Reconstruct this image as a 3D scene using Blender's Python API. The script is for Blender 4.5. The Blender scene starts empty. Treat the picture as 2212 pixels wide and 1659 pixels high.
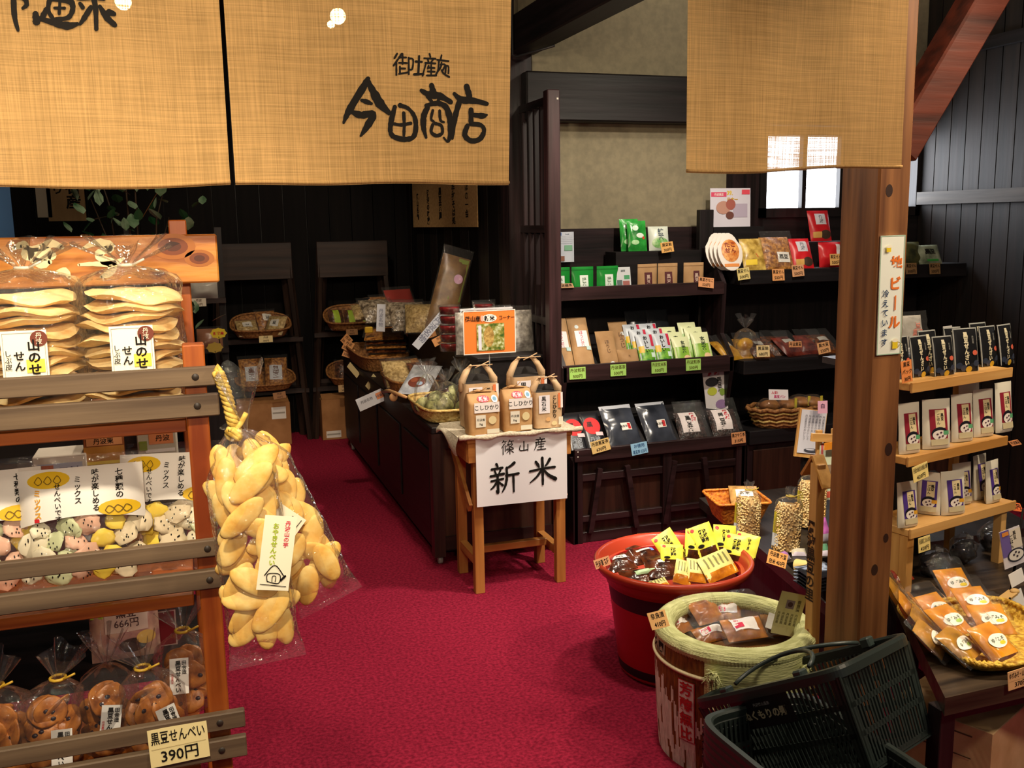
import bpy, math, random
from mathutils import Vector, Matrix, noise
S = bpy.context.scene
COL = S.collection
rnd = random.Random(7)
PI = math.pi
R = math.radians

# ------------------------------------------------------------------ camera
F, CX, CY, CAMZ = 2085.0, 1106.0, 829.5, 1.5
YAW, PITCH, ROLL = R(18.38752), R(9.494538), R(-0.934485)
fw = Vector((math.sin(YAW)*math.cos(PITCH), math.cos(YAW)*math.cos(PITCH), -math.sin(PITCH)))
rt = Vector((math.cos(YAW), -math.sin(YAW), 0)); up = rt.cross(fw)
rt, up = math.cos(ROLL)*rt + math.sin(ROLL)*up, -math.sin(ROLL)*rt + math.cos(ROLL)*up
CAM0 = Vector((0, 0, CAMZ))
cd = bpy.data.cameras.new('camera'); cam = bpy.data.objects.new('camera', cd); COL.objects.link(cam)
cd.sensor_fit = 'HORIZONTAL'; cd.sensor_width = 36; cd.lens = F/2212*36; cd.clip_start = .05
mw = Matrix.Identity(4)
for i in range(3):
    mw[i][0], mw[i][1], mw[i][2], mw[i][3] = rt[i], up[i], -fw[i], CAM0[i]
cam.matrix_world = mw
S.camera = cam
# the shop was measured from the photograph with this camera model
def ray(x, y): return fw + rt*((x-CX)/F) - up*((y-CY)/F)
def atz(x, y, z): d = ray(x, y); return CAM0 + d*((z-CAMZ)/d.z)
def aty(x, y, Y): d = ray(x, y); return CAM0 + d*(Y/d.y)
def atx(x, y, X): d = ray(x, y); return CAM0 + d*(X/d.x)
def sx(px, Y, z):                       # the X at depth Y and height z seen in column px
    k = (px-CX)/F; v = rt - fw*k
    return -(v.y*Y + v.z*(z-CAMZ))/v.x

# ------------------------------------------------------------------ world, light, exposure
S.view_settings.view_transform = 'Standard'; S.view_settings.look = 'None'
S.view_settings.exposure = 0.9; S.view_settings.gamma = 1.0; S.view_settings.use_curve_mapping = False
S.cycles.transparent_max_bounces = 24; S.cycles.max_bounces = 8
S.cycles.sample_clamp_indirect = 4
W = bpy.data.worlds.new('world'); S.world = W; W.use_nodes = True
W.node_tree.nodes['Background'].inputs[0].default_value = (.80, .86, 1, 1)
W.node_tree.nodes['Background'].inputs[1].default_value = .07
WARM = (1, .81, .58)
def lamp(name, loc, power, size=.06, col=WARM, target=None, spot=None, blend=.6):
    l = bpy.data.lights.new(name, 'SPOT' if spot else 'POINT'); l.energy = power; l.color = col; l.shadow_soft_size = size
    o = bpy.data.objects.new(name, l); COL.objects.link(o); o.location = loc
    if spot: l.spot_size = R(spot); l.spot_blend = blend
    if target is not None: o.rotation_euler = (Vector(target)-Vector(loc)).to_track_quat('-Z', 'Y').to_euler()
    return o
def area(name, loc, power, sx_, sy_, target, col=WARM):
    l = bpy.data.lights.new(name, 'AREA'); l.energy = power; l.color = col; l.shape = 'RECTANGLE'; l.size = sx_; l.size_y = sy_
    o = bpy.data.objects.new(name, l); COL.objects.link(o); o.location = loc
    o.rotation_euler = (Vector(target)-Vector(loc)).to_track_quat('-Z', 'Y').to_euler(); return o
# hall lights and an added fill over the aisle where the photographer stands, in front of the shop
lamp('hall_spot', (-.1, -1.5, 2.3), 165, .12, target=(-.02, 1.78, 2.0), spot=48, blend=.9)
lamp('hall_lamp_and_fill', (.9, -.8, 2.75), 14, .15)  # added weak fill so the dark basket name plate reads
lamp('hall_lamp_and_fill', (2.1, .1, 2.75), 70, .12)
# spotlights in the shop, plus one added fill
lamp('rack_spot', (-.15, .45, 2.5), 78, .06, (1, .84, .62), target=(-.22, 1.8, .95), spot=50)
lamp('rack_spot', (-.2, 1.25, 2.72), 26, .05, target=(-.25, 1.85, 1.2), spot=60)
lamp('counter_spot', (2.1, 2.85, 2.72), 75, .05, (1, .88, .72), target=(2.1, 4.2, .7), spot=80)
lamp('stand_spot', (2.1, 2.75, 2.72), 62, .05, (1, .88, .72), target=(1.2, 3.7, .5), spot=50)
lamp('platform_spot', (1.22, 2.12, 2.15), 95, .05, (1, .88, .70), target=(1.86, 2.9, .42), spot=36)  # added low fill that brightens the fronts of the soybean bags
lamp('hall_spot', (2.35, 1.15, 2.45), 26, .05, target=(1.55, 1.78, 1.66), spot=44)
lamp('carpet_spot', (1.1, 2.35, 2.75), 60, .08, (1, .86, .7), target=(.75, 2.9, 0), spot=80, blend=1)
lamp('aisle_spot', (2.15, 1.9, 2.72), 140, .05, target=(1.45, 2.5, 0), spot=75)
lamp('table_spot', (2.75, 1.7, 2.72), 75, .05, target=(2.35, 2.35, .5), spot=60)
lamp('inner_spot', (.55, 4.7, 2.75), 45, .07, target=(.6, 6.8, .8), spot=62)
lamp('cabinet_spot', (.95, 3.5, 2.75), 45, .05, target=(1.15, 4.7, .8), spot=52)
lamp('inner_lamp', (2.4, 3.6, 2.7), 14, .07, (1, .88, .7))

# ------------------------------------------------------------------ materials
def hexc(h):
    c = [int(h[i:i+2], 16)/255 for i in (0, 2, 4)]
    return tuple(v/12.92 if v <= .04045 else ((v+.055)/1.055)**2.4 for v in c) + (1,)
MATS = {}
def newmat(n):
    m = bpy.data.materials.new(n); m.use_nodes = True; nt = m.node_tree
    return m, nt, nt.nodes['Principled BSDF']
def L(nt, a, ao, b, bi): nt.links.new(a.outputs[ao], b.inputs[bi])
def N(nt, t, **kw):
    n = nt.nodes.new(t)
    for k, v in kw.items(): setattr(n, k, v)
    return n
def plain(h, rough=.6, spec=.4, key=None):
    k = ('p', h, rough, spec)
    if k in MATS: return MATS[k]
    m, nt, b = newmat('paint_'+h)
    b.inputs['Base Color'].default_value = hexc(h); b.inputs['Roughness'].default_value = rough
    b.inputs['Specular IOR Level'].default_value = spec
    MATS[k] = m; return m
def varied(name, c1, c2, scale=8, rough=.6, bump=0, detail=4, stretch=(1, 1, 1), c3=None, spec=.4, bscale=None, fac=(.35, .65)):
    if name in MATS: return MATS[name]
    m, nt, b = newmat(name)
    tc = N(nt, 'ShaderNodeTexCoord'); mp = N(nt, 'ShaderNodeMapping'); mp.inputs['Scale'].default_value = stretch
    no = N(nt, 'ShaderNodeTexNoise'); no.inputs['Scale'].default_value = scale; no.inputs['Detail'].default_value = detail
    cr = N(nt, 'ShaderNodeValToRGB'); cr.color_ramp.elements[0].color = hexc(c1); cr.color_ramp.elements[1].color = hexc(c2)
    cr.color_ramp.elements[0].position = fac[0]; cr.color_ramp.elements[1].position = fac[1]
    if c3: e = cr.color_ramp.elements.new((fac[0]+fac[1])/2); e.color = hexc(c3)
    L(nt, tc, 'Object', mp, 0); L(nt, mp, 0, no, 'Vector'); L(nt, no, 'Fac', cr, 0); L(nt, cr, 0, b, 'Base Color')
    b.inputs['Roughness'].default_value = rough; b.inputs['Specular IOR Level'].default_value = spec
    if bump:
        bp = N(nt, 'ShaderNodeBump'); bp.inputs['Strength'].default_value = bump; bp.inputs['Distance'].default_value = .01
        if bscale:
            n2 = N(nt, 'ShaderNodeTexNoise'); n2.inputs['Scale'].default_value = bscale; n2.inputs['Detail'].default_value = 3
            L(nt, mp, 0, n2, 'Vector'); L(nt, n2, 'Fac', bp, 'Height')
        else: L(nt, no, 'Fac', bp, 'Height')
        L(nt, bp, 0, b, 'Normal')
    MATS[name] = m; return m
def wood(name, c1, c2, axis='x', rough=.5, scale=30, spec=.4):
    s = {'x': (.06, 1, 1), 'y': (1, .06, 1), 'z': (1, 1, .06)}[axis]
    return varied(name+'_'+axis, c1, c2, scale, rough, .15, 6, s, spec=spec)
def film(name='clear_film', milk=.018, gl=.12, tint='ffffff', rough=.06, wr=45):
    if name in MATS: return MATS[name]
    m, nt, b = newmat(name); nt.nodes.remove(b); out = nt.nodes['Material Output']
    tr = N(nt, 'ShaderNodeBsdfTransparent'); tr.inputs[0].default_value = hexc(tint)
    g = N(nt, 'ShaderNodeBsdfGlossy'); g.inputs['Roughness'].default_value = rough
    d = N(nt, 'ShaderNodeBsdfDiffuse'); d.inputs[0].default_value = (.9, .9, .9, 1)
    tc = N(nt, 'ShaderNodeTexCoord'); no = N(nt, 'ShaderNodeTexNoise'); no.inputs['Scale'].default_value = wr; no.inputs['Detail'].default_value = 3
    bp = N(nt, 'ShaderNodeBump'); bp.inputs['Strength'].default_value = 1; bp.inputs['Distance'].default_value = .012
    L(nt, tc, 'Object', no, 'Vector'); L(nt, no, 'Fac', bp, 'Height'); L(nt, bp, 0, g, 'Normal')
    lw = N(nt, 'ShaderNodeLayerWeight'); lw.inputs[0].default_value = .22
    ma = N(nt, 'ShaderNodeMath', operation='MULTIPLY_ADD'); L(nt, lw, 'Fresnel', ma, 0); ma.inputs[1].default_value = .5; ma.inputs[2].default_value = gl*.35
    mi = N(nt, 'ShaderNodeMixShader'); L(nt, ma, 0, mi, 0); L(nt, tr, 0, mi, 1); L(nt, g, 0, mi, 2)
    m2 = N(nt, 'ShaderNodeMixShader'); m2.inputs[0].default_value = milk; L(nt, mi, 0, m2, 1); L(nt, d, 0, m2, 2)
    L(nt, m2, 0, out, 0); MATS[name] = m; return m
def emit(name, col, st):
    m, nt, b = newmat(name); b.inputs['Base Color'].default_value = (0, 0, 0, 1)
    b.inputs['Emission Color'].default_value = hexc(col); b.inputs['Emission Strength'].default_value = st; return m
def burlap():
    m, nt, b = newmat('burlap'); out = nt.nodes['Material Output']
    tc = N(nt, 'ShaderNodeTexCoord')
    def stripes(sc, seed):
        mp = N(nt, 'ShaderNodeMapping'); mp.inputs['Scale'].default_value = sc; mp.inputs['Location'].default_value = (seed, 0, seed)
        no = N(nt, 'ShaderNodeTexNoise'); no.inputs['Scale'].default_value = 1; no.inputs['Detail'].default_value = 2
        L(nt, tc, 'Object', mp, 0); L(nt, mp, 0, no, 'Vector'); return no
    h = stripes((9, 1, 520), 3); v = stripes((520, 1, 9), 9)
    ad = N(nt, 'ShaderNodeMath', operation='ADD'); L(nt, h, 'Fac', ad, 0); L(nt, v, 'Fac', ad, 1)
    cr = N(nt, 'ShaderNodeValToRGB'); e = cr.color_ramp.elements
    e[0].position = .27; e[0].color = hexc('a08152'); e[1].position = .74; e[1].color = hexc('caa26a')
    hf = N(nt, 'ShaderNodeMath', operation='MULTIPLY'); hf.inputs[1].default_value = .5; L(nt, ad, 0, hf, 0)
    L(nt, hf, 0, cr, 0)
    L(nt, cr, 0, b, 'Base Color'); b.inputs['Roughness'].default_value = .9; b.inputs['Specular IOR Level'].default_value = .1
    tl = N(nt, 'ShaderNodeBsdfTranslucent'); L(nt, cr, 0, tl, 0)
    m1 = N(nt, 'ShaderNodeMixShader'); m1.inputs[0].default_value = .3; L(nt, b, 0, m1, 1); L(nt, tl, 0, m1, 2)
    tr = N(nt, 'ShaderNodeBsdfTransparent')
    pw = N(nt, 'ShaderNodeMapRange'); pw.inputs['From Min'].default_value = .35; pw.inputs['From Max'].default_value = .62
    pw.inputs['To Min'].default_value = .17; pw.inputs['To Max'].default_value = .005
    L(nt, hf, 0, pw, 0)
    m2 = N(nt, 'ShaderNodeMixShader'); L(nt, pw, 0, m2, 0); L(nt, m1, 0, m2, 1); L(nt, tr, 0, m2, 2)
    L(nt, m2, 0, out, 0); return m
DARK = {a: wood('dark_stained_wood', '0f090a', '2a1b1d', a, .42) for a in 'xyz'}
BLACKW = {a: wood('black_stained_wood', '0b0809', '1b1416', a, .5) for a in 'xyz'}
ORANGE = {a: wood('orange_pine', '7a3310', 'c06a28', a, .4, 22) for a in 'xyz'}
GREYW = {a: wood('weathered_slat', '4a3a2c', '75614a', a, .65) for a in 'xyz'}
PINE = {a: wood('pale_pine', 'b5803f', 'dcae6c', a, .45, 18) for a in 'xyz'}
STANDW = {a: wood('tan_pine', '8a5222', 'bd8243', a, .45, 18) for a in 'xyz'}
PILLW = {a: wood('brown_pillar_wood', '593218', '95643a', a, .5, 26) for a in 'xyz'}
CARPET = varied('red_carpet', '72132a', '9c223e', 90, .95, .5, 3, bscale=220, spec=.1)
PLASTER = varied('beige_plaster', '7c7460', '887f68', 30, .9, .1, spec=.1)
BURLAP = burlap()
FILM = film()
FILMM = film('milky_film', .16, .3)
INK = plain('15120f', .8, .2); WHITE = plain('e9e6df', .5); PAPER = plain('d9d5cf', .6); CREAM = plain('f0dfa8', .6)
RED = plain('c8282c', .5); TAN = plain('e2b070', .6)

# ------------------------------------------------------------------ mesh building
class MB:
    def __init__(s): s.v = []; s.f = []; s.m = []; s.mats = []; s.M = Matrix.Identity(4); s.sm = []
    def mi(s, m):
        if m not in s.mats: s.mats.append(m)
        return s.mats.index(m)
    def add(s, vs, fs, m, smooth=False):
        b = len(s.v); s.v += [s.M @ Vector(p) for p in vs]; k = s.mi(m)
        for f in fs: s.f.append([b+i for i in f]); s.m.append(k); s.sm.append(smooth)
        return s
    def box(s, x0, x1, y0, y1, z0, z1, m, bev=0):
        if bev:
            b = bev; vs = []
            for z, i in ((z0, b), (z0+b, 0), (z1-b, 0), (z1, b)):
                vs += [(x0+b+i*0, y0+i, z), (x1-b, y0+i, z), (x1-i, y0+b, z), (x1-i, y1-b, z), (x1-b, y1-i, z), (x0+b, y1-i, z), (x0+i, y1-b, z), (x0+i, y0+b, z)]
            fs = [tuple(range(7, -1, -1)), tuple(range(24, 32))]
            for r in range(3):
                for i in range(8): j = (i+1) % 8; fs.append((r*8+i, r*8+j, r*8+8+j, r*8+8+i))
            return s.add(vs, fs, m)
        return s.add([(x0, y0, z0), (x1, y0, z0), (x1, y1, z0), (x0, y1, z0), (x0, y0, z1), (x1, y0, z1), (x1, y1, z1), (x0, y1, z1)],
                     [(3, 2, 1, 0), (4, 5, 6, 7), (0, 1, 5, 4), (1, 2, 6, 5), (2, 3, 7, 6), (3, 0, 4, 7)], m)
    def cbox(s, c, sz, m, rot=None, bev=0):
        o = s.M; s.M = o @ Matrix.Translation(c) @ (rot.to_4x4() if rot is not None else Matrix.Identity(4))
        a, b, d = sz[0]/2, sz[1]/2, sz[2]/2; s.box(-a, a, -b, b, -d, d, m, bev); s.M = o; return s
    def bar(s, p, q, w, h, m, bev=0):   # a rectangular bar from p to q
        p, q = Vector(p), Vector(q); d = q-p; n = d.length
        o = s.M; s.M = o @ Matrix.Translation((p+q)/2) @ d.to_track_quat('X', 'Z').to_matrix().to_4x4()
        s.box(-n/2, n/2, -w/2, w/2, -h/2, h/2, m, bev); s.M = o; return s
    def prism(s, pts, z0, z1, m):       # polygon in xy extruded in z
        n = len(pts); vs = [(x, y, z0) for x, y in pts]+[(x, y, z1) for x, y in pts]
        return s.add(vs, [tuple(range(n-1, -1, -1)), tuple(range(n, 2*n))]+[(i, (i+1) % n, n+(i+1) % n, n+i) for i in range(n)], m)
    def tube(s, pts, r, m, n=8, closed=False, flat=1):
        P = [Vector(p) for p in pts]; rs = r if isinstance(r, (list, tuple)) else [r]*len(P); vs = []; fs = []
        k = len(P); prev = None
        for i, p in enumerate(P):
            t = (P[(i+1) % k]-P[i-1]) if closed else (P[min(i+1, k-1)]-P[max(i-1, 0)])
            t.normalize()
            a = t.cross(Vector((0, 0, 1)) if abs(t.z) < .95 else Vector((1, 0, 0))).normalized() if prev is None else (prev-t*prev.dot(t)).normalized()
            prev = a; b = t.cross(a)
            for j in range(n): c = 2*PI*j/n; vs.append(p+a*(rs[i]*math.cos(c))+b*(rs[i]*flat*math.sin(c)))
        for i in range(k if closed else k-1):
            for j in range(n): i2 = (i+1) % k; fs.append((i*n+j, i*n+(j+1) % n, i2*n+(j+1) % n, i2*n+j))
        if not closed: fs += [tuple(range(n-1, -1, -1)), tuple(range((k-1)*n, k*n))]
        return s.add(vs, fs, m, True)
    def lathe(s, prof, m, n=48, mats=None, sq=0):   # profile of (r, z)
        vs = []; k = len(prof)
        for r, z in prof:
            for j in range(n): a = 2*PI*j/n; vs.append((r*math.cos(a), r*math.sin(a), z))
        for i in range(k-1):
            s.add([], [], m)
        b = len(s.v); s.v += [s.M @ Vector(p) for p in vs]
        for i in range(k-1):
            mm = s.mi(mats[i] if mats else m)
            for j in range(n): s.f.append([b+i*n+j, b+i*n+(j+1) % n, b+(i+1)*n+(j+1) % n, b+(i+1)*n+j]); s.m.append(mm); s.sm.append(True)
        return s
    def grid(s, fn, nu, nv, m, smooth=True, wrap=False):
        vs = [fn(i/nu, j/nv) for j in range(nv+1) for i in range(nu+1)]; w = nu+1
        return s.add(vs, [(j*w+i, j*w+i+1, (j+1)*w+i+1, (j+1)*w+i) for j in range(nv) for i in range(nu)], m, smooth)
    def ell(s, c, rad, m, rot=None, n=12, k=8, wob=0, seed=0, mats=None):
        c = Vector(c); vs = []; rot = rot or Matrix.Identity(3)
        for i in range(k+1):
            t = PI*i/k
            for j in range(n):
                a = 2*PI*j/n; d = Vector((math.sin(t)*math.cos(a), math.sin(t)*math.sin(a), math.cos(t)))
                w = 1+wob*noise.noise(d*1.7+Vector((seed*3.1, seed, 0)))
                vs.append(c+rot @ Vector((d.x*rad[0]*w, d.y*rad[1]*w, d.z*rad[2]*w)))
        return s.add(vs, [(i*n+j, (i+1)*n+j, (i+1)*n+(j+1) % n, i*n+(j+1) % n) for i in range(k) for j in range(n)], m, True)
    def build(s, name, parent=None):
        me = bpy.data.meshes.new(name); me.from_pydata(s.v, [], s.f)
        for m in s.mats: me.materials.append(m)
        me.polygons.foreach_set('material_index', s.m); me.polygons.foreach_set('use_smooth', s.sm); me.update()
        o = bpy.data.objects.new(name, me); COL.objects.link(o)
        if parent is not None: o.parent = parent
        return o
def tag(o, label, cat, group=None, kind=None):
    o['label'] = label; o['category'] = cat
    if group: o['group'] = group
    if kind: o['kind'] = kind
    return o
def empty(name, loc=(0, 0, 0), yaw=0):
    o = bpy.data.objects.new(name, None); COL.objects.link(o); o.location = loc; o.rotation_euler = (0, 0, yaw); o.empty_display_size = .05
    return o
def struct(o, label, cat): return tag(o, label, cat, kind='structure')
def place(o, loc, yaw=0, tilt=0, roll=0):      # tilt > 0 leans the top back, roll > 0 leans it to the right
    o.matrix_world = Matrix.Translation(loc) @ Matrix.Rotation(yaw, 4, 'Z') @ Matrix.Rotation(-tilt, 4, 'X') @ Matrix.Rotation(roll, 4, 'Y')
    return o
def dup(o, label=None, group=None):
    c = o.copy(); COL.objects.link(c)
    if label: c['label'] = label
    if group: c['group'] = group
    for ch in o.children:
        d = ch.copy(); COL.objects.link(d); d.parent = c
        for g in ch.children: e = g.copy(); COL.objects.link(e); e.parent = d
    return c
# ---- writing
_tc = {}
def glyphs(t, bold=0, space=1.0):
    k = (t, bold, space)
    if k not in _tc:
        c = bpy.data.curves.new('writing', 'FONT'); c.body = t; c.size = 1; c.align_x = 'CENTER'; c.align_y = 'CENTER'; c.resolution_u = 2
        c.offset = bold; c.space_line = space; c.space_character = 1
        o = bpy.data.objects.new('writing', c); COL.objects.link(o)
        me = bpy.data.meshes.new_from_object(o.evaluated_get(bpy.context.evaluated_depsgraph_get()))
        vs = [(v.co.x, v.co.y) for v in me.vertices]; fs = [tuple(p.vertices) for p in me.polygons]
        if vs:
            x0 = (min(p[0] for p in vs)+max(p[0] for p in vs))/2; y0 = (min(p[1] for p in vs)+max(p[1] for p in vs))/2
            vs = [(x-x0, y-y0) for x, y in vs]
        bpy.data.objects.remove(o); bpy.data.curves.remove(c); bpy.data.meshes.remove(me); _tc[k] = (vs, fs)
    return _tc[k]
def vert(t): return '\n'.join('丨' if ch == 'ー' else ch for ch in t)
def decal(mb, surf, items, w, h, eps=.0006):
    """items lie on surf(x, z, e): print in the fractions of w (-.5 .. .5) and h (0 .. 1)"""
    e = eps
    for it in items:
        k, m = it[0], it[1]; e += .00025
        if k == 'rect':
            x0, z0, x1, z1 = it[2]*w, it[3]*h, it[4]*w, it[5]*h
            mb.grid(lambda u, v: surf(x0+(x1-x0)*u, z0+(z1-z0)*v, e), 6, 6, m, True)
        elif k == 'ell':
            cx, cz, rx, rz = it[2]*w, it[3]*h, it[4]*w, it[5]*h; n = 20; vs = [surf(cx, cz, e)]; fs = []
            for q in (.55, 1):
                for j in range(n): a = 2*PI*j/n; vs.append(surf(cx+rx*q*math.cos(a), cz+rz*q*math.sin(a), e))
            for j in range(n): j2 = (j+1) % n; fs += [(0, 1+j, 1+j2), (1+j, 1+n+j, 1+n+j2, 1+j2)]
            mb.add(vs, fs, m, True)
        elif k == 'text':     # text, cx, cz, size (fraction of h), bold, stretch x, angle
            t, cx, cz, sz = it[2], it[3]*w, it[4]*h, it[5]*h
            bo = it[6] if len(it) > 6 else .012; st = it[7] if len(it) > 7 else 1; an = R(it[8]) if len(it) > 8 else 0
            vs, fs = glyphs(t, bo); ca, sa = math.cos(an), math.sin(an)
            mb.add([surf(cx+(x*st*ca-y*sa)*sz, cz+(x*st*sa+y*ca)*sz, e) for x, y in vs], fs, m)
        elif k == 'poly':
            vs = [surf(x*w, z*h, e) for x, z in it[2]]; mb.add(vs, [tuple(range(len(vs)))], m)
        elif k == 'brush':    # strokes: lists of (x, z, width)
            for st in it[2]:
                mb_stroke(mb, surf, [(x*w, z*h, q*h) for x, z, q in st], m, e); e += .00004
def mb_stroke(mb, surf, pts, m, e):
    P = []
    for i in range(len(pts)-1):           # subdivide with a smooth spline
        a = pts[max(i-1, 0)]; b = pts[i]; c = pts[i+1]; d = pts[min(i+2, len(pts)-1)]
        for k in range(5):
            t = k/5; P.append(tuple(.5*((2*b[j])+(-a[j]+c[j])*t+(2*a[j]-5*b[j]+4*c[j]-d[j])*t*t+(-a[j]+3*b[j]-3*c[j]+d[j])*t**3) for j in range(3)))
    P.append(pts[-1]); vs = []; n = len(P)
    for i, (x, z, q) in enumerate(P):
        dx = P[min(i+1, n-1)][0]-P[max(i-1, 0)][0]; dz = P[min(i+1, n-1)][1]-P[max(i-1, 0)][1]; l = math.hypot(dx, dz) or 1
        q = q/2*(1+.10*math.sin(i*2.3+x*90)); vs += [surf(x-dz/l*q, z+dx/l*q, e), surf(x+dz/l*q, z-dx/l*q, e)]
    fs = [(2*i, 2*i+1, 2*i+3, 2*i+2) for i in range(n-1)]
    mb.add(vs, fs, m)
    for (x, z, q), k in ((P[0], 0), (P[-1], 1)):   # rounded ends
        mb.add([surf(x+q*.5*math.cos(2*PI*j/10), z+q*.5*math.sin(2*PI*j/10), e) for j in range(10)], [tuple(range(10))], m)
# ---- flat cards and pouches, local frame: x across, z up from the base, front towards -y
def card(name, w, h, m, items=(), t=.0012, edge=None, parent=None, curl=0):
    mb = MB(); c = lambda x, z: -curl*(z/h)**2*h
    mb.grid(lambda u, v: ((u-.5)*w, -t/2+c(0, v*h), v*h), 1, 6 if curl else 1, m, False)
    mb.grid(lambda u, v: ((.5-u)*w, t/2+c(0, v*h), v*h), 1, 6 if curl else 1, edge or m, False)
    if not curl:
        a, b = w/2, t/2
        mb.add([(-a, -b, 0), (a, -b, 0), (a, b, 0), (-a, b, 0), (-a, -b, h), (a, -b, h), (a, b, h), (-a, b, h)],
               [(3, 2, 1, 0), (4, 5, 6, 7), (1, 2, 6, 5), (3, 0, 4, 7)], edge or m)
    decal(mb, lambda x, z, e: (x, -t/2-e+c(x, z), z), items, w, h)
    return mb.build(name, parent)
def pouch_T(w, h, t, kind):
    def T(x, z):
        a = max(0, 1-(2*abs(x)/w)**2.4); b = z/h
        if kind == 'stand': g = (1-b)**.75*min(1, .55+b*6) if b < .97 else 0
        elif kind == 'brick': g = min(1, 1.0 if b < .72 else max(0, (1-b)/.28)**.6); a = max(0, 1-(2*abs(x)/w)**8)
        else: g = max(0, 1-abs(2*b-1)**3)
        return t*(a**.55)*g+.0012
    return T
def pouch(name, w, h, t, m, items=(), kind='flat', back=None, stickers=(), wob=.06, seed=0, top=None, parent=None, nu=12, nv=14):
    T = pouch_T(w, h, t, kind)
    def wv(x, z): return 1+wob*2*noise.noise(Vector((x/w*3.1+seed, z/h*3.7, seed*.37)))
    surf = lambda x, z, e: (x, -(T(x, z)*.5*wv(x, z))-e, z)
    mb = MB()
    def edge(u): return w*(u-.5)
    mb.grid(lambda u, v: surf(edge(u), v*h, 0), nu, nv, m)
    mb.grid(lambda u, v: (edge(1-u), T(edge(1-u), v*h)*.5, v*h), nu, nv, back or m)
    if top: decal(mb, surf, [('rect', top[0], -.5, 1-top[1], .5, 1)], w, h)
    decal(mb, surf, items, w, h)
    o = mb.build(name, parent)
    for nm, its in stickers:
        b = MB(); decal(b, surf, its, w, h, .0022); b.build(nm, o)
    return o
# ------------------------------------------------------------------ the setting
XP, YB, XR, YF, XL = 1.6, 4.62, 4.02, 7.15, -3.0     # partition, back wall, right wall, far wall of the inner room, left wall
CEIL = 2.85
m = MB(); m.grid(lambda u, v: (XL-.1+(XR+.2-XL)*u, -2.2+(YF+2.4)*v, 0), 1, 1, CARPET, False); struct(m.build('floor'), 'crimson carpet covering the shop floor', 'carpet')
m = MB(); m.box(XL-.1, XR+.1, -2.2, YF+.1, CEIL, CEIL+.05, varied('dark_ceiling', '1d1512', '2a201a', 6, .8)); struct(m.build('ceiling'), 'dark board ceiling above the shop', 'ceiling')
def boards(mb, axis, a0, a1, pos, z0, z1, mats, w=.15, th=.02, flip=1):
    a = a0; k = 0
    while a < a1-1e-4:
        b = min(a+w-.006, a1); o = (k*37 % 5)*.0012
        if axis == 'x': mb.box(a, b, pos, pos+flip*(th+o), z0, z1, mats[k*7 % len(mats)]) if flip > 0 else mb.box(a, b, pos-th-o, pos, z0, z1, mats[k*7 % len(mats)])
        else: mb.box(pos, pos+th+o, a, b, z0, z1, mats[k*7 % len(mats)]) if flip > 0 else mb.box(pos-th-o, pos, a, b, z0, z1, mats[k*7 % len(mats)])
        a += w; k += 1
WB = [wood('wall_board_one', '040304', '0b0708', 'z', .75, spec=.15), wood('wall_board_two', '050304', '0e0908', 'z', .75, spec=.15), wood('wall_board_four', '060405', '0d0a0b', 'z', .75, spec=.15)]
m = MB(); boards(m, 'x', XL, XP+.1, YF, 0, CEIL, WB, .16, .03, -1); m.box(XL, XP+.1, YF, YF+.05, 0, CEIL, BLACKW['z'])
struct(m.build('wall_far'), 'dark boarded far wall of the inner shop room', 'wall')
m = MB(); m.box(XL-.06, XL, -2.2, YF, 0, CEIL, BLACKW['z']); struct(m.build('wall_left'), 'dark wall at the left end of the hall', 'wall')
# partition between the rooms: boards towards the far wall, lattice screen with an end post near the shop
m = MB(); boards(m, 'y', 4.72, YF-.03, XP-.03, 0, CEIL, [wood('wall_board_three', '0a0606', '1a100c', 'z', .55), WB[0]], .19, .03)
m.box(XP, XP+.05, YB, YF, 0, 2.36, BLACKW['z'])
struct(m.build('wall_middle'), 'dark boarded wall between the inner room and the tea corner', 'wall')
# back wall of the right room: plaster between dark beams, with the window opening
wy = YB
WX0, WX1 = aty(1650, 400, wy).x, aty(1979, 400, wy).x
WZ0, WZ1 = aty(1652, 450, wy).z, aty(1652, 292, wy).z
bx = aty(1568, 430, wy).x; dz = aty(1300, 493, wy).z
bz0, bz1 = aty(1330, 268, wy).z, aty(1330, 166, wy).z
m = MB()
m.box(XP+.05, bx, wy, wy+.12, 0, CEIL, PLASTER); m.box(bx, WX0, wy, wy+.12, 0, CEIL, DARK['z'])
m.box(WX0, XR+.06, wy, wy+.12, 0, WZ0, BLACKW['x']); m.box(WX0, XR+.06, wy, wy+.12, WZ1, CEIL, PLASTER); m.box(WX1, XR+.06, wy, wy+.12, WZ0, WZ1, BLACKW['z'])
m.box(XP+.05, bx, wy-.02, wy, 0, dz, DARK['x'])
struct(m.build('wall_back'), 'beige plaster back wall with dark wainscot and window opening', 'wall')
m = MB(); m.box(XP+.0, XR, wy-.10, wy, bz0, bz1, BLACKW['x'], .008); struct(m.build('trim_1'), 'dark horizontal beam across the beige back wall', 'beam')
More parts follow.
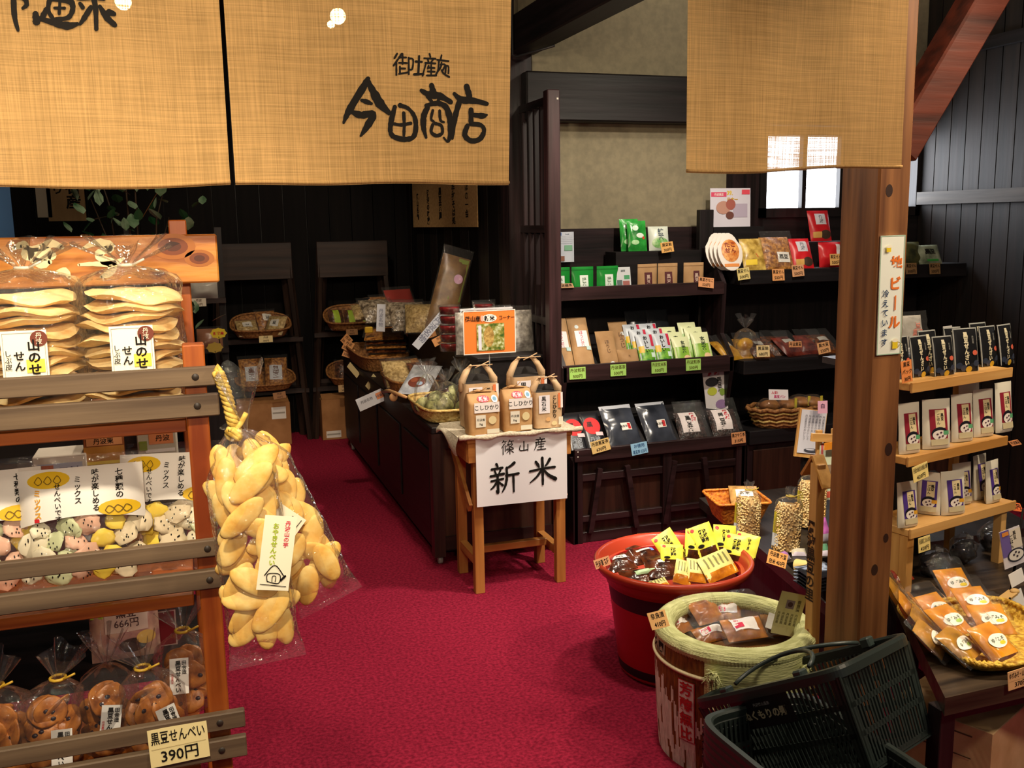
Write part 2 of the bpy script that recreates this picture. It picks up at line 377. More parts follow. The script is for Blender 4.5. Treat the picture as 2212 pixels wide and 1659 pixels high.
# window: frame, mullions, panes
wr = struct(empty('window_1', (0, 0, 0)), 'bright white window above the snack shelf behind the pillar', 'window')
m = MB(); fr = BLACKW['z']
for x in (WX0-.03, WX1-.01): m.box(x, x+.04, wy-.015, wy+.05, WZ0-.05, WZ1+.05, fr)
m.box(WX0-.03, WX1+.03, wy-.015, wy+.05, WZ0-.05, WZ0, fr); m.box(WX0-.03, WX1+.03, wy-.015, wy+.05, WZ1, WZ1+.05, fr)
m.build('window_frame', wr)
m = MB(); mull = [aty(p, 410, wy).x for p in (1737, 1818)]; step = mull[1]-mull[0]
for x in mull+[mull[1]+step, ]: m.box(x-.013, x+.013, wy, wy+.035, WZ0, WZ1, fr)
m.build('mullion', wr)
m = MB(); m.box(WX0, WX1, wy+.06, wy+.064, WZ0, WZ1, emit('daylit_glass', 'f4f8ff', 7)); m.build('pane', wr)
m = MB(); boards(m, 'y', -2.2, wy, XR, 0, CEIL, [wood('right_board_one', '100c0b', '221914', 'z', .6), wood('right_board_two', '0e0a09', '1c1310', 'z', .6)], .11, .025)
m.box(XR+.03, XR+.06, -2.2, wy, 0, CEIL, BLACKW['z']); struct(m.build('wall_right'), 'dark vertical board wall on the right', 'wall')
m = MB(); z = atx(2110, 424, XR).z
m.box(XR-.03, XR, 2.0, wy-.02, z-.035, z+.035, wood('grey_rail', '2c2723', '4a433c', 'y', .6)); z = atx(2150, 90, XR).z; m.box(XR-.03, XR, 2.0, wy-.02, z-.03, z+.03, BLACKW['y'])
struct(m.build('trim_2'), 'horizontal rails along the dark right board wall', 'rail')
# beam running from the back wall towards the hall, above the lattice screen
m = MB(); za, zb = 2.30, 2.47
m.box(XP-.06, XP+.07, .9, wy-.02, za, zb, BLACKW['y'], .006); m.box(XP-.03, XP+.045, .9, wy, zb, CEIL, PLASTER)
struct(m.build('trim_3'), 'dark ceiling beam running towards the hall with plaster above it', 'beam')
m = MB(); m.tube([(XP-.075, 4.5, CEIL-.02), (XP-.075, 4.5, 2.28), (XP-.06, 4.48, 2.27), (XP+.02, 4.2, 2.275), ], .006, plain('2a2a2c', .4)); struct(m.build('trim_4'), 'thin dark conduit running down beside the beam', 'conduit')
m = MB(); m.box(XP-.07, XP+.06, 4.6, 4.74, 0, CEIL, DARK['z'], .006); struct(m.build('trim_5'), 'dark corner post beside the lattice screen', 'post')
# lattice screen with its end post
ls = empty('lattice_screen', (XP, 4.2, 0)); tag(ls, 'tall dark lattice screen with an end post beside the tea shelves', 'screen')
zt = atx(1180, 198, XP).z
m = MB(); m.box(-.025, .035, -.03, .03, 0, zt, wood('purple_brown_post', '241516', '40292c', 'z', .4), .004); m.build('post', ls)
m = MB(); m.cbox((.022, -.031, zt-.04), (.008, .003, .008), plain('d8d4c8', .2)); m.build('screw', ls)
m = MB()
for i in range(4): y = .1+i*.085; m.box(-.012, .012, y, y+.022, .1, zt-.03, DARK['z'])
m.build('lattice_bar', ls)
for z in (.1, .55, 1.02, 1.45, zt-.06): m = MB(); m.box(-.014, .014, .03, .40, z, z+.035, DARK['y']); m.build('lattice_rail', ls)
# pillar and brace in the hall front
py0 = 1.92; px0 = sx(1873, py0, .95); px1 = px0+.092
m = MB(); m.box(px0, px1, py0, py0+.14, 0, 2.50, PILLW['z'], .005)
for (x, z, rr) in ((.03, 1.56, .010), (.065, .93, .011), (.04, .62, .010), (.07, .7, .008), (.02, 1.42, .009)):
    m.grid(lambda u, v: (px0+x+rr*v*math.cos(2*PI*u), py0-.0006, z+rr*1.5*v*math.sin(2*PI*u)), 14, 2, plain('2e170d', .6))
struct(m.build('trim_6'), 'square brown wooden pillar carrying the beer sign', 'pillar')
m = MB(); RB = wood('red_brown_brace', '3a170e', '642a18', 'x', .45)
pa = aty(1955, 285, py0+.06); pb = aty(2122, 0, py0+.06); d = pb-pa
m.bar(pa-d*.16, pb+d*.9, .085, .085, RB, .005); struct(m.build('trim_7'), 'reddish diagonal brace between the pillar and the beam', 'brace')
m = MB(); m.box(-2.9, XR, 1.9, 2.03, 2.5, 2.68, BLACKW['x']); struct(m.build('trim_8'), 'dark front beam over the shop opening', 'beam')
m = MB(); m.box(-2.9, XR, 1.765, 1.795, 2.16, 2.19, BLACKW['x'])
struct(m.build('trim_9'), 'wooden rod the burlap curtains hang from', 'rod')

# ------------------------------------------------------------------ burlap curtains
def noren(name, label, pl, pr, ptl, ptr, items, seed, wav=.012):
    Y = 1.78; bl, br = aty(*pl, Y), aty(*pr, Y); tl, tr = aty(*ptl, Y), aty(*ptr, Y)
    zt_ = 2.165
    def ext(b, t): k = (zt_-b.z)/(t.z-b.z); return b+(t-b)*k
    tl, tr = ext(bl, tl), ext(br, tr)
    def pos(u, v, e=0):
        b = bl.lerp(br, u); t = tl.lerp(tr, u); p = b.lerp(t, v)
        sag = (1-v)*(.003*math.sin(u*PI*1.3+seed)+.0018*math.sin(u*9+seed*2))
        y = (1-v)**1.3*wav*(math.sin(u*7+seed)+.6*math.sin(u*15+seed*3))
        return (p.x, Y+y-e-.004*0, p.z+sag)
    m = MB(); m.grid(lambda u, v: pos(u, v), 60, 30, BURLAP)
    # hem rolls at the bottom edge
    o = m.build(name)
    h = MB(); h.tube([pos(i/60, .008, .002) for i in range(61)], .0035, BURLAP, 6); h.build('hem', o)
    tag(o, label, 'curtain', 'burlap shop curtains')
    if items:
        w = MB()
        def pix(st): return [[(x, y, q) for x, y, q in s] for s in st]
        inv = lambda x, y: (((x-(pl[0]+(ptl[0]-pl[0])*((pl[1]-y)/(pl[1]-ptl[1]))))/((pr[0]-pl[0])+((ptr[0]-ptl[0])-(pr[0]-pl[0]))*((pl[1]-y)/(pl[1]-ptl[1])))), None)
        def surf(x, z, e):
            q = aty(x, z, Y); dz_ = zt_-bl.lerp(br, .5).z
            u = inv(x, z)[0]; b = bl.lerp(br, u); v = (q.z-b.z)/(zt_-b.z)
            return pos(u, v, e+.001)
        for st in items: mb_stroke(w, surf, [(x, y, q*.86) for x, y, q in st], INK, .0006)
        w.build('brush_writing', o)
    return o
def P(q, *pts): return [(x, y, q) for x, y in pts]
K = [  # brush strokes traced in picture coordinates, projected on the cloth: shop name
 [(779,172,12),(768,192,20),(750,222,19),(736,248,14),(729,266,6)], [(778,176,12),(790,200,18),(804,226,24),(823,246,13)],
 [(766,218,8),(777,222,13),(786,226,8)], [(747,243,12),(765,250,18),(790,248,16),(780,270,18),(764,295,6)],
 [(836,234,12),(829,260,14),(826,285,12),(834,298,13),(858,303,13),(878,297,13),(884,275,13),(880,252,12),(866,236,10),(848,230,13)], [(834,270,8),(850,272,9),(872,268,9)], [(856,246,9),(857,270,9),(856,294,8)],
 [(921,184,14),(925,200,18)], [(897,196,10),(915,204,18),(940,206,18),(966,218,12)], [(912,208,12),(922,220,9)], [(940,208,10),(934,222,8)],
 [(912,232,13),(903,250,16),(902,275,15),(908,297,8)], [(908,228,10),(935,222,13),(955,230,16),(964,255,17),(966,280,16),(960,303,8),(950,296,6)], [(924,238,8),(920,256,8),(926,262,7)], [(940,238,8),(942,258,8),(950,262,6)],
 [(924,268,8),(920,284,9),(932,292,10),(946,286,9),(944,270,8),(930,266,9)],
 [(1002,184,16),(1008,204,16)], [(974,200,10),(990,212,18),(1020,214,15),(1048,220,11)], [(985,218,14),(977,245,15),(972,270,13),(970,296,8)],
 [(1012,234,14),(1012,262,13)], [(1014,244,12),(1038,246,14),(1048,244,6)], [(1004,268,12),(998,288,14),(1012,300,14),(1032,296,14),(1042,278,12),(1034,266,11),(1012,264,12)],
 # small line above: 御土産処
 P(5,(842,118),(836,128)), P(5,(844,130),(834,144)), P(5,(840,138),(840,164)), P(5,(852,118),(846,128)), P(5,(846,126),(862,126)), P(5,(854,118),(854,140)), P(5,(846,138),(864,138)), P(5,(848,146),(848,160)), P(5,(848,150),(860,150)), P(5,(846,162),(866,158)), P(5,(868,126),(868,162)), P(5,(868,128),(878,130),(876,150),(870,152)),
 P(6,(884,134),(898,134)), P(6,(892,122),(890,160)), P(6,(880,162),(902,160)),
 P(5,(916,116),(918,122)), P(5,(904,126),(930,126)), P(5,(912,128),(914,134)), P(5,(924,128),(920,134)), P(5,(906,136),(930,136)), P(5,(908,136),(904,150),(900,164)), P(5,(914,142),(912,148)), P(5,(912,146),(928,146)), P(5,(920,140),(920,162)), P(5,(912,154),(928,154)), P(5,(910,163),(932,162)),
 P(5,(944,118),(942,126)), P(5,(934,128),(960,130)), P(5,(938,130),(936,150),(930,162)), P(5,(944,134),(942,144),(936,152)), P(5,(942,138),(952,138),(946,152)), P(5,(944,150),(950,158),(962,164)), P(5,(954,140),(953,156)), P(5,(954,140),(960,142),(960,156)),
]
noren('burlap_curtain', 'burlap curtain with the four large brushed characters, in the middle of the opening', (510,404), (1101,394), (483,0), (1105,0), K, 1)
K1 = [[(8,-30,12),(10,30,14),(18,64,8)], [(2,-8,10),(30,-6,14),(36,8,12),(28,16,8)], [(55,28,16),(57,44,20)], [(78,18,14),(68,36,14),(60,40,8)], [(68,38,12),(95,46,16),(125,52,20),(146,48,10)],
      [(86,-6,12),(82,18,12),(92,36,10)], [(92,-4,10),(128,-2,16),(136,14,14),(126,34,12),(98,38,10)], [(96,14,7),(118,14,8)], [(108,-4,8),(106,26,8)],
      [(148,-8,12),(185,-10,14),(205,-6,10)], [(178,-24,14),(186,10,14),(188,58,12)], [(176,12,12),(162,34,14),(152,48,8)], [(196,10,10),(212,34,18),(230,50,12)], [(216,22,16),(228,26,12)], [(152,4,10),(158,12,12)]]
noren('burlap_curtain', 'burlap curtain with cut-off brushed characters at its top, left of the slit', (-300,405), (498,402), (-330,0), (473,0), K1, 2.4)
noren('burlap_curtain', 'plain burlap curtain hanging in front of the pillar and window', (1477,373), (1942,366), (1484,0), (1962,0), None, 4.2)
# bulbs behind the cloth
for i, (x, y, Y) in enumerate(((730, 35, 2.7), (715, 53, 3.2), (266, 4, 2.7))):
    p = aty(x, y, Y); o = empty('pendant_bulb', p); tag(o, ['round bulb shining through the lettered burlap, larger of the pair', 'small bulb shining through the lettered burlap below the brighter one', 'bulb shining through the curtain left of the slit'][i], 'lamp', 'bulbs seen through the burlap')
    m = MB(); r_ = (.021, .012, .02)[i]; m.ell((0, 0, 0), (r_, r_, r_), emit('bulb_glow%d' % i, 'ffd9a0', 18)); m.build('bulb', o); lamp('bulb_light', (p.x, p.y+.05, p.z-.08), (9, 3, 9)[i], .03)
    m = MB(); m.tube([(0, 0, r_*.9), (0, 0, r_+.03)], .012, INK); m.tube([(0, 0, r_+.03), (0, 0, CEIL-p.z)], .003, INK); m.build('cord', o)
# ------------------------------------------------------------------ shapes shared by the goods
def tied_bag(parent, r, hb, hn, ht, name='clear_bag', mat=None, flare=.8, lean=(0, 0), seed=0, ry=None, base=0, tie=True, rag=.25, tiem=None):
    """film gathered at height hn and flared to ht"""
    mat = mat or FILM; ry = ry or r; n = 40; m = MB()
    prof = [(.0, base), (.8, base), (.98, base+.012), (1.02, base+(hb-base)*.5), (1.0, hb), (.8, hb+(hn-hb)*.45), (.42, hb+(hn-hb)*.8), (.10, hn), (.3, hn+(ht-hn)*.3), (.55*flare+.1, hn+(ht-hn)*.7), (.75*flare+.1, ht)]
    def pos(u, v):
        t = v*(len(prof)-1); i = min(int(t), len(prof)-2); k = t-i
        q = prof[i][0]*(1-k)+prof[i+1][0]*k; z = prof[i][1]*(1-k)+prof[i+1][1]*k; a = 2*PI*u
        nz = noise.noise(Vector((math.cos(a)*2.2+seed*5, math.sin(a)*2.2, z*14+seed)))
        w = 1+.10*nz
        if z > hb: w *= 1+.30*math.sin(a*7+seed)*min(1, (z-hb)/(hn-hb+1e-6))
        zz = z
        if z > hn: zz = z+(ht-hn)*rag*math.sin(a*3+seed*2)*(z-hn)/(ht-hn)
        f = max(0, (z-hb)/(ht-hb)); return (q*w*r*math.cos(a)+lean[0]*f, q*w*ry*math.sin(a)+lean[1]*f, zz)
    m.grid(pos, n, 30, mat); m.build(name, parent)
    f = (hn-hb)/(ht-hb)
    if tie:
        t = MB(); t.tube([(lean[0]*f+.012*math.cos(a*PI/5)*1.1, lean[1]*f+.012*math.sin(a*PI/5)*1.1, hn) for a in range(10)], .0028, tiem or plain('d8ae3a', .35), 6, True)
        t.tube([(lean[0]*f+.01, lean[1]*f-.01, hn), (lean[0]*f+.03, lean[1]*f-.015, hn+.01)], .0022, tiem or plain('d8ae3a', .35), 5); t.build('tie', parent)
def pillow_film(parent, w, h, t, mat=None, name='clear_bag', seed=0, frill=.012):
    m = MB(); mat = mat or FILM
    def T(x, z): return t*.5*max(0, 1-(2*abs(x)/w)**2.6)**.6*max(0, 1-abs(2*z/h-1)**3.2)**.8
    for sg in (-1, 1):
        m.grid(lambda u, v: (w*(u-.5)*(1+.03*math.sin(v*9+seed)), sg*(T(w*(u-.5), v*h)*(1+.25*noise.noise(Vector((u*6+seed, v*6, sg))))+.0008), v*h), 14, 14, mat)
    for z0, z1 in ((h, h+frill), (-frill, 0)):
        m.grid(lambda u, v: (w*(u-.5), .003*math.sin(u*30+seed)*v, z0+(z1-z0)*v), 24, 2, mat)
    return m.build(name, parent)
SENBEI = varied('pale_rice_cracker', 'd29c54', 'f6e0a8', 26, .6, .3, 4, c3='efd090', spec=.2, fac=(.25, .7))
OVALC = varied('golden_oval_cracker', 'cf8c36', 'f2d588', 30, .5, .2, 4, c3='e6b85e', spec=.3, fac=(.2, .7))
BEANC = varied('brown_bean_cracker', '7e4416', 'c47c34', 40, .4, .25, 3, c3='a86426', spec=.4)
BEAN = plain('241420', .35)
def price_card(name, label, group, loc, yaw, w, h, lines, m=None, ink=None, tilt=.1, roll=0, sizes=None, rule=False, bold=.012, st=None):
    its = []
    n = len(lines)
    for i, t in enumerate(lines):
        s = sizes[i] if sizes else .7/n; s2 = st[i] if st else 1
        wd = sum(1 if ord(c) > 255 else .58 for c in t)*s*h*s2
        if wd > w*.92: s2 *= w*.92/wd
        its.append(('text', ink or INK, t, 0, 1-(i+.5)/n, s, bold, s2))
    if rule: its.append(('rect', plain('8a7448'), -.46, .47, .46, .478))
    o = card(name, w, h, m or TAN, its, .0014)
    place(o, loc, yaw, tilt, roll); return tag(o, label, 'price card', group)

# ------------------------------------------------------------------ the cracker rack in front, left
RY = 1.70
rack = empty('cracker_rack', (0, RY, 0)); tag(rack, 'orange pine rack with grey slat fronts and a plank sign, stacked with rice crackers', 'display rack')
XRT = .036; XLT = -.98
def rz(px, py, Y=1.68): return aty(px, py, Y).z
rows = [((467, 789), (467, 830), (467, 848), (467, 895), (401, 904), (401, 932)), ((483, 1159), (483, 1195), (483, 1224), (483, 1264), (423, 1282), (423, 1306)), ((502, 1532), (502, 1568), (502, 1588), (502, 1631), (440, 1648), (440, 1668))]
SHELFZ = []
for r_, row in enumerate(rows):
    for a, b in ((row[0], row[1]), (row[2], row[3])):
        z1, z0 = rz(*a), rz(*b); m = MB(); m.box(XLT, XRT+.004*r_, -.032, -.016, z0, z1, GREYW['x'], .002)
        m.lathe([], GREYW['x']) if False else None
        o = m.build('slat', rack)
        k = MB(); k.M = Matrix.Translation((XRT-.035, -.0325, (z0+z1)/2)) @ Matrix.Rotation(PI/2, 4, 'X'); k.lathe([(0, .0015), (.005, .0015), (.006, 0)], plain('2d251f', .5), 12); k.build('nail', o)
    z1, z0 = rz(*row[4], 1.70), rz(*row[5], 1.70); SHELFZ.append(z1)
    m = MB(); m.box(XLT, sx(402+16*r_, RY, z1), -.004, .27, z0, z1, ORANGE['x'], .002); m.build('shelf_board', rack)
xl, xr = sx(393, RY-.01, 1.3), sx(441, RY-.01, 1.3); zt = rz(415, 745, RY-.01)
m = MB(); m.box(xl, xr, -.014, .03, 0, zt, ORANGE['z'], .002); m.build('post', rack)
m = MB(); m.box(XLT+.02, XLT+.06, -.014, .03, 0, zt, ORANGE['z'], .002); m.build('post', rack)
yb = .262; b0, b1 = sx(364, RY+yb, 1.5), sx(403, RY+yb, 1.5); zt2 = rz(385, 475, RY+yb)
m = MB(); m.box(b0, b1, yb, yb+.03, 0, zt2, ORANGE['z'], .002); m.build('back_post', rack)
m = MB(); m.box(XLT+.02, XLT+.06, yb, yb+.03, 0, zt2, ORANGE['z'], .002); m.build('back_post', rack)
yp = .24; s0, s1 = rz(470, 609, RY+yp), rz(470, 505, RY+yp); xs = sx(470, RY+yp, 1.45)
SIGNW = varied('knotty_sign_plank', '8a4a18', 'c98a3c', 14, .4, .1, 5, (.35, 1, 3), c3='b87630')
m = MB(); m.box(XLT, xs, yp-.012, yp+.02, s0, s1, SIGNW, .003)
for cx, cz, r1 in ((sx(375, RY+yp, 1.45), s1-.022, .018), (sx(430, RY+yp, 1.45), s1-.045, .012), (sx(340, RY+yp, 1.45), s0+.02, .008)):
    for q, c in ((1.5, '9c5c22'), (1.0, '6e3414'), (.55, '4c200e')):
        m.grid(lambda u, v: (cx+r1*q*1.5*v*math.cos(2*PI*u), yp-.0125-.0002*(2-q), cz+r1*q*.9*v*math.sin(2*PI*u)), 18, 2, plain(c, .5))
o = m.build('sign_plank', rack)
w = MB(); CR = plain('e6dcae', .6)
def psurf(x, z, e): p = aty(x, z, RY+yp-.0126-e); return (p.x, p.y-RY, p.z)
for st in ([(30,536,10),(50,528,16),(58,534,10)], [(92,532,14),(112,526,18),(134,534,10)], [(46,532,8),(70,540,8),(95,536,10)], [(60,548,30),(90,546,34),(112,552,20)], [(70,560,14),(90,570,22),(108,566,10)], [(120,590,8),(140,586,16),(150,600,8)],
           [(180,536,6),(210,524,16),(238,530,18),(236,540,14)], [(236,536,16),(214,548,18),(224,562,18),(244,570,18),(236,590,18),(218,598,6)], [(170,572,6),(200,570,9),(240,570,12),(268,558,5)]):
    mb_stroke(w, psurf, st, CR, .0006)
w.build('sign_lettering', rack)
# big bags of large round crackers on the top shelf
LABP = plain('f4efdd', .5)
def big_bag(px, seed, label, n=12):
    Y = RY+.115; z = SHELFZ[0]; X = sx(px, Y, z+.1); t = empty('cracker_bag', (X, Y, z))
    tag(t, label, 'bag of crackers', 'bags of large round crackers on the top shelf')
    r0 = random.Random(seed); zz = .012
    for i in range(n):
        m = MB(); r = .080+.005*r0.random(); rot = Matrix.Rotation(r0.uniform(-.07, .07), 3, 'X') @ Matrix.Rotation(r0.uniform(-.09, .09), 3, 'Y')
        def cr(u, v, sg):
            a = 2*PI*u; q = v*r*(1+.05*math.sin(a*3+seed+i)); w_ = .006*math.sin(a*2+i*1.7)*v+.004*math.sin(a*5+i)*v*v
            return rot @ Vector((q*math.cos(a), q*math.sin(a), sg*.0088*math.sqrt(max(0, 1-v**4))+w_))+Vector((r0x, r0y, zz))
        r0x, r0y = r0.uniform(-.006, .006), r0.uniform(-.006, .006)
        for sg in (-1, 1): m.grid(lambda u, v: cr(u, v, sg), 30, 6, SENBEI)
        m.build('rice_cracker', t); zz += .0175
    tied_bag(t, .0885, zz+.003, zz+.035, zz+.078, seed=seed, lean=(.0, .0), flare=.95, tiem=plain('c9c2b4', .4), mat=FILM)
    lw, lh = .068, .098
    L_ = card('label', lw, lh, LABP, [('rect', plain('8f8672'), -.45, .955, .45, .962), ('rect', plain('8f8672'), -.455, .03, -.445, .96), ('rect', plain('8f8672'), .445, .03, .455, .96),
        ('rect', plain('f0d24e', .6), .02, .3, .42, .52), ('ell', plain('6e2f1c', .6), .33, .86, .19, .13), ('text', plain('e8d8c0'), '丹\n波', .33, .86, .10, .01),
        ('text', INK, '山\nの\nせ', .2, .56, .20, .03), ('text', INK, 'せ\nん', -.12, .5, .17, .02), ('text', INK, 'し\nぶ\n皮', -.36, .52, .11, .01)], .0006, parent=t)
    L_.location = (.004, -.101, .062); L_.rotation_euler = (R(-3), 0, R(2))
    return t
big_bag(289, 3, 'plump clear bag of big round crackers, nearest the right post of the rack')
big_bag(70, 8, 'plump clear bag of big round crackers with a frilled top, farther from the post')
# bags of mixed crackers on the middle shelf
MIXC = [plain('f0d24c', .6), plain('e9e0c4', .6), plain('e2b59c', .6), plain('d9c9a8', .6), plain('c9cfa4', .6)]
HEAD = plain('ece8e0', .5); YEL = plain('e2b81c', .6)
def mix_bag(px, seed, label, wd=.205, yaw=0, dy=0):
    Y = RY+.09+dy; z = SHELFZ[1]+.012; X = sx(px, Y, z+.1); t = empty('cracker_bag', (0, 0, 0))
    tag(t, label, 'bag of crackers', 'bags of mixed small crackers on the middle shelf'); r0 = random.Random(seed)
    h = .215
    pillow_film(t, wd, h, .06, seed=seed, name='clear_bag')
    k = 0
    for j in range(4):
        for i in range(5):
            m = MB(); x = (i-2+.5*(j % 2)-.25)*wd/5.4+r0.uniform(-.006, .006); zc = .022+j*.026+r0.uniform(-.005, .005)
            y = -.022*max(.1, 1-(2*x/wd)**2)+r0.uniform(-.004, .004); rr = r0.uniform(.017, .026); c = MIXC[(k*3+seed) % 5]; k += 1
            rot = Matrix.Rotation(r0.uniform(-.5, .5), 3, 'X') @ Matrix.Rotation(r0.uniform(-.6, .6), 3, 'Z')
            m.ell((x, y, zc), (rr, .0045, rr*.85), c, rot, 14, 6, .45, k)
            if c not in (MIXC[0],):
                for q in range(6):
                    a = r0.uniform(0, 6.28); d = r0.uniform(.2, .8)*rr; p = Vector((x, y, zc))+rot @ Vector((d*math.cos(a), -.0052, d*math.sin(a)*.9)); m.ell(p, (.0012, .0008, .002), INK, None, 5, 4)
            m.build('cracker', t)
    hd = MB(); cv = lambda x, zz, e: (x, -.030*max(0, 1-(2*abs(x)/wd)**2.6)**.6*max(0, 1-abs(2*zz/h-1)**3.2)**.8*1.18-.003-e, zz)
    hd.grid(lambda u, v: cv(wd*(u-.5), h*(.50+.06*(2*u-1)**2*-1+.06)+v*h*(.46-.06+.06*(2*u-1)**2)-0, 0), 16, 8, HEAD)
    decal(hd, cv, [('ell', YEL, -.25, .87, .17, .07), ('ell', YEL, .30, .60, .17, .065), ('text', INK, '七\n種\n類\nの', .31, .80, .062, .02), ('text', INK, '味\nが\n楽\nし\nめ\nる', .12, .76, .058, .02), ('text', INK, 'ミ\nッ\nク\nス', -.02, .77, .058, .015),
        ('text', INK, 'せ\nん\nべ\nい\nで\nす', -.18, .68, .052, .015), ('text', plain('e0a020'), 'ミ\nッ\nク\nス', -.34, .68, .06, .025), ('rect', RED, -.37, .535, -.33, .565)] +
        [('brush', plain('6b5312'), [[(-.36+.075*i, .86, .006), (-.33+.075*i, .90, .006), (-.30+.075*i, .86, .006), (-.33+.075*i, .835, .006), (-.36+.075*i, .86, .006)] for i in range(3)]),
         ('brush', plain('6b5312'), [[(.19+.07*i, .585+.012*(i % 2), .006), (.22+.07*i, .62, .006), (.26+.07*i, .59, .006), (.22+.07*i, .56, .006), (.19+.07*i, .585+.012*(i % 2), .006)] for i in range(3)])], wd, h, .0008)
    hd.build('paper_header', t)
    place(t, (X, Y, z), yaw, R(14)); return t
mix_bag(180, 1, 'mixed cracker bag with a white paper header, front middle of its shelf')
mix_bag(368, 2, 'mixed cracker bag half behind its neighbour, beside the right post', .19, R(-12), .05)
mix_bag(-38, 3, 'mixed cracker bag cut by the left picture edge', .2, R(8), .02)
# bags of black bean crackers on the bottom shelf
_bc = None
def bean_cracker():
    global _bc
    out = []
    for k in range(4):
        m = MB(); r0 = random.Random(k); m.ell((0, 0, 0), (.029, .029, .0055), BEANC, None, 18, 8, .14, k)
        for q in range(5):
            a = r0.uniform(0, 6.28); d = .019*math.sqrt(r0.random()); m.ell((d*math.cos(a), d*math.sin(a), .0046*(1 if q % 2 else -1)), (.0052, .0042, .0026), BEAN, None, 8, 6)
        out.append(m.build('bean_cracker'))
    return out
BCR = bean_cracker(); _used = set()
def bean_bag(px, py, Y, z, seed, label, lab=None, lean=(.02, 0), tie=True, w=.046, n=15, yaw=0):
    X = sx(px, Y, z+.05); t = empty('cracker_bag', (X, Y, z), yaw); tag(t, label, 'bag of crackers', 'bags of black bean crackers on the bottom shelf'); r0 = random.Random(seed)
    for i in range(n):
        k = i % 4; c = BCR[k] if k not in _used else BCR[k].copy(); 
        if k in _used: COL.objects.link(c)
        _used.add(k); c.parent = t
        lay = i//4; a = i*2.4+seed; rr = w*.5 if lay < 3 else w*.25
        c.location = (rr*math.cos(a), rr*math.sin(a)*.75, .022+lay*.024)
        c.rotation_euler = (R(70)+r0.uniform(-.5, .4), r0.uniform(-.5, .5), r0.uniform(-.8, .8)+(0 if math.sin(a) < 0 else PI))
    hb = .03+(n//4)*.026
    tied_bag(t, w+.009, hb, hb+.045, hb+.095, seed=seed, ry=w*.82+.008, lean=lean, flare=.85, tie=tie)
    if lab:
        L_ = card('label', .034, .068, plain('f3f1ec', .5), [('text', INK, '田\n舎\n造', .27, .74, .13, .02), ('text', INK, '黒\n豆\nせ\nん\nべ\nい', -.05, .5, .15, .035), ('text', RED, '丹\n波\n黒\n豆', -.36, .45, .07, .01)], .0006, parent=t)
        L_.location = (lab[0], -(w*.82+.010), lab[1]); L_.rotation_euler = (R(-8), R(lab[2]), R(lab[3]))
    return t
z3 = SHELFZ[2]
bean_bag(118, 0, RY+.085, z3+.012, 1, 'bean cracker bag with its tied top leaning right, second in its row', (.014, .006, 3, 0), (.03, 0))
bean_bag(232, 0, RY+.10, z3+.012, 2, 'bean cracker bag with a slanted label and no visible tie, middle of its row', (.004, .03, 9, 0), (.01, .04), False)
bean_bag(335, 0, RY+.075, z3+.012, 3, 'bean cracker bag with a gold tie and a fanned top, next to the post', (.038, .025, -14, 12), (-.03, 0))
bean_bag(402, 0, RY+.17, z3+.03, 4, 'bean cracker bag at the back, half hidden by the post', (-.012, .05, 3, 0), (.0, .02), True)
bean_bag(10, 0, RY+.09, z3+.012, 5, 'bean cracker bag cut by the left picture edge', None, (-.01, 0), True, .046)
price_card('price_card', 'cream card priced 390 yen on the lowest slats of the cracker rack', None, aty(391, 1646, RY-.036), 0, .098, .068, ['黒豆せんべい', '390円'], plain('f3e3a6', .5), tilt=R(4), roll=R(-2), sizes=[.36, .40], rule=True, st=[.62, .95])
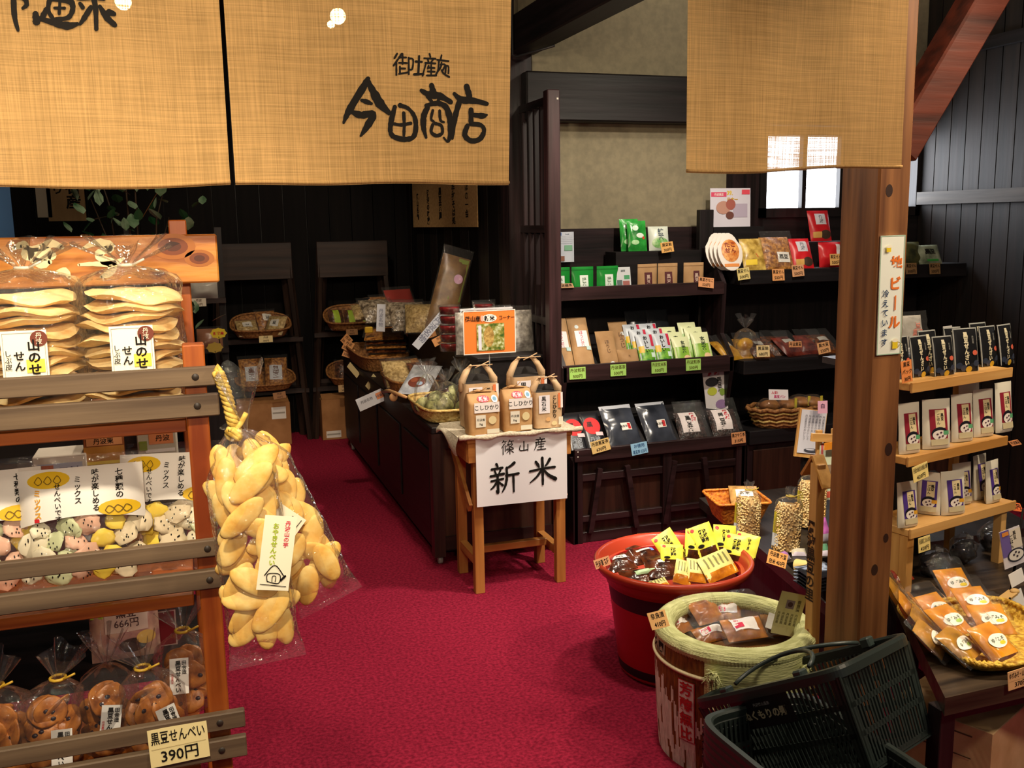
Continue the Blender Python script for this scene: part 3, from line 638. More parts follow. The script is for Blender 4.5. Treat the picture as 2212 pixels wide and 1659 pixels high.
# two long cracker bags hung by a straw rope from the slat ends
ROPE = varied('straw_rope', 'a8832c', 'e2c566', 60, .8, .4)
def long_bag(label, p0, p1, wd, Y0, Y1, seed, lab):
    a, b = aty(*p0, Y0), aty(*p1, Y1); d = b-a; ln = d.length; t = empty('cracker_bag', a)
    tag(t, label, 'bag of crackers', 'long bags of oval crackers hanging from the rack'); r0 = random.Random(seed)
    zax = -d.normalized(); xax = Vector((0, -1, 0)).cross(zax).normalized()*1; xax = zax.cross(Vector((0, -1, 0))).normalized()
    if xax.x < 0: xax = -xax
    yax = zax.cross(xax); M = Matrix((xax, yax, zax)).transposed().to_4x4(); t.matrix_world = Matrix.Translation(a) @ M
    # local: z points up to the knot, contents hang at negative z
    n = 33
    for i in range(n):
        s = .16+.80*(i//3)/(n//3); front = i % 3; m = MB()
        x = r0.uniform(-.26, .26)*wd if front == 0 else (.27 if front == 1 else -.27)*wd*r0.uniform(.7, 1.1)
        y = (-.019-.008*((i//3) % 2)) if front == 0 else r0.uniform(-.016, .018)
        L1 = r0.uniform(.036, .046); ang = r0.uniform(-1.0, 1.0)+(PI/2 if i % 4 else .3)
        rot = Matrix.Rotation(ang, 3, 'Y') @ Matrix.Rotation(r0.uniform(-.35, .35), 3, 'X')
        m.ell((x, y, -s*ln), (L1, .0062, .020), OVALC, rot, 20, 10, .05, i); m.build('oval_cracker', t)
    m = MB()
    def pos(u, v):
        an = 2*PI*u; s = v
        k = .12+.88*min(1, s/.2)**.8; k2 = k*(1 if s < .92 else 1-.0*s); fl = 1 if s < .93 else 1+1.6*(s-.93)
        dp = .030*k*(1 if s < .85 else max(.02, 1-(s-.85)/.13))
        wv = 1+.07*noise.noise(Vector((math.cos(an)*2+seed, math.sin(an)*2, s*9)))+(.25*math.sin(an*6) if s < .1 else 0)
        return (wd*.54*k2*fl*math.cos(an)*wv, dp*math.sin(an)*wv*1.15, -s*ln*1.07)
    m.grid(pos, 40, 44, FILM); m.build('clear_bag', t)
    m = MB(); m.grid(lambda u, v: (.018+.03*v*math.cos(u*3)*1.4, .02*v*math.sin(u*9+seed), .0+.10*v+.012*math.sin(u*12)), 14, 6, FILM) if seed == 2 else m.grid(lambda u, v: (-.01+.02*v*math.cos(u*6), .014*v*math.sin(u*6), .02*v), 14, 4, FILM)
    m.build('gathered_top', t)
    lw, lh = .052, .125
    L_ = card('label', lw, lh, plain('f5eed2', .5), [('text', plain('d0304a'), '丹\n波\n山\nの\n芋', .24, .76, .072, .02), ('text', plain('9fb820'), 'お\nや\nき\nせ\nん\nべ\nい', -.12, .62, .082, .035),
        ('brush', INK, [[(-.2, .12, .012), (-.2, .22, .012), (.16, .22, .012), (.16, .1, .012), (-.2, .12, .012)], [(-.3, .2, .014), (-.02, .34, .014), (.3, .2, .014)], [(-.05, .12, .01), (-.05, .19, .01), (.05, .19, .01), (.05, .12, .01)], [(.22, .14, .03), (.34, .2, .03)], [(-.4, .08, .01), (.4, .06, .01)]])], .0006, parent=t)
    L_.location = (lab[0], -.042, lab[1]); L_.rotation_euler = (R(0), R(lab[2]), R(lab[3]))
    return t
long_bag('long bag of oval crackers hanging further back, its label half hidden', (520, 930), (705, 1280), .104, 1.70, 1.72, 5, (.006, -.20, -26, 10))
long_bag('long bag of oval crackers hanging in front on a straw rope', (508, 925), (574, 1400), .108, 1.62, 1.60, 2, (.022, -.27, 14, 0))
rp = empty('straw_rope', aty(470, 800, 1.655)); tag(rp, 'yellow braided straw rope tying the long cracker bags to the rack', 'rope')
o0 = rp.location
m = MB(); path = [aty(*p, 1.645)-o0 for p in ((471, 806), (478, 822), (486, 845), (494, 872), (500, 900), (507, 925), (512, 938))]
def along(P_, t): k = t*(len(P_)-1); i = min(int(k), len(P_)-2); return P_[i].lerp(P_[i+1], k-i)
for s in range(3):
    m.tube([along(path, i/40)+Vector((.0065*math.cos(i*.75+s*2.09), .0065*math.sin(i*.75+s*2.09), 0)) for i in range(41)], .0048, ROPE, 7)
m.build('braid', rp)
m = MB()
for s in range(3): m.tube([aty(505+14*math.cos(a*.63+s), 938+10*math.sin(a*.63+s*2), 1.62-.004*s)-o0 for a in range(11)], .005, ROPE, 7)
m.tube([aty(*p, 1.62)-o0 for p in ((505, 935), (520, 915), (532, 892))], .0045, ROPE, 6)
m.build('knot', rp)
m = MB(); m.tube([aty(*p, 1.655)-o0 for p in ((471, 806), (466, 798), (470, 790), (476, 798), (473, 812))], .004, ROPE, 6); m.build('loop', rp)
# ------------------------------------------------------------------ things behind the cracker rack
WICK = varied('brown_wicker', '6a4220', 'a87440', 70, .7, .6, 3); WICKL = varied('pale_wicker', 'a8823e', 'd8bc74', 70, .7, .6, 3)
CARTON = varied('brown_carton', '8f6238', 'a8774a', 8, .75)
SNACK = varied('brown_snack_mix', '6a3a18', 'b8803c', 60, .45, .5, 2); DKSNACK = varied('dark_snack_mix', '2b160e', '6d3c1c', 60, .35, .5, 2)
PALES = varied('pale_snack_mix', '8f7442', 'cdb27a', 60, .5, .5, 2); REDS = varied('red_jelly', '4a0c0e', '8e1f22', 30, .2, .1)
TAGO = plain('d99a62', .6); TAGC = plain('e3cf98', .6)
def small_tag(label, loc, w, h, lines, m=None, yaw=0, tilt=.12, roll=0, group=None, ink=None):
    return price_card('price_card', label, group, loc, yaw, w, h, lines, m or TAGO, ink or plain('4a2a16'), tilt, roll, bold=.016)
def box(parent, name, x0, x1, y0, y1, z0, z1, m, bev=0): b = MB(); b.box(x0, x1, y0, y1, z0, z1, m, bev); return b.build(name, parent)
def carton(loc, w, d, h, label, yaw=0, sticker=None, m=None, items=(), flaps=False):
    t = empty('cardboard_box', loc, yaw); tag(t, label, 'cardboard box'); m = m or CARTON
    b = MB(); b.box(-w/2, w/2, -d/2, d/2, 0, h, m, .002)
    decal(b, lambda x, z, e: (x, -d/2-e, z), list(items), w, h); b.build('body', t)
    if flaps:
        b = MB(); b.box(-w/2, w/2, -d/2, -d/2+.003, h, h+.001, m); b.bar((0, -d/2, h+.002), (0, -d*.1, h+.03), w*.96, .003, m); b.build('flap', t)
    b = MB(); b.grid(lambda u, v: (-w/2+w*u, -.022+.044*v, h+.0008), 1, 1, plain('b08a5a', .3)); b.build('tape', t)
    if sticker:
        k = MB(); decal(k, lambda x, z, e: (x, -d/2-e, z), [('rect', PAPER)+sticker, ('rect', plain('9b958c'), sticker[0]+.02, (sticker[1]+sticker[3])/2-.02, sticker[2]-.02, (sticker[1]+sticker[3])/2+.02)], w, h, .001); k.build('sticker', t)
    return t
# low stand behind the rack, seen through its gaps
ls2 = empty('low_display_stand', (-.36, 2.32, 0)); tag(ls2, 'low dark two level stand behind the cracker rack', 'display stand')
zt1 = rz(250, 1035, 2.3)-.02; zt0 = rz(250, 1425, 2.3)
for z in (zt1, zt0): box(ls2, 'shelf_board', -.55, .38, -.12, .34, z-.02, z, BLACKW['x'])
for x in (-.55, .335):
    for y in (-.12, .30): box(ls2, 'leg', x, x+.04, y, y+.04, 0, zt1-.02, wood('grey_leg', '2a241f', '4a4038', 'z'))
def pack_box(px, Y, z, w, d, h, label, m, items, yaw=0):
    X = sx(px, Y, z); t = MB(); t.box(-w/2, w/2, 0, d, 0, h, m, .002); decal(t, lambda x, q, e: (x, -e, q), items, w, h)
    o = t.build('gift_box'); place(o, (X, Y, z), yaw); return tag(o, label, 'gift box')
pack_box(135, 2.3, zt1, .11, .10, .085, 'white gift box with an orange and blue label behind the cracker rack', plain('cfc8be'), [('rect', plain('aab2cc'), -.42, .3, .42, .8), ('rect', plain('b5542c'), -.34, .34, -.12, .76), ('text', plain('3a4670'), '丹波', .18, .55, .3, .02)])
pack_box(232, 2.31, zt1, .085, .10, .12, 'brown gift box with a yellow stripe behind the cracker rack', plain('8a4a22'), [('rect', plain('b07a34'), -.5, .5, .5, .8), ('rect', plain('dcc04a'), -.5, .46, .5, .52), ('rect', plain('c98a5c'), -.42, .82, .46, .99), ('text', INK, '丹波栗', 0, .9, .12, .015)])
pack_box(295, 2.34, zt1, .06, .08, .12, 'black gift box behind the cracker rack, between the brown and the grey box', plain('1c1a20', .3), [('rect', plain('3a3a42'), -.5, .62, .5, .66)], R(8))
pack_box(346, 2.3, zt1, .085, .12, .155, 'pale grey gift box with an orange tag behind the cracker rack', plain('b8b4a6'), [('rect', plain('d98a5a'), -.2, .6, .42, .78), ('text', INK, '丹波', .15, .69, .1, .015), ('rect', plain('e8e8ea'), -.3, .48, .45, .53), ('ell', INK, .1, .3, .18, .06), ('rect', plain('7d8f3a'), -.45, .52, -.25, .66)])
X = sx(275, 2.3, zt0)
o = pouch('snack_pack', .15, .13, .05, varied('pink_snack', 'a06a6a', 'c9a08a', 30, .3), [('rect', plain('d0b4a8'), -.28, .5, .34, .98), ('text', plain('4a2a2a'), '黒豆\n666円', .03, .74, .17, .015), ('poly', plain('a8c040'), [(-.48, .78), (-.3, .78), (-.24, .95), (-.36, .88), (-.46, .98)]), ('ell', plain('3a2420'), .1, .25, .2, .13), ('ell', plain('c9a050'), .3, .36, .14, .12)])
place(o, (X, 2.3, zt0), R(4), R(12)); tag(o, 'pinkish snack pack with a 666 yen label and green star behind the cracker rack', 'snack pack')
o = card('red_card', .06, .085, plain('8a1420'), [('rect', plain('c8a8a0'), -.5, 0, .5, .03), ('rect', plain('c8a8a0'), -.5, .97, .5, 1), ('rect', plain('c8a8a0'), .45, 0, .5, 1)]); place(o, (sx(352, 2.34, zt0+.05), 2.34, zt0), 0, .1); tag(o, 'small red card with a white border behind the cracker rack', 'card')

# ------------------------------------------------------------------ the inner room: plant, hangings, ladder racks
LEAFM = varied('plant_leaf', '3c6a44', 'a8c4a4', 9, .4, .1); LEAFD = plain('1e4a2a', .5)
pl = empty('potted_plant', (sx(285, 4.6, 1.5), 4.6, 0)); tag(pl, 'leafy green plant showing above the plank sign of the cracker rack', 'plant')
m = MB(); m.lathe([(0, 0), (.12, 0), (.16, .28), (.15, .3), (.14, .26), (0, .26)], plain('3a2a22'), 24); m.build('pot', pl)
m = MB(); r0 = random.Random(5)
tips = []
for i in range(9):
    a = r0.uniform(0, 6.28); q = Vector((.16*math.cos(a), .13*math.sin(a), 1.35+r0.uniform(-.15, .6))); tips.append(q)
    m.tube([(0, 0, .26), (q.x*.25, q.y*.25, .8), (q.x*.7, q.y*.7, q.z-.15), tuple(q)], [.008, .007, .004, .002], plain('3a2c1c'), 5)
m.tube([(.05, -.05, 1.55), (.16, -.06, 1.72), (.24, -.06, 1.8)], .002, plain('8a6a3c'), 4)
m.build('stem', pl)
m = MB(); m2 = MB()
for i in range(190):
    q = tips[i % 9]+Vector((r0.gauss(0, .07), r0.gauss(0, .06), r0.uniform(-.42, .14))); s = r0.uniform(.024, .042)
    e = Matrix.Rotation(r0.uniform(0, 6.28), 3, 'Z') @ Matrix.Rotation(r0.uniform(.2, 1.5), 3, 'X')
    lf = [(0, 0, 0), (.55*s, .5*s, .05*s), (.62*s, 1.1*s, 0), (.3*s, 1.7*s, -.1*s), (0, 2*s, -.18*s), (-.3*s, 1.7*s, -.1*s), (-.62*s, 1.1*s, 0), (-.55*s, .5*s, .05*s), (0, 1*s, -.1*s)]
    (m if i % 3 else m2).add([q+e @ Vector(p) for p in lf], [(8, i2, (i2+1) % 8) for i2 in range(8)], LEAFM if i % 3 else LEAFD)
m.build('leaves', pl); m2.build('dark_leaves', pl)
def hanging(name, label, cat, px0, py0, px1, py1, Y, m, items=()):
    a, b = aty(px0, py1, Y), aty(px1, py0, Y); w, h = b.x-a.x, b.z-a.z
    o = card(name, w, h, m, items, .01); place(o, ((a.x+b.x)/2, Y, a.z)); return tag(o, label, cat)
OLDW = varied('old_sign_wood', '8a6a40', 'b08c58', 8, .6, .1, 4, (1, 1, .2))
hanging('wooden_sign', 'tall brown wooden signboard with brushed writing, just left of the plant', 'sign', 106, 300, 172, 478, 7.09, OLDW, [('text', INK, '丹\n波\n名\n産', .2, .5, .18, .03), ('text', INK, '手\n作\nり', -.2, .55, .15, .02)])
hanging('paper_strip', 'narrow white paper strip hanging left of the wooden signboard', 'notice', 82, 300, 98, 470, 7.09, plain('b8ad98'), [('text', INK, '御\n土\n産', 0, .5, .14, .02)])
hanging('blue_sheet', 'blue banner at the left picture edge below the curtain', 'sheet', -60, 300, 11, 516, 7.09, plain('5f9ae0', .5))  # flat blue sheet added in place of a bright blue strip
o = empty('dark_counter', (sx(120, 5.9, .9), 5.9, 0)); tag(o, 'dark counter below the wooden signboard behind the cracker rack', 'counter'); box(o, 'body', -.9, .45, -.2, .3, 0, 1.25, plain('2a221f')); box(o, 'counter_top', -.92, .47, -.23, .32, 1.25, 1.28, plain('5a4c42'))
def ladder(pxc, Y, label, tops, half_top, half_bot, ztop):
    X = sx(pxc, Y, .7); t = empty('ladder_rack', (X, Y, 0)); tag(t, label, 'display rack', 'dark ladder racks in the inner room')
    W_ = wood('ladder_wood', '1c1311', '3a2a22', 'z', .5); Wx = wood('ladder_wood', '1a1110', '33231d', 'x', .5)
    for s in (-1, 1):
        b = MB(); b.bar((s*half_top, 0, ztop), (s*half_bot, -.05, 0), .045, .03, W_); b.build('leg', t)
        b = MB(); b.bar((s*half_top*.9, .03, ztop-.2), (s*half_bot*.9, .12, 0), .04, .03, W_); b.build('back_leg', t)
    box(t, 'header_board', -half_top-.03, half_top+.03, -.032, -.017, ztop-.25, ztop, Wx, .003)
    for z in tops:
        q = half_top+(half_bot-half_top)*(1-z/ztop)+.03; b = MB(); b.box(-q, q, -.06, -.03, z-.045, z-.015, Wx); b.box(-q*.92, q*.92, .08, .11, z-.01, z+.02, Wx); b.box(-q*.9, q*.9, -.05, .11, z-.015, z-.012, Wx); b.build('crossbar', t)
    return t, X
def zaru(loc, w, d, h, label, m=None, yaw=0, tilt=-.15, group=None):
    """shallow scoop basket: low rim at the front, raised at the back corners"""
    t = empty('wicker_basket', loc, yaw); tag(t, label, 'basket', group); m = m or WICK; b = MB()
    def rim(a): x = w/2*math.copysign(abs(math.cos(a))**.75, math.cos(a)); y = d/2*math.copysign(abs(math.sin(a))**.75, math.sin(a)); return x, y, h*(.35+.65*max(0, (y/d+.5))**1.5)
    def pos(u, v):
        x, y, z = rim(2*PI*u); k = .62+.38*v if v > .35 else (v/.35)*.753
        return (x*k, y*k, z*max(0, (v-.35)/.65)**1.2+.004)
    b.grid(pos, 44, 12, m); b.build('woven_body', t)
    b = MB(); b.tube([rim(2*PI*i/44) for i in range(44)], .008, m, 7, True); b.build('rim', t); return t
def heap(label, cat, name, centres, size, mats, film_=True, group=None, labm=None, seed=0, tilt=R(35), stick=None):
    """small clear packs lying in a tray, each a thing"""
    out = []
    for i, (c, yaw) in enumerate(centres):
        w, h, t_ = size; m_ = mats[i % len(mats)]; b = MB(); r0 = random.Random(seed+i)
        o = pouch(name, w, h, t_, m_, (), 'flat', None, [('label', stick)] if stick else (), .25, seed+i*3, None, None, 8, 9)
        pf = MB(); T = .5*t_
        pf.grid(lambda u, v: (w*1.1*(u-.5), -T*1.25*max(0, 1-(2*abs(u-.5))**2.5)**.6*max(0, 1-abs(2*v-1)**3)-.001-.004*noise.noise(Vector((u*7+i, v*7, seed))), h*(1.16*v-.05)), 10, 11, FILM)
        pf.build('wrapper', o)
        place(o, c, yaw, tilt+r0.uniform(-.15, .15)); tag(o, label[i] if isinstance(label, (list, tuple)) else label, cat, group); out.append(o)
    return out
zA = (aty(574, 728, 6.82).z, aty(574, 842, 6.80).z)
LW = plain('d5d2cb'); 
LA, XA = ladder(557, 6.9, 'dark ladder rack with a header board, nearest the cracker rack sign', (zA[0]-.0, zA[1]), .23, .325, 1.39)
zaru((XA+.02, 6.80, zA[0]), .40, .22, .16, 'scoop basket of pale snacks on the left ladder rack, upper level')
zaru((XA+.03, 6.79, zA[1]), .40, .22, .14, 'scoop basket of brown crackers on the left ladder rack, lower level')
LBX, XB = ladder(768, 6.9, 'dark ladder rack with a header board, partly behind the long cabinet', (zA[0]+.02, zA[1]), .22, .325, 1.39)
zaru((XB-.04, 6.80, zA[0]+.02), .38, .22, .17, 'scoop basket with lime labelled packs on the right ladder rack')
zaru((XB-.03, 6.79, zA[1]), .40, .22, .16, 'scoop basket on the right ladder rack, lower level beside the cabinet')
ST = lambda c=None: [('rect', c or LW, -.22, .4, .22, .75), ('text', INK, '豆', 0, .58, .2, .02)]
heap(['pale snack pack leaning left in the upper basket of the left ladder rack', 'pale snack pack lying front right in the upper basket of the left ladder rack', 'pale snack pack at the back of the upper basket of the left ladder rack'], 'snack pack', 'snack_pack',
     [((XA-.06, 6.74, zA[0]+.02), R(10)), ((XA+.09, 6.74, zA[0]+.02), R(-35)), ((XA+.08, 6.84, zA[0]+.05), R(15))], (.14, .15, .05), [PALES, PALES, SNACK], stick=ST(), seed=2, tilt=R(42))
heap(['brown cracker pack with a white label, left one of the pair in the lower basket', 'brown cracker pack with a white label, right one of the pair in the lower basket'], 'snack pack', 'snack_pack',
     [((XA-.06, 6.76, zA[1]+.012), R(5)), ((XA+.10, 6.77, zA[1]+.012), R(-6))], (.15, .22, .06), [SNACK], stick=[('rect', plain('b8bcc4'), -.28, .25, .28, .72), ('text', plain('5a3424'), '黒\n豆', 0, .5, .2, .03)], seed=5, tilt=R(20))
heap(['dark snack pack with a lime strip, first from the left in the right ladder basket', 'dark snack pack with a lime strip, middle of the right ladder basket', 'dark snack pack with a lime strip, nearest the cabinet bags in the right ladder basket'], 'snack pack', 'snack_pack',
     [((XB-.14, 6.76, zA[0]+.035), R(8)), ((XB-.04, 6.75, zA[0]+.035), 0), ((XB+.06, 6.76, zA[0]+.035), R(-8))], (.10, .15, .05), [DKSNACK], stick=[('rect', plain('a4c02c'), -.22, .1, .22, .95)], seed=8, tilt=R(34))
heap(['dark pack with a white sticker in the lower basket of the right ladder rack'], 'snack pack', 'snack_pack', [((XB-.10, 6.76, zA[1]+.02), R(-8))], (.15, .16, .05), [DKSNACK], stick=[('rect', LW, .0, .2, .35, .5)], seed=11, tilt=R(30))
small_tag('cream price tag on the upper basket of the left ladder rack', (XA+.04, 6.67, zA[0]-.02), .09, .045, ['丹波', '300円'], TAGC)
small_tag('brown price tag on the lower basket of the left ladder rack', (XA+.11, 6.66, zA[1]-.045), .085, .045, ['丹波', '300円'], plain('9a6a42'), roll=R(-6))
small_tag('brown price tag on the upper basket of the right ladder rack', (XB-.06, 6.67, zA[0]+.0), .08, .04, ['丹波', '300円'], plain('a87a50'))
small_tag('cream price tag on the lower basket of the right ladder rack', (XB-.13, 6.66, zA[1]-.03), .085, .05, ['丹波', '300円'], plain('c9a878'))
p = aty(572, 945, 6.75); carton((p.x, 6.84, 0), .36, .22, .30, 'carton with a white sticker under the left ladder rack', sticker=(.15, .62, .42, .9), flaps=True)
p = aty(738, 945, 6.75); carton((p.x, 6.86, 0), .26, .2, .29, 'carton with a green mark under the right ladder rack', sticker=(-.4, .05, .0, .22), items=[('ell', plain('2f5a30'), .3, .5, .12, .2)], flaps=True)
# third ladder rack, mostly hidden by the cracker rack
L3 = sx(440, 6.3, .9); z6 = (aty(440, 634, 6.25).z, aty(440, 742, 6.25).z)
t3 = empty('ladder_rack', (L3, 6.3, 0)); tag(t3, 'dark rack with white packs seen beside the upright post of the cracker rack', 'display rack', 'dark ladder racks in the inner room')
for x in (-.42, .10): box(t3, 'leg', x, x+.04, 0, .04, 0, 1.5, BLACKW['z'])
for z in z6: box(t3, 'shelf_board', -.42, .14, -.08, .2, z-.06, z-.03, wood('ladder_wood', '1a1110', '33231d', 'x', .5))
heap(['white wrapped pack on the dark rack, just right of the plank sign post', ], 'snack pack', 'snack_pack', [((L3+.01, 6.22, z6[0]-.03), 0)], (.17, .11, .05), [plain('a8a49c', .3)], seed=21, tilt=.2)
heap(['brown and silver pack on the dark rack above the weathered slats', ], 'snack pack', 'snack_pack', [((L3+.03, 6.22, z6[1]-.03), 0)], (.15, .13, .05), [plain('8a5a40', .3)], seed=22, tilt=.3)
small_tag('white price tag on the dark rack right of the plank sign post', (L3-.02, 6.2, z6[0]-.075), .085, .05, ['丹波', '300円'], plain('d0c6b4'))
for i, (px, py, c, lb) in enumerate(((472, 720, 'd8c030', 'yellow flower shaped tag with red lettering behind the straw rope'), (464, 751, 'b0943c', 'round gold tag above the straw rope'))):
    X = sx(px, 5.9, .9); q = aty(px, py, 5.9); b = MB(); n = 24
    b.add([(.045*(1+.1*math.cos(j*PI/1.5))*math.cos(2*PI*j/n), -.001, .030*(1+.1*math.cos(j*PI/1.5))*math.sin(2*PI*j/n)) for j in range(n)], [tuple(range(n))], plain(c))
    b.add([(.045*(1+.1*math.cos(j*PI/1.5))*math.cos(2*PI*j/n), .001, .030*(1+.1*math.cos(j*PI/1.5))*math.sin(2*PI*j/n)) for j in range(n)], [tuple(range(n-1, -1, -1))], plain(c))
    if i == 0: decal(b, lambda x, z, e: (x, -.001-e, z), [('text', RED, '新発売', 0, 0, .02, .03)], 1, 1)
    b.tube([(.0, 0, -.02), (.01, .01, -.12), (.02, .05, -.35)], .003, INK, 5)
    o = b.build('flower_tag'); o.location = q; tag(o, lb, 'tag')
o = empty('pedestal', (sx(470, 5.95, .5), 5.95, 0)); tag(o, 'dark pedestal behind the straw rope carrying the flower shaped tags', 'stand'); box(o, 'column', -.12, .1, -.03, .2, 0, .62, BLACKW['z']); box(o, 'slab', -.14, .12, -.05, .22, .62, .65, BLACKW['x'])

# ------------------------------------------------------------------ long dark cabinet with snack baskets
XC, Y0C, Y1C, ZC = .955, 3.995, 6.55, .63
cab = empty('long_cabinet', (XC, Y0C, 0)); tag(cab, 'long dark wooden cabinet with caster feet running back along the carpet aisle', 'cabinet')
m = MB(); m.box(.012, .60, .012, Y1C-Y0C, .06, ZC-.03, BLACKW['y']); m.build('body', cab)
m = MB(); m.box(0, .61, -.005, Y1C-Y0C, ZC-.03, ZC, BLACKW['y'], .004); m.build('cabinet_top', cab)
for x in (0, .56): box(cab, 'corner_post', x, x+.05, -.004, .05, .04, ZC-.03, wood('cab_post', '1a0f0e', '3a2420', 'z', .4))
for z in (.07, ZC-.10): box(cab, 'end_rail', .05, .56, 0, .02, z, z+.06, wood('cab_rail', '190f0e', '33211d', 'x', .4))
box(cab, 'end_panel', .05, .56, .008, .014, .13, ZC-.10, wood('cab_panel', '2a1a14', '4a3226', 'z', .4))
for k in range(4):
    y = .03+k*.63; box(cab, 'side_panel', .004, .012, y+.05, y+.60, .14, ZC-.12, BLACKW['y'], .003)
for x, y in ((.03, .03), (.57, .03), (.03, 2.4), (.57, 2.4)):
    b = MB(); b.M = Matrix.Translation((x, y, .021)) @ Matrix.Rotation(PI/2, 4, 'Y'); b.lathe([(0, -.011), (.018, -.011), (.021, -.006), (.021, .006), (.018, .011), (0, .011)], plain('8d8a86', .3), 16)
    b.M = Matrix.Identity(4); b.box(x-.016, x+.016, y-.012, y+.012, .036, .06, plain('6d6a66', .3)); b.build('caster', cab)
UT = .885
m = MB(); m.box(.30, .60, .25, Y1C-Y0C, ZC, UT-.02, BLACKW['y']); m.build('upper_step', cab)
m = MB(); m.box(.285, .61, .24, Y1C-Y0C, UT-.02, UT, BLACKW['y'], .003); m.build('step_top', cab)
# baskets on the lower level: x runs across the cabinet, 0 .. .30
def on_cab(px, Y, z): return (sx(px, Y, z), Y, z)
def tray(loc, w, d, h, label, m, yaw=0):
    t = empty('wicker_tray', loc, yaw); tag(t, label, 'basket'); b = MB()
    def rim(a): return (w/2*math.copysign(abs(math.cos(a))**.45, math.cos(a)), d/2*math.copysign(abs(math.sin(a))**.45, math.sin(a)))
    def pos(u, v):
        x, y = rim(2*PI*u)
        if v < .3: k = v/.3*.9; return (x*k, y*k, .003)
        k = .9+.1*(v-.3)/.7; return (x*k+.0015*math.sin(u*2*PI*30+v*40), y*k, h*(v-.3)/.7)
    b.grid(pos, 60, 12, m); b.build('woven_body', t)
    b = MB(); b.tube([rim(2*PI*i/60)+(h,) for i in range(60)], .007, m, 7, True); b.build('rim', t); return t
ZL = ZC
tA = tray((1.10, 4.27, ZL), .30, .48, .06, 'pale bamboo tray of clear bags at the near end of the long cabinet', WICKL)
tB = tray((1.10, 4.98, ZL), .29, .46, .075, 'brown wicker tray behind the pale bamboo tray on the long cabinet', WICK)
tC = tray((1.10, 6.02, ZL), .30, .80, .09, 'brown wicker tray of stacked brown packs with orange tags on the cabinet', WICK)
# near tray: tied bags with brown pots and green lids
POT = plain('3c221c', .25); GRN = varied('olive_mottled_lid', '4c4c20', 'b4b478', 40, .5)
for i, (x, y, zz, lb) in enumerate(((1.03, 4.12, 0, 'clear bag with brown cups and mottled lids, front left in the bamboo tray'), (1.17, 4.11, 0, 'clear bag with brown cups and mottled lids, front right in the bamboo tray'), (1.01, 4.27, .0, 'clear bag with brown cups at the aisle side of the bamboo tray'), (1.11, 4.31, .01, 'tall twisted clear bag standing in the middle of the bamboo tray'), (1.20, 4.38, .01, 'clear bag with an olive lid at the back right of the bamboo tray'))):
    t = empty('sweets_bag', (x, y, ZL+.006+zz), R(30*i-40)); tag(t, lb, 'bag of sweets', 'clear bags in the bamboo tray')
    for k in range(2):
        b = MB(); b.M = Matrix.Translation((-.03+.058*k, 0, .042+.02*k)) @ Matrix.Rotation(R(74), 4, 'X') @ Matrix.Rotation(R(30*k-15), 4, 'Y'); b.lathe([(0, -.034), (.030, -.034), (.037, .020), (0, .020)], POT, 18); b.lathe([(.038, .010), (.038, .030), (0, .032)], GRN, 18); b.build('cup', t)
    tied_bag(t, .068, .085, .13+.03*(i % 3), .185+.03*(i % 3), seed=i+30, tie=False, ry=.056, flare=.7)
o = pouch('snack_pack', .16, .22, .03, varied('silver_print', '8a8f9a', 'c8ccd4', 20, .2), [('ell', plain('6a3426'), 0, .35, .3, .17), ('ell', plain('9db4d0'), .12, .30, .1, .06), ('ell', plain('8a4a30'), -.12, .4, .12, .07)])
place(o, (1.00, 4.56, ZL+.05), R(-40), R(58)); tag(o, 'silver pack with a brown bean picture lying between the wicker trays', 'snack pack')
for i in range(7):
    o = pouch('snack_pack', .24, .30, .030, DKSNACK if i % 2 else SNACK, (), 'flat', None, (), .3, i+50); pf = MB(); pf.grid(lambda u, v: (.26*(u-.5), -.02-.008*noise.noise(Vector((u*8+i, v*8, 1))), .33*v), 10, 10, FILM); pf.build('wrapper', o)
    place(o, (1.11+.006*(i % 3), 5.72+.015*i, ZL+.03+.024*i), R(-14), R(80)); tag(o, 'thin brown pack in the flat stack on the wicker tray', 'snack pack', 'brown packs stacked in the wicker tray')
b = MB(); b.cbox((0, 0, .02), (.05, .02, .04), plain('c8a030', .4), None, .006); o = b.build('bow'); o.location = (1.03, 5.86, ZL+.215); tag(o, 'yellow bow on top of the flat stack of brown packs', 'bow')
for i, (x, y, r_, c) in enumerate(((1.03, 4.92, 0, PALES), (1.15, 5.02, 20, SNACK), (1.06, 5.12, -15, SNACK), (1.17, 4.86, 8, DKSNACK))):
    heap(['brown snack pack in the wicker tray behind the bamboo tray, %s' % ('nearest the aisle', 'in the middle', 'at its far side', 'next to the step')[i]], 'snack pack', 'snack_pack', [((x, y, ZL+.03), R(r_))], (.16, .19, .05), [c], seed=60+i, tilt=R(55))
for i, (px, py, lb, yw, rl) in enumerate(((742, 743, 'orange tag sticking out at the far corner of the wicker tray', 40, 40), (747, 757, 'orange tag below the far corner tag of the wicker tray', 30, 25), (749, 772, 'orange tag lowest at the corner of the wicker tray', 20, 20))):
    q = atx(px, py, .943+.004*i); small_tag(lb, q, .07, .065, ['丹波', '300円'], TAGO, R(-yw), .3, R(rl), 'orange tags at the wicker tray')
q = atx(812, 874, .925); o = card('notice_strip', .19, .07, plain('cfd3dc'), [('rect', plain('d98a5a'), .1, .3, .32, .8), ('text', plain('5a5a66'), '丹波名物', -.2, .6, .26, .01), ('text', plain('5a5a66'), '300円', .21, .55, .3, .015)]); place(o, q, R(-25), R(10), R(-24)); tag(o, 'long white notice strip with an orange patch clipped to the bamboo tray', 'notice')
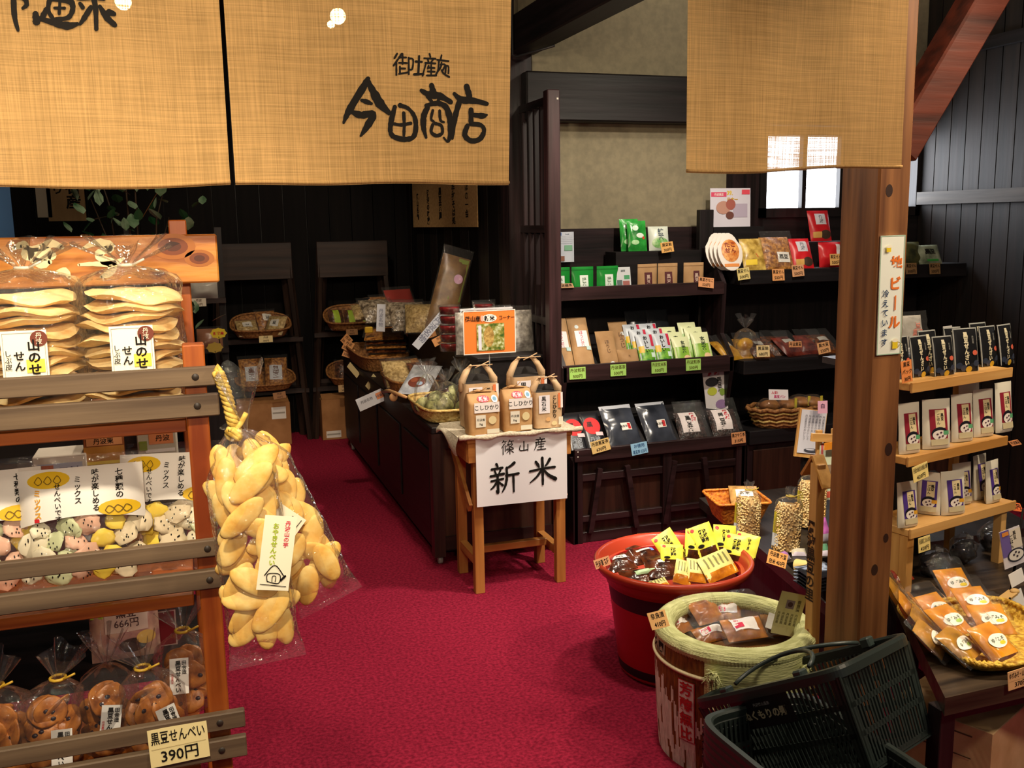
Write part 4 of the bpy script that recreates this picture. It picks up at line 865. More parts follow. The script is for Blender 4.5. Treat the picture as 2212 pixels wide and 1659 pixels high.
q0 = atx(842, 846, .928); b = MB(); b.tube([q-q0 for q in (atx(826, 846, .925), atx(840, 844, .93), atx(856, 850, .94), Vector((.948, 4.45, ZL+.058)))], [.007, .010, .010, .007], plain('c89a68', .5), 8); b.ell(atx(850, 858, .935)-q0, (.022, .012, .022), plain('c89a68', .5)); o = b.build('wooden_clip'); o.location = q0; tag(o, 'wooden spoon clip holding the notice strip on the bamboo tray', 'clip')
for px, py, w_, h_, rl, lb in ((774, 812, .04, .10, -48, 'pale strip leaning on the cabinet edge, farther from the bamboo tray'), (793, 838, .035, .10, 40, 'yellowish strip leaning on the cabinet edge beside the brown tray')):
    q = atx(px, py, .951); o = card('notice_strip', w_, h_, plain('c8b888')); place(o, q, R(-50), 0, R(rl)); tag(o, lb, 'notice')
# upper step: packs, jelly stacks, tags
def step_pack(px, Y, w, h, t_, m_, lb, tilt, yaw=0, st=None, dz=0, roll=0):
    x = sx(px, Y, UT+.03); o = heap([lb], 'snack pack', 'snack_pack', [((x, Y, UT+dz), yaw)], (w, h, t_), [m_], stick=st, seed=int(px), tilt=tilt)[0]; return o
tS = tray((XC+.44, 5.75, UT), .28, 1.10, .05, 'long tan tray of crinkled bags on the cabinet step', WICKL)
CRK = varied('crinkled_clear_snack', '4a3c2c', 'a89a84', 45, .25, .6, 2)
for px, Y, w, h, t_, m_, lb, tl, yw in ((800, 6.22, .20, .18, .08, PALES, 'pale clear pack at the far end of the cabinet step', 60, 0), (828, 6.0, .22, .20, .09, CRK, 'crinkled pale pack on the cabinet step, second from its far end', 55, 10), (858, 5.72, .22, .20, .09, CRK, 'silvery crinkled bag on the cabinet step, left of its neighbour', 50, -8), (890, 5.45, .22, .20, .09, CRK, 'grey crinkled bag on the cabinet step behind the hanging notice', 50, 5), (915, 5.3, .20, .2, .09, PALES, 'tan crinkled bag on the cabinet step beside the red jelly stack', 48, -12), (850, 6.1, .2, .2, .07, SNACK, 'brown pack behind the crinkled bags on the cabinet step', 40, 12)):
    step_pack(px, Y, w, h, t_, m_, lb, R(tl), R(yw), dz=.012)
step_pack(878, 6.1, .20, .20, .03, plain('8e2a22', .3), 'red pack poking up among the crinkled bags on the cabinet step', R(28), R(20), dz=.03, roll=0)
o = step_pack(945, 5.25, .16, .46, .05, varied('brown_pack_print', '5a4028', '8a6a40', 12, .3), 'tall brown and green pack leaning up behind the red jelly stack', R(12), R(-6), [('poly', plain('7a8a3c', .3), [(.0, .45), (.46, .45), (.46, .98), (.1, .98)]), ('ell', plain('c090b0'), .22, .72, .16, .06)], dz=.0)
o.matrix_world = o.matrix_world @ Matrix.Rotation(.30, 4, 'Y')
small_tag('orange tag on the far end of the cabinet step', atx(798, 664, XC+.29), .085, .05, ['丹波', '300円'], roll=R(-32)); small_tag('orange tag beside the far orange tag on the cabinet step', atx(812, 674, XC+.29), .085, .05, ['丹波', '300円'], roll=R(-32))
for px, py, Y, rl, lb in ((904, 692, 5.3, -40, 'orange tag just above the long hanging notice'), (872, 716, 5.5, 55, 'narrow tag below the crinkled bags on the step edge'), (929, 730, 4.95, -18, 'orange tag on the step edge below the notice'), (954, 742, 4.75, -28, 'orange tag on the step edge next to the red jelly stack')):
    small_tag(lb, atx(px, py, XC+.278), .08, .042, ['丹波', '300円'], roll=R(rl), yaw=R(-30))
for px, py, Y, w_, h_, rl, lb in ((822, 712, 5.6, .05, .16, 4, 'grey notice strip hanging from the step beside the ladder rack'), (905, 738, 4.95, .045, .24, 42, 'long white notice strip leaning on the step edge')):
    q = aty(px-(8 if rl > 9 else 0), py+(12 if rl > 9 else 4), Y); o = card('notice_strip', w_, h_, plain('c4c8d4'), [('text', plain('70748a'), '丹\n波\n名\n物', 0, .5, .17, .01)]); place(o, q, R(-10), .05, R(rl)); tag(o, lb, 'notice')
for s, (px, Y, n, lb) in enumerate(((972, 4.55, 5, 'clear cup of red jelly in the stack beside the orange poster'), (1045, 4.62, 5, 'clear cup of red jelly in the stack behind the orange poster'))):
    x = sx(px, Y, UT+.1)
    for i in range(n):
        t = empty('jelly_cup', (x+.003*(i % 2), Y, UT+i*.045)); tag(t, lb, 'jelly cup', 'stack of jelly cups, number %s' % ('one' if s == 0 else 'two') if False else ('front jelly stack' if s == 0 else 'rear jelly stack'))
        b = MB(); b.lathe([(0, .002), (.045, .002), (.050, .030), (.047, .036), (0, .037)], REDS, 24); b.build('jelly', t)
        b = MB(); b.lathe([(0, 0), (.050, 0), (.055, .036), (.058, .037), (.056, .043), (0, .044)], FILM, 24); b.build('cup', t)
for i, (px, Y, dz, lb) in enumerate(((1012, 4.38, .0, 'white crumpled bag left behind the orange poster'), (1085, 4.42, .0, 'white crumpled bag above the right side of the poster'), (1128, 4.38, .0, 'clear box with white sweets right of the orange poster'), (1150, 4.55, .0, 'grey crumpled bag right of the orange poster'), (1055, 4.58, .02, 'white crumpled bag behind the top of the poster'))):
    x = sx(px, Y, UT+.1)
    if x > 1.53: x = 1.52
    heap([lb], 'snack pack', 'snack_pack', [((x, Y, UT+dz), R(5*i-10))], (.12, .20, .05), [varied('white_sweets', '7a7570', 'c8c4bc', 40, .3, .4)], seed=90+i, tilt=R(12))
# cloth sign hung on the middle wall
ya, yb_ = atx(893, 470, XP-.065).y, atx(1032, 470, XP-.065).y; z0 = atx(893, 491, XP-.065).z
hs = card('cloth_hanging', ya-yb_, .50, varied('sand_cloth', 'a07c50', 'b8945f', 60, .9), [('text', INK, 'ほ\nの\n一\n会', .37, .30, .10, .03, 1.3), ('text', INK, '手\n打\nそ\nば\n処', .19, .27, .095, .04, 1.6), ('text', INK, '黒\n豆\n茶\n屋', -.01, .29, .10, .04, 1.5), ('text', INK, '丹\n波\nの\n味\n蔵', -.21, .26, .09, .04, 1.5), ('text', INK, '篠\n山\n名\n物', -.40, .28, .09, .03, 1.3)], .004)
hs.matrix_world = Matrix.Translation((XP-.065, (ya+yb_)/2, z0)) @ Matrix.Rotation(-PI/2, 4, 'Z'); tag(hs, 'sand coloured cloth hanging with black brushed writing on the dark wall', 'cloth hanging')

# ------------------------------------------------------------------ rice stand
st = empty('rice_stand', (1.23, 3.76, 0)); tag(st, 'small tan pine stand carrying paper rice bags', 'stand')
ZS = .655; W2 = .20
for sx_ in (-1, 1):
    for sy in (-1, 1):
        b = MB(); b.box(sx_*.178-.02, sx_*.178+.02, sy*.125-.018, sy*.125+.018, 0, ZS-.02, STANDW['z'], .002); b.build('leg', st)
    b = MB(); b.box(sx_*.178-.015, sx_*.178+.015, -.107, .107, .115, .15, STANDW['y']); b.build('side_stretcher', st)
    b = MB(); b.bar((sx_*.207, .13, ZS-.10), (sx_*.207, -.12, .36), .014, .04, STANDW['y']); b.build('brace', st)
box(st, 'stretcher', -.163, .163, -.012, .018, .125, .155, STANDW['x'], .002)
for y in (-.155, .143): box(st, 'front_rail' if y < 0 else 'back_rail', -.22, .22, y, y+.014, ZS-.10, ZS-.02, STANDW['x'], .002)
for x in (-.222, .208): box(st, 'side_rail', x, x+.014, -.141, .143, ZS-.10, ZS-.02, STANDW['y'], .002)
box(st, 'stand_top', -.225, .225, -.16, .16, ZS-.02, ZS, STANDW['x'], .003)
CLOTH = varied('unbleached_cloth', 'b8ab92', 'd6cbb4', 120, .9, .3, 3)
cl = MB(); cl.grid(lambda u, v: (-.255+.51*u, -.17+.345*v, .0035+.0015*math.sin(u*14+v*6)), 30, 20, CLOTH); cl.grid(lambda u, v: (-.255+.51*u, -.17+.345*v, .0005), 2, 2, CLOTH)
ct = cl.build('stand_cloth'); ct.location = (1.23, 3.76, ZS+.001); tag(ct, 'unbleached cloth with a rolled front edge on the rice stand', 'cloth')
b = MB(); b.tube([(-.262+.0262*i, -.176+.004*math.sin(i*1.1), .008+.003*math.sin(i*.9+1)) for i in range(21)], [.009+.003*math.sin(i*1.7) for i in range(21)], CLOTH, 10); b.build('rolled_edge', ct)
b = MB(); b.grid(lambda u, v: (-.257-.012*math.sin(v*2.6)-.008*u*v, -.15+.30*u, .004-.075*v*(.6+.4*math.sin(u*5+1))), 20, 8, CLOTH); b.build('hanging_corner', ct)
# A3 sign board hanging at the front
a, b_ = aty(1030, 1097, 3.588), aty(1222, 929, 3.588); w3, h3 = .388, .293
def bs(*p): return [tuple(p)]
def BR(pts, q): return [(x, z, q*w_) for x, z, w_ in pts]
def brush_char(strokes, cx, cz, s, asp):   # strokes in a 100 x 100 box, y down
    return [[(cx+(x-50)/100*s*asp, cz-(y-50)/100*s, q/100*s) for x, y, q in st_] for st_ in strokes]
SHIN = [[(24,4,9),(28,12,7)], [(8,20,8),(44,17,8)], [(18,25,6),(22,36,7)], [(38,22,7),(32,36,6)], [(4,42,8),(48,37,9)], [(6,58,7),(46,53,7)], [(27,42,9),(28,96,9),(22,90,4)], [(26,60,8),(14,76,7),(4,84,4)], [(30,62,6),(44,74,8)],
        [(84,4,10),(70,14,8),(56,20,5)], [(58,18,8),(58,52,9),(52,78,8),(42,96,4)], [(56,44,8),(98,40,8)], [(80,42,9),(81,98,6)]]
KOME = [[(26,14,9),(34,26,11),(38,34,6)], [(78,8,11),(68,24,8),(60,32,5)], [(4,46,8),(50,40,8),(96,38,9)], [(50,2,10),(51,50,10),(51,96,8)], [(48,42,9),(30,66,8),(4,86,4)], [(53,42,7),(72,64,11),(98,80,14)]]
YAMA = [[(50,10,10),(50,84,9)], [(16,44,8),(15,86,9),(86,84,9)], [(86,40,10),(86,94,7)]]
SAN = [[(50,2,8),(51,12,7)], [(18,16,7),(84,14,8)], [(34,20,6),(40,30,7)], [(66,18,8),(58,31,6)], [(14,36,7),(90,33,8)], [(20,36,8),(18,64,8),(4,92,4)], [(40,40,6),(28,58,5)], [(36,52,6),(80,50,7)], [(56,42,7),(57,90,7)], [(36,70,6),(76,68,7)], [(26,92,7),(92,89,8)]]
SHINO = [[(24,2,7),(12,18,4)], [(20,11,6),(44,10,5)], [(32,12,5),(36,22,6)], [(68,2,7),(56,18,4)], [(64,11,6),(94,9,6)], [(78,12,5),(82,22,6)], [(28,26,7),(6,54,4)], [(18,44,6),(18,98,7)], [(34,38,6),(34,78,6)], [(56,24,6),(44,44,5)], [(54,32,6),(86,30,6),(70,50,5),(42,62,3)], [(56,38,5),(92,60,7)], [(42,68,6),(92,66,6)], [(66,58,7),(67,98,6)], [(64,70,6),(44,90,4)], [(69,70,5),(92,88,7)]]
asp = h3/w3
its = [('brush', INK, brush_char(SHINO, -.16, .80, .20, asp)+brush_char(YAMA, .02, .80, .16, asp)+brush_char(SAN, .20, .81, .19, asp)+brush_char(SHIN, -.20, .38, .43, asp)+brush_char(KOME, .22, .42, .40, asp))]
sg = card('sign_board', w3, h3, plain('e4e4e8', .35), its, .003); place(sg, ((a.x+b_.x)/2+.003, 3.589, a.z), 0, R(2), R(.6)); tag(sg, 'white board with black brushed characters hung on the front of the rice stand', 'sign')
# rice bags
KRAFT = varied('kraft_paper', 'a87c4c', 'c49a68', 14, .75, .15); KRAFTL = varied('pale_kraft', 'bd9a72', 'd4b48e', 14, .75, .15)
def rice_bag(X, Y, w, h, d, label, m, items, kind, yaw=0):
    z = ZS+.008; t = empty('rice_bag', (X, Y, z), yaw); tag(t, label, 'rice bag', 'paper rice bags on the stand')
    b = MB()
    def pos(u, v):
        a = 2*PI*u+PI/4; e = .32; x = w/2*math.copysign(abs(math.cos(a)*1.0)**e, math.cos(a)); y = d/2*math.copysign(abs(math.sin(a))**e, math.sin(a))
        k = 1 if v < .8 else 1-.75*(v-.8)/.2*(1 if kind == 'open' else 1); bul = 1+.04*math.sin(v*PI)+.012*noise.noise(Vector((u*9, v*7, X*30)))
        if kind == 'open': k = 1
        return (x*bul, y*k*bul, v*h)
    b.grid(pos, 40, 16, m)
    surf = lambda x, zz, e: (x, -d/2*(1+.04*math.sin(zz/h*PI))*1.012-e-(0 if kind == 'open' or zz < .8*h else -.37*d*(zz-.8*h)/(.2*h)), zz)
    decal(b, surf, items, w, h, .0012)
    b.build('paper_body', t)
    if kind == 'open':
        b = MB(); b.grid(lambda u, v: (w*.94*(u-.5), d*.9*(v-.5), h*.97+.03*h*v), 4, 4, plain('2a2624', .8)); b.grid(lambda u, v: (w*.93*(u-.5), d*.40, h*.95+h*.20*v*(1-abs(2*u-1)**4)), 10, 3, plain('34302e', .7)); b.build('folded_top', t)
        b = MB(); hh = h*1.0
        for s in (-1, 1):
            pts = [(s*w*.5, -.0, hh*.80), (s*w*.47, 0, hh*1.04), (s*w*.36, 0, hh*1.22), (s*w*.18, .004, hh*1.38)]
            for k in range(2): b.tube([(x, y+.006*math.cos(i*2+k*PI), z_+.004*math.sin(i*2+k*PI)) for i, (x, y, z_) in enumerate(pts)], [.013, .016, .012, .006], m, 8)
        b.tube([(-w*.3, -.01, hh*1.375), (0, -.012, hh*1.38), (w*.42, -.01, hh*1.38)], .0025, m, 5); b.tube([(-w*.1, -.014, hh*1.33), (w*.1, -.012, hh*1.39), (w*.32, -.01, hh*1.46)], .0025, m, 5); b.build('paper_handle', t)
    else:
        b = MB(); b.tube([(-w*.42, 0, h*.98), (-w*.15, -.006, h*1.06), (w*.1, -.004, h*1.03), (w*.42, 0, h*.98)], [.008, .006, .006, .008], m, 8); b.tube([(-w*.1, -.01, h*1.04), (w*.06, -.014, h*1.1), (w*.14, -.02, h*1.17)], .002, m, 5); b.tube([(-w*.3, -.01, h*1.06), (w*.3, -.012, h*1.03)], .002, m, 5); b.build('paper_twist', t)
    return t
KO = [('rect', plain('ece6e2', .5), -.34, .55, .48, .80), ('text', INK, 'こしひかり', .06, .675, .135, .015, .95), ('ell', plain('d84a5a'), -.02, .88, .2, .075), ('text', WHITE, '新米', -.02, .88, .11, .02), ('ell', plain('d4e0e6'), .34, .87, .1, .08), ('ell', plain('6a9ab8'), .34, .87, .06, .045),
      ('rect', plain('e2dccb'), -.3, .2, .02, .50), ('text', INK, '丹波産', -.14, .38, .07, .01), ('text', INK, '1kg', -.14, .27, .07, .02), ('ell', plain('e0cf9e'), .24, .36, .13, .10), ('rect', plain('e2dcc8'), .06, .03, .46, .14)]
NO = [('rect', plain('e8e2e6'), -.38, .42, .02, .92), ('text', INK, '黒\n石\n米', -.2, .68, .14, .02), ('text', INK, 'こ\nし\nひ\nか\nり', .2, .58, .13, .03), ('rect', plain('e07a48'), .33, .55, .42, .96), ('rect', plain('ece8e4'), .42, .55, .5, .98), ('ell', plain('e0b078'), -.04, .25, .09, .06), ('ell', plain('e0cf9e'), .18, .13, .1, .06), ('rect', plain('e2dcc8'), .34, .08, .5, .3)]
X1 = sx(1040, 3.67, .72); X2 = sx(1115, 3.67, .72); X3 = sx(1182, 3.67, .72)
rice_bag(X1, 3.665, .128, .165, .085, 'small rice bag with a red seal, front row left on the stand', KRAFT, KO, 'twist')
rice_bag(X2, 3.68, .122, .170, .085, 'small rice bag with a red seal, between its twin and the open bag', KRAFT, KO, 'twist')
rice_bag(X3, 3.69, .118, .150, .085, 'open topped rice bag with a vertical paper label at the right of the stand', KRAFTL, NO, 'open')
rice_bag(sx(1033, 3.82, .75), 3.815, .145, .185, .10, 'tall rice bag with a loop handle behind the left small bag', KRAFTL, NO, 'open')
rice_bag(sx(1136, 3.82, .75), 3.815, .150, .200, .10, 'tall rice bag with a straw tied loop handle behind the middle bag', KRAFTL, NO, 'open')
# orange poster on a clip pole
op = empty('poster_holder', (sx(1058, 3.905, .9), 3.905, ZS+.004)); tag(op, 'orange rice corner poster held on a clip pole above the rice bags', 'poster')
zz0 = aty(1058, 764, 3.9).z-ZS-.004; zz1 = aty(1058, 670, 3.9).z-ZS-.004; ww = .232
pc = card('poster', ww, zz1-zz0, plain('e8803a', .3), [('rect', plain('ece6dc'), -.5, 0, .5, .02), ('rect', plain('ece6dc'), -.5, .98, .5, 1), ('rect', plain('ece6dc'), -.5, 0, -.485, 1), ('rect', plain('ece6dc'), .485, 0, .5, 1), ('ell', plain('f4eee6'), .0, .82, .14, .09), ('ell', plain('f0b0a0'), -.14, .82, .03, .07), ('text', INK, '篠山産', -.32, .82, .135, .02, .9), ('text', INK, '新米', 0, .82, .125, .03), ('text', INK, 'コーナー', .33, .82, .12, .015, .8),
    ('rect', varied('rice_field_print', '3c5a20', 'c8d0a8', 60, .4, c3='8a8a3c'), -.25, .08, .28, .70), ('rect', plain('d8d8e8', .3), -.22, .1, -.16, .66), ('ell', varied('grain_print', '8a6a30', 'c8a860', 90, .5), -.02, .4, .1, .24)], .002, parent=op); pc.location = (0, -.006, zz0)
b = MB(); b.tube([(0, .004, 0), (0, .004, zz1+.008)], .003, plain('8a8a88', .25), 8); b.box(-.03, .03, -.01, .03, 0, .006, plain('8a8a88', .3)); b.build('pole', op)
b = MB(); b.box(-ww*.55, ww*.45, -.008, .006, zz1+.002, zz1+.01, plain('c8c8cc', .2)); b.build('clip_bar', op)
# ------------------------------------------------------------------ stepped tea shelves
SX0, SX1 = 1.64, 2.55; YC = 4.03
ds = empty('tea_shelf', (0, 0, 0)); ds.location = (SX0, YC, 0); tag(ds, 'dark stepped wooden shelves of tea bags with a cross braced front panel', 'shelf')
Wd = SX1-SX0; zc = .458; z2t, z2b = aty(1202, 792, 4.17).z, aty(1202, 829, 4.17).z; z1t, z1b = aty(1202, 622, 4.25).z, aty(1202, 651, 4.25).z
PANEL = wood('brown_panel', '24130e', '3e241a', 'z', .45); LIPX = wood('shelf_lip', '1f1313', '3a2628', 'x', .4)
box(ds, 'front_lip', 0, Wd, 0, .02, zc-.058, zc, LIPX, .002)
box(ds, 'front_panel', .02, Wd-.02, .045, .06, .0, zc-.055, PANEL)
for x in (0, Wd*.53-.02, Wd-.045): box(ds, 'stile', x, x+.045, .012, .044, 0, zc-.055, wood('shelf_stile', '1c1112', '342224', 'z', .4), .002)
for z, h in ((0, .05), (zc-.16, .035), (.10, .03)): box(ds, 'panel_rail', .045, Wd-.045, .022, .042, z, z+h, LIPX, .002)
for (xa, xb) in ((.13, .08), (.27, .32), (.52, .47), (.68, .72)):
    b = MB(); b.bar((xa, .010, zc-.10), (xb, .010, .05), .02, .024, wood('shelf_bar', '1c1112', '342224', 'x', .4)); b.build('diagonal_bar', ds)
def slope(name, y0, z0, y1, z1, th=.012):
    b = MB(); b.bar((Wd/2, y0, z0-th/2), (Wd/2, y1, z1-th/2), Wd-.03, th, BLACKW['x']); b.build(name, ds)
slope('sloped_board', .022, zc-.03, .24, zc+.13); slope('sloped_board', .16, z2t-.05, .40, z2t+.12)
box(ds, 'shelf_lip', 0, Wd, .14, .155, z2b, z2t, LIPX, .002); box(ds, 'shelf_lip', 0, Wd-.01, .22, .235, z1b, z1t, LIPX, .002)
box(ds, 'shelf_board', .01, Wd-.02, .235, .55, z1t-.03, z1t-.012, BLACKW['x'])
box(ds, 'back_board', .0, Wd-.02, .555, .565, 0, z1t, BLACKW['z'])
x0 = sx(1336, 4.42, 1.34)-SX0
box(ds, 'upper_step', x0, Wd-.03, .42, .55, z1t-.012, 1.345, BLACKW['x'])
b = MB()
for x in (.0, Wd-.022): b.prism([(x, .02), (x+.022, .02), (x+.022, .55), (x, .55)], 0, .01, BLACKW['y'])
b.build('foot_rail', ds)
for x in (-.004, Wd-.018):
    b = MB(); prof = [(.012, 0), (.012, zc-.06), (.20, zc+.02), (.14, z2b), (.14, z2t-.01), (.24, z2t+.1), (.225, z1b), (.225, z1t-.01), (.36, z1t+.16), (.55, z1t+.16), (.55, 0)]
    vs = [(x, y, z) for y, z in prof]+[(x+.022, y, z) for y, z in prof]; n = len(prof)
    b.add(vs, [tuple(range(n-1, -1, -1)), tuple(range(n, 2*n))]+[(i, (i+1) % n, n+(i+1) % n, n+i) for i in range(n)], DARK['z']); b.build('side_board', ds)
b = MB()
for z in (zc-.012, zc-.035): b.box(.012, .018, -.0015, 0, z, z+.006, plain('c8c4bc', .2)); b.box(Wd-.022, Wd-.016, -.0015, 0, z, z+.006, plain('c8c4bc', .2))
b.build('screw', ds)
def on(o, px, Y, z, label, cat, group=None, yaw=0, tilt=0, roll=0):
    place(o, (sx(px, Y, z+.05), Y, z), yaw, tilt, roll); return tag(o, label, cat, group)
ZC_ = zc-.014
# counter level: leaning packs
TL = R(38)
for px, lb in ((1250, 'black tea box with a red pompom print, half hidden by the stand cloth'), (1290, 'black tea box with a red pompom print beside the silver bags')):
    o = pouch('tea_box', .10, .19, .02, plain('16161c', .3), [('ell', plain('d01c20', .6), .0, .62, .42, .24), ('text', plain('3a0808'), '黒', -.1, .66, .16, .03), ('rect', plain('e0c8cc'), .1, .34, .48, .44), ('text', plain('9aa0aa'), '丹波\n黒豆', 0, .18, .14, .015)], 'brick'); on(o, px, 4.07, ZC_, lb, 'tea box', 'black tea boxes with red pompoms', 0, TL)
SILV = varied('black_silver_bag', '23262e', '4a4f5c', 8, .18, .3, 2, spec=.8)
o = pouch('tea_bag', .17, .22, .035, SILV, [('rect', plain('b8bcc6', .2), -.5, .9, .5, 1)], 'flat', None, [('label', [('rect', WHITE, -.06, .34, .26, .52), ('rect', RED, .14, .36, .24, .5), ('text', INK, '黒豆茶', .02, .43, .06, .015)])], .3, 3); on(o, 1355, 4.07, ZC_, 'shiny black silver tea bag, first beside the red pompom box', 'tea bag', None, R(4), TL)
o = pouch('tea_bag', .16, .22, .035, SILV, [('rect', plain('b8bcc6', .2), -.5, .92, .5, 1)], 'flat', None, [('label', [('rect', WHITE, -.02, .34, .26, .52), ('rect', RED, .14, .36, .24, .5), ('text', INK, '黒豆茶', .06, .43, .06, .015)])], .3, 8); on(o, 1432, 4.07, ZC_, 'shiny black silver tea bag next to the clear bean bags', 'tea bag', None, R(4), TL)
BEANS = varied('roasted_black_beans', '120c0c', '4a3430', 70, .35, .8, 2)
for px, lb in ((1500, 'clear bag of roasted black beans beside the silver bags'), (1572, 'clear bag of roasted black beans nearest the leaflet and 315 yen tag')):
    o = pouch('bean_bag', .145, .15, .045, BEANS, (), 'flat', None, [('label', [('rect', plain('e8dede'), -.36, .22, .24, .98), ('text', plain('c03040'), '丹\n波', .1, .75, .2, .03), ('text', INK, '黒\n豆\n茶', -.1, .52, .2, .03)])], .2, px)
    pf = MB(); pf.grid(lambda u, v: (.155*(u-.5), -.027-.008*noise.noise(Vector((u*8, v*8, px))), .20*v), 10, 12, FILM); pf.build('clear_bag', o); on(o, px, 4.07, ZC_, lb, 'bean bag', 'clear bags of roasted beans', R(-4), TL)
o = card('leaflet', .115, .235, plain('d8d4d6', .4), [('text', plain('b8343c'), '丹波', .0, .84, .16, .03), ('ell', plain('2a2a30'), -.12, .62, .3, .10), ('text', INK, '黒\n豆\n茶', .22, .55, .11, .02), ('ell', plain('b8c040'), -.15, .42, .22, .09), ('ell', plain('7c9a3c'), .3, .38, .12, .08), ('ell', plain('8a6a9a'), .2, .12, .26, .1)], .003); on(o, 1550, 4.22, zc+.09, 'white leaflet with a red heading standing behind the clear bean bags', 'leaflet', None, R(-10), R(4), R(-6))
price_card('price_card', 'tan 630 yen card below the red pompom boxes', None, aty(1300, 976, 4.024), 0, .095, .058, ['丹波黒豆茶', '630円'], plain('e0c07c', .5), tilt=R(8), roll=R(-10))
price_card('price_card', 'light blue price card below the silver tea bags', None, aty(1383, 981, 4.024), 0, .085, .055, ['お徳用', '黒豆茶 525円'], plain('94c4e4', .5), tilt=R(8), roll=R(-6), ink=plain('2a5a8a'))
price_card('price_card', 'orange 315 yen card at the right end of the tea counter', None, aty(1596, 958, 4.024), 0, .078, .056, ['黒さや番茶', '315円'], plain('dd9a68', .5), tilt=R(6), roll=R(-2))
# middle level
ZM = z2t-.035; TM = R(30)
BROWN = varied('brown_tea_paper', 'a07a50', 'b8946a', 9, .7, .2)
LBL = [('rect', plain('ece4e6'), -.28, .42, .34, .72), ('text', plain('b03050'), 'ほ\nう\nじ\n茶', .02, .57, .075, .02), ('rect', plain('b8d4d4'), .18, .36, .42, .43)]
for px, lb in ((1222, 'tall brown paper tea bag with a red lettered label, next to the lattice post'), (1266, 'tall brown paper tea bag with a red lettered label, second from the lattice post')):
    o = pouch('tea_bag', .10, .28, .04, BROWN, [('ell', plain('c8d4d8'), -.12, .80, .1, .035)], 'flat', None, [('label', LBL)], .08, px); on(o, px, 4.20, ZM, lb, 'tea bag', 'tall brown tea bags', R(-2), TM)
for px, h, Y, lb, w in ((1320, .20, 4.20, 'plain brown tea bag with brushed writing and a round seal at the front', .095), (1352, .24, 4.25, 'brown tea bag standing behind the two shorter ones', .10), (1362, .10, 4.185, 'low brown tea bag beside the silver green packs', .105)):
    o = pouch('tea_bag', w, h, .045, BROWN, [('ell', plain('dce0dc'), .1, .12 if h < .22 else .7, .14, .05*.2/h), ('text', plain('6a4a2c'), 'ほ\nう\nじ' if h > .15 else '茶', -.02, .55, .12, .02)], 'flat', None, (), .12, px); on(o, px, Y, ZM, lb, 'tea bag', None, R(-3), TM)
def tea_stack(px, items, base, label, grp, w=.088, h=.175):
    for k in range(3):
        o = pouch('tea_pack', w, h, .02, base, items, 'flat', None, (), .12, px+k); on(o, px-14*k, 4.175+.035*k, ZM+.022*k, label % ('front', 'middle', 'back')[k] if False else label+(', frontmost of its stack', ', middle of its stack', ', rearmost of its stack')[k], 'tea pack', grp, R(-4), TM)
SG = [('rect', plain('3cae34', .35), -.5, 0, .5, .22), ('rect', varied('tea_leaf_print', '2c7a24', '8cc83c', 40, .35), -.5, .2, .5, .52), ('rect', plain('e0b828', .4), -.46, .42, -.15, .62), ('text', INK, 'お\nい\nし\nい', .02, .68, .13, .03), ('rect', plain('c8304c', .4), .3, .62, .46, .98), ('rect', plain('d0e8dc', .4), .2, .28, .44, .42)]
SIL = plain('c4ccd6', .3); LG = plain('dce4b4', .35)
tea_stack(1404, SG, SIL, 'silver tea pack with a green leaf front, left stack', 'left silver stack'); tea_stack(1440, SG, SIL, 'silver tea pack with a green leaf front, right stack', 'right silver stack')
GG = [('rect', varied('green_pack_print', '6aa028', 'a4cc50', 12, .35), -.5, 0, .5, .62), ('poly', plain('dce4b4', .35), [(-.3, .62), (.5, .62), (.5, .2), (.1, .3)]), ('text', plain('1c3018'), '玄\n米\n茶', .08, .62, .15, .03), ('ell', plain('e8c49a', .4), .2, .22, .2, .1), ('ell', plain('f0ecd8', .4), .28, .12, .12, .05)]
tea_stack(1480, GG, LG, 'pale green tea pack with a leafy base, left stack', 'left pale green stack', .09, .15); tea_stack(1524, GG, LG, 'pale green tea pack with a leafy base, right stack', 'right pale green stack', .095, .17)
for px, lb in ((1385, 'dark tea pack behind the silver stacks'), (1430, 'clear black pack behind the pale green stacks')):
    o = pouch('tea_pack', .12, .2, .03, plain('1c1e22', .2), (), 'flat', None, (), .2, px); on(o, px, 4.33, ZM+.07, lb, 'tea pack', None, 0, R(22))
for i, (px, py, lb) in enumerate(((1248, 819, 'lime price card below the tall brown bags'), (1336, 812, 'lime price card below the low brown bag'), (1424, 806, 'lime price card below the silver packs'), (1498, 800, 'lime price card below the pale green packs'))):
    price_card('price_card', lb, 'lime price cards', aty(px, py, 4.164), 0, .082, .056, [('丹波煎茶', '丹波茎茶', '丹波玄米茶', '丹波煎茶')[i], '500円'], plain('a4d46c', .5), tilt=R(4), ink=plain('5a5a1c'))
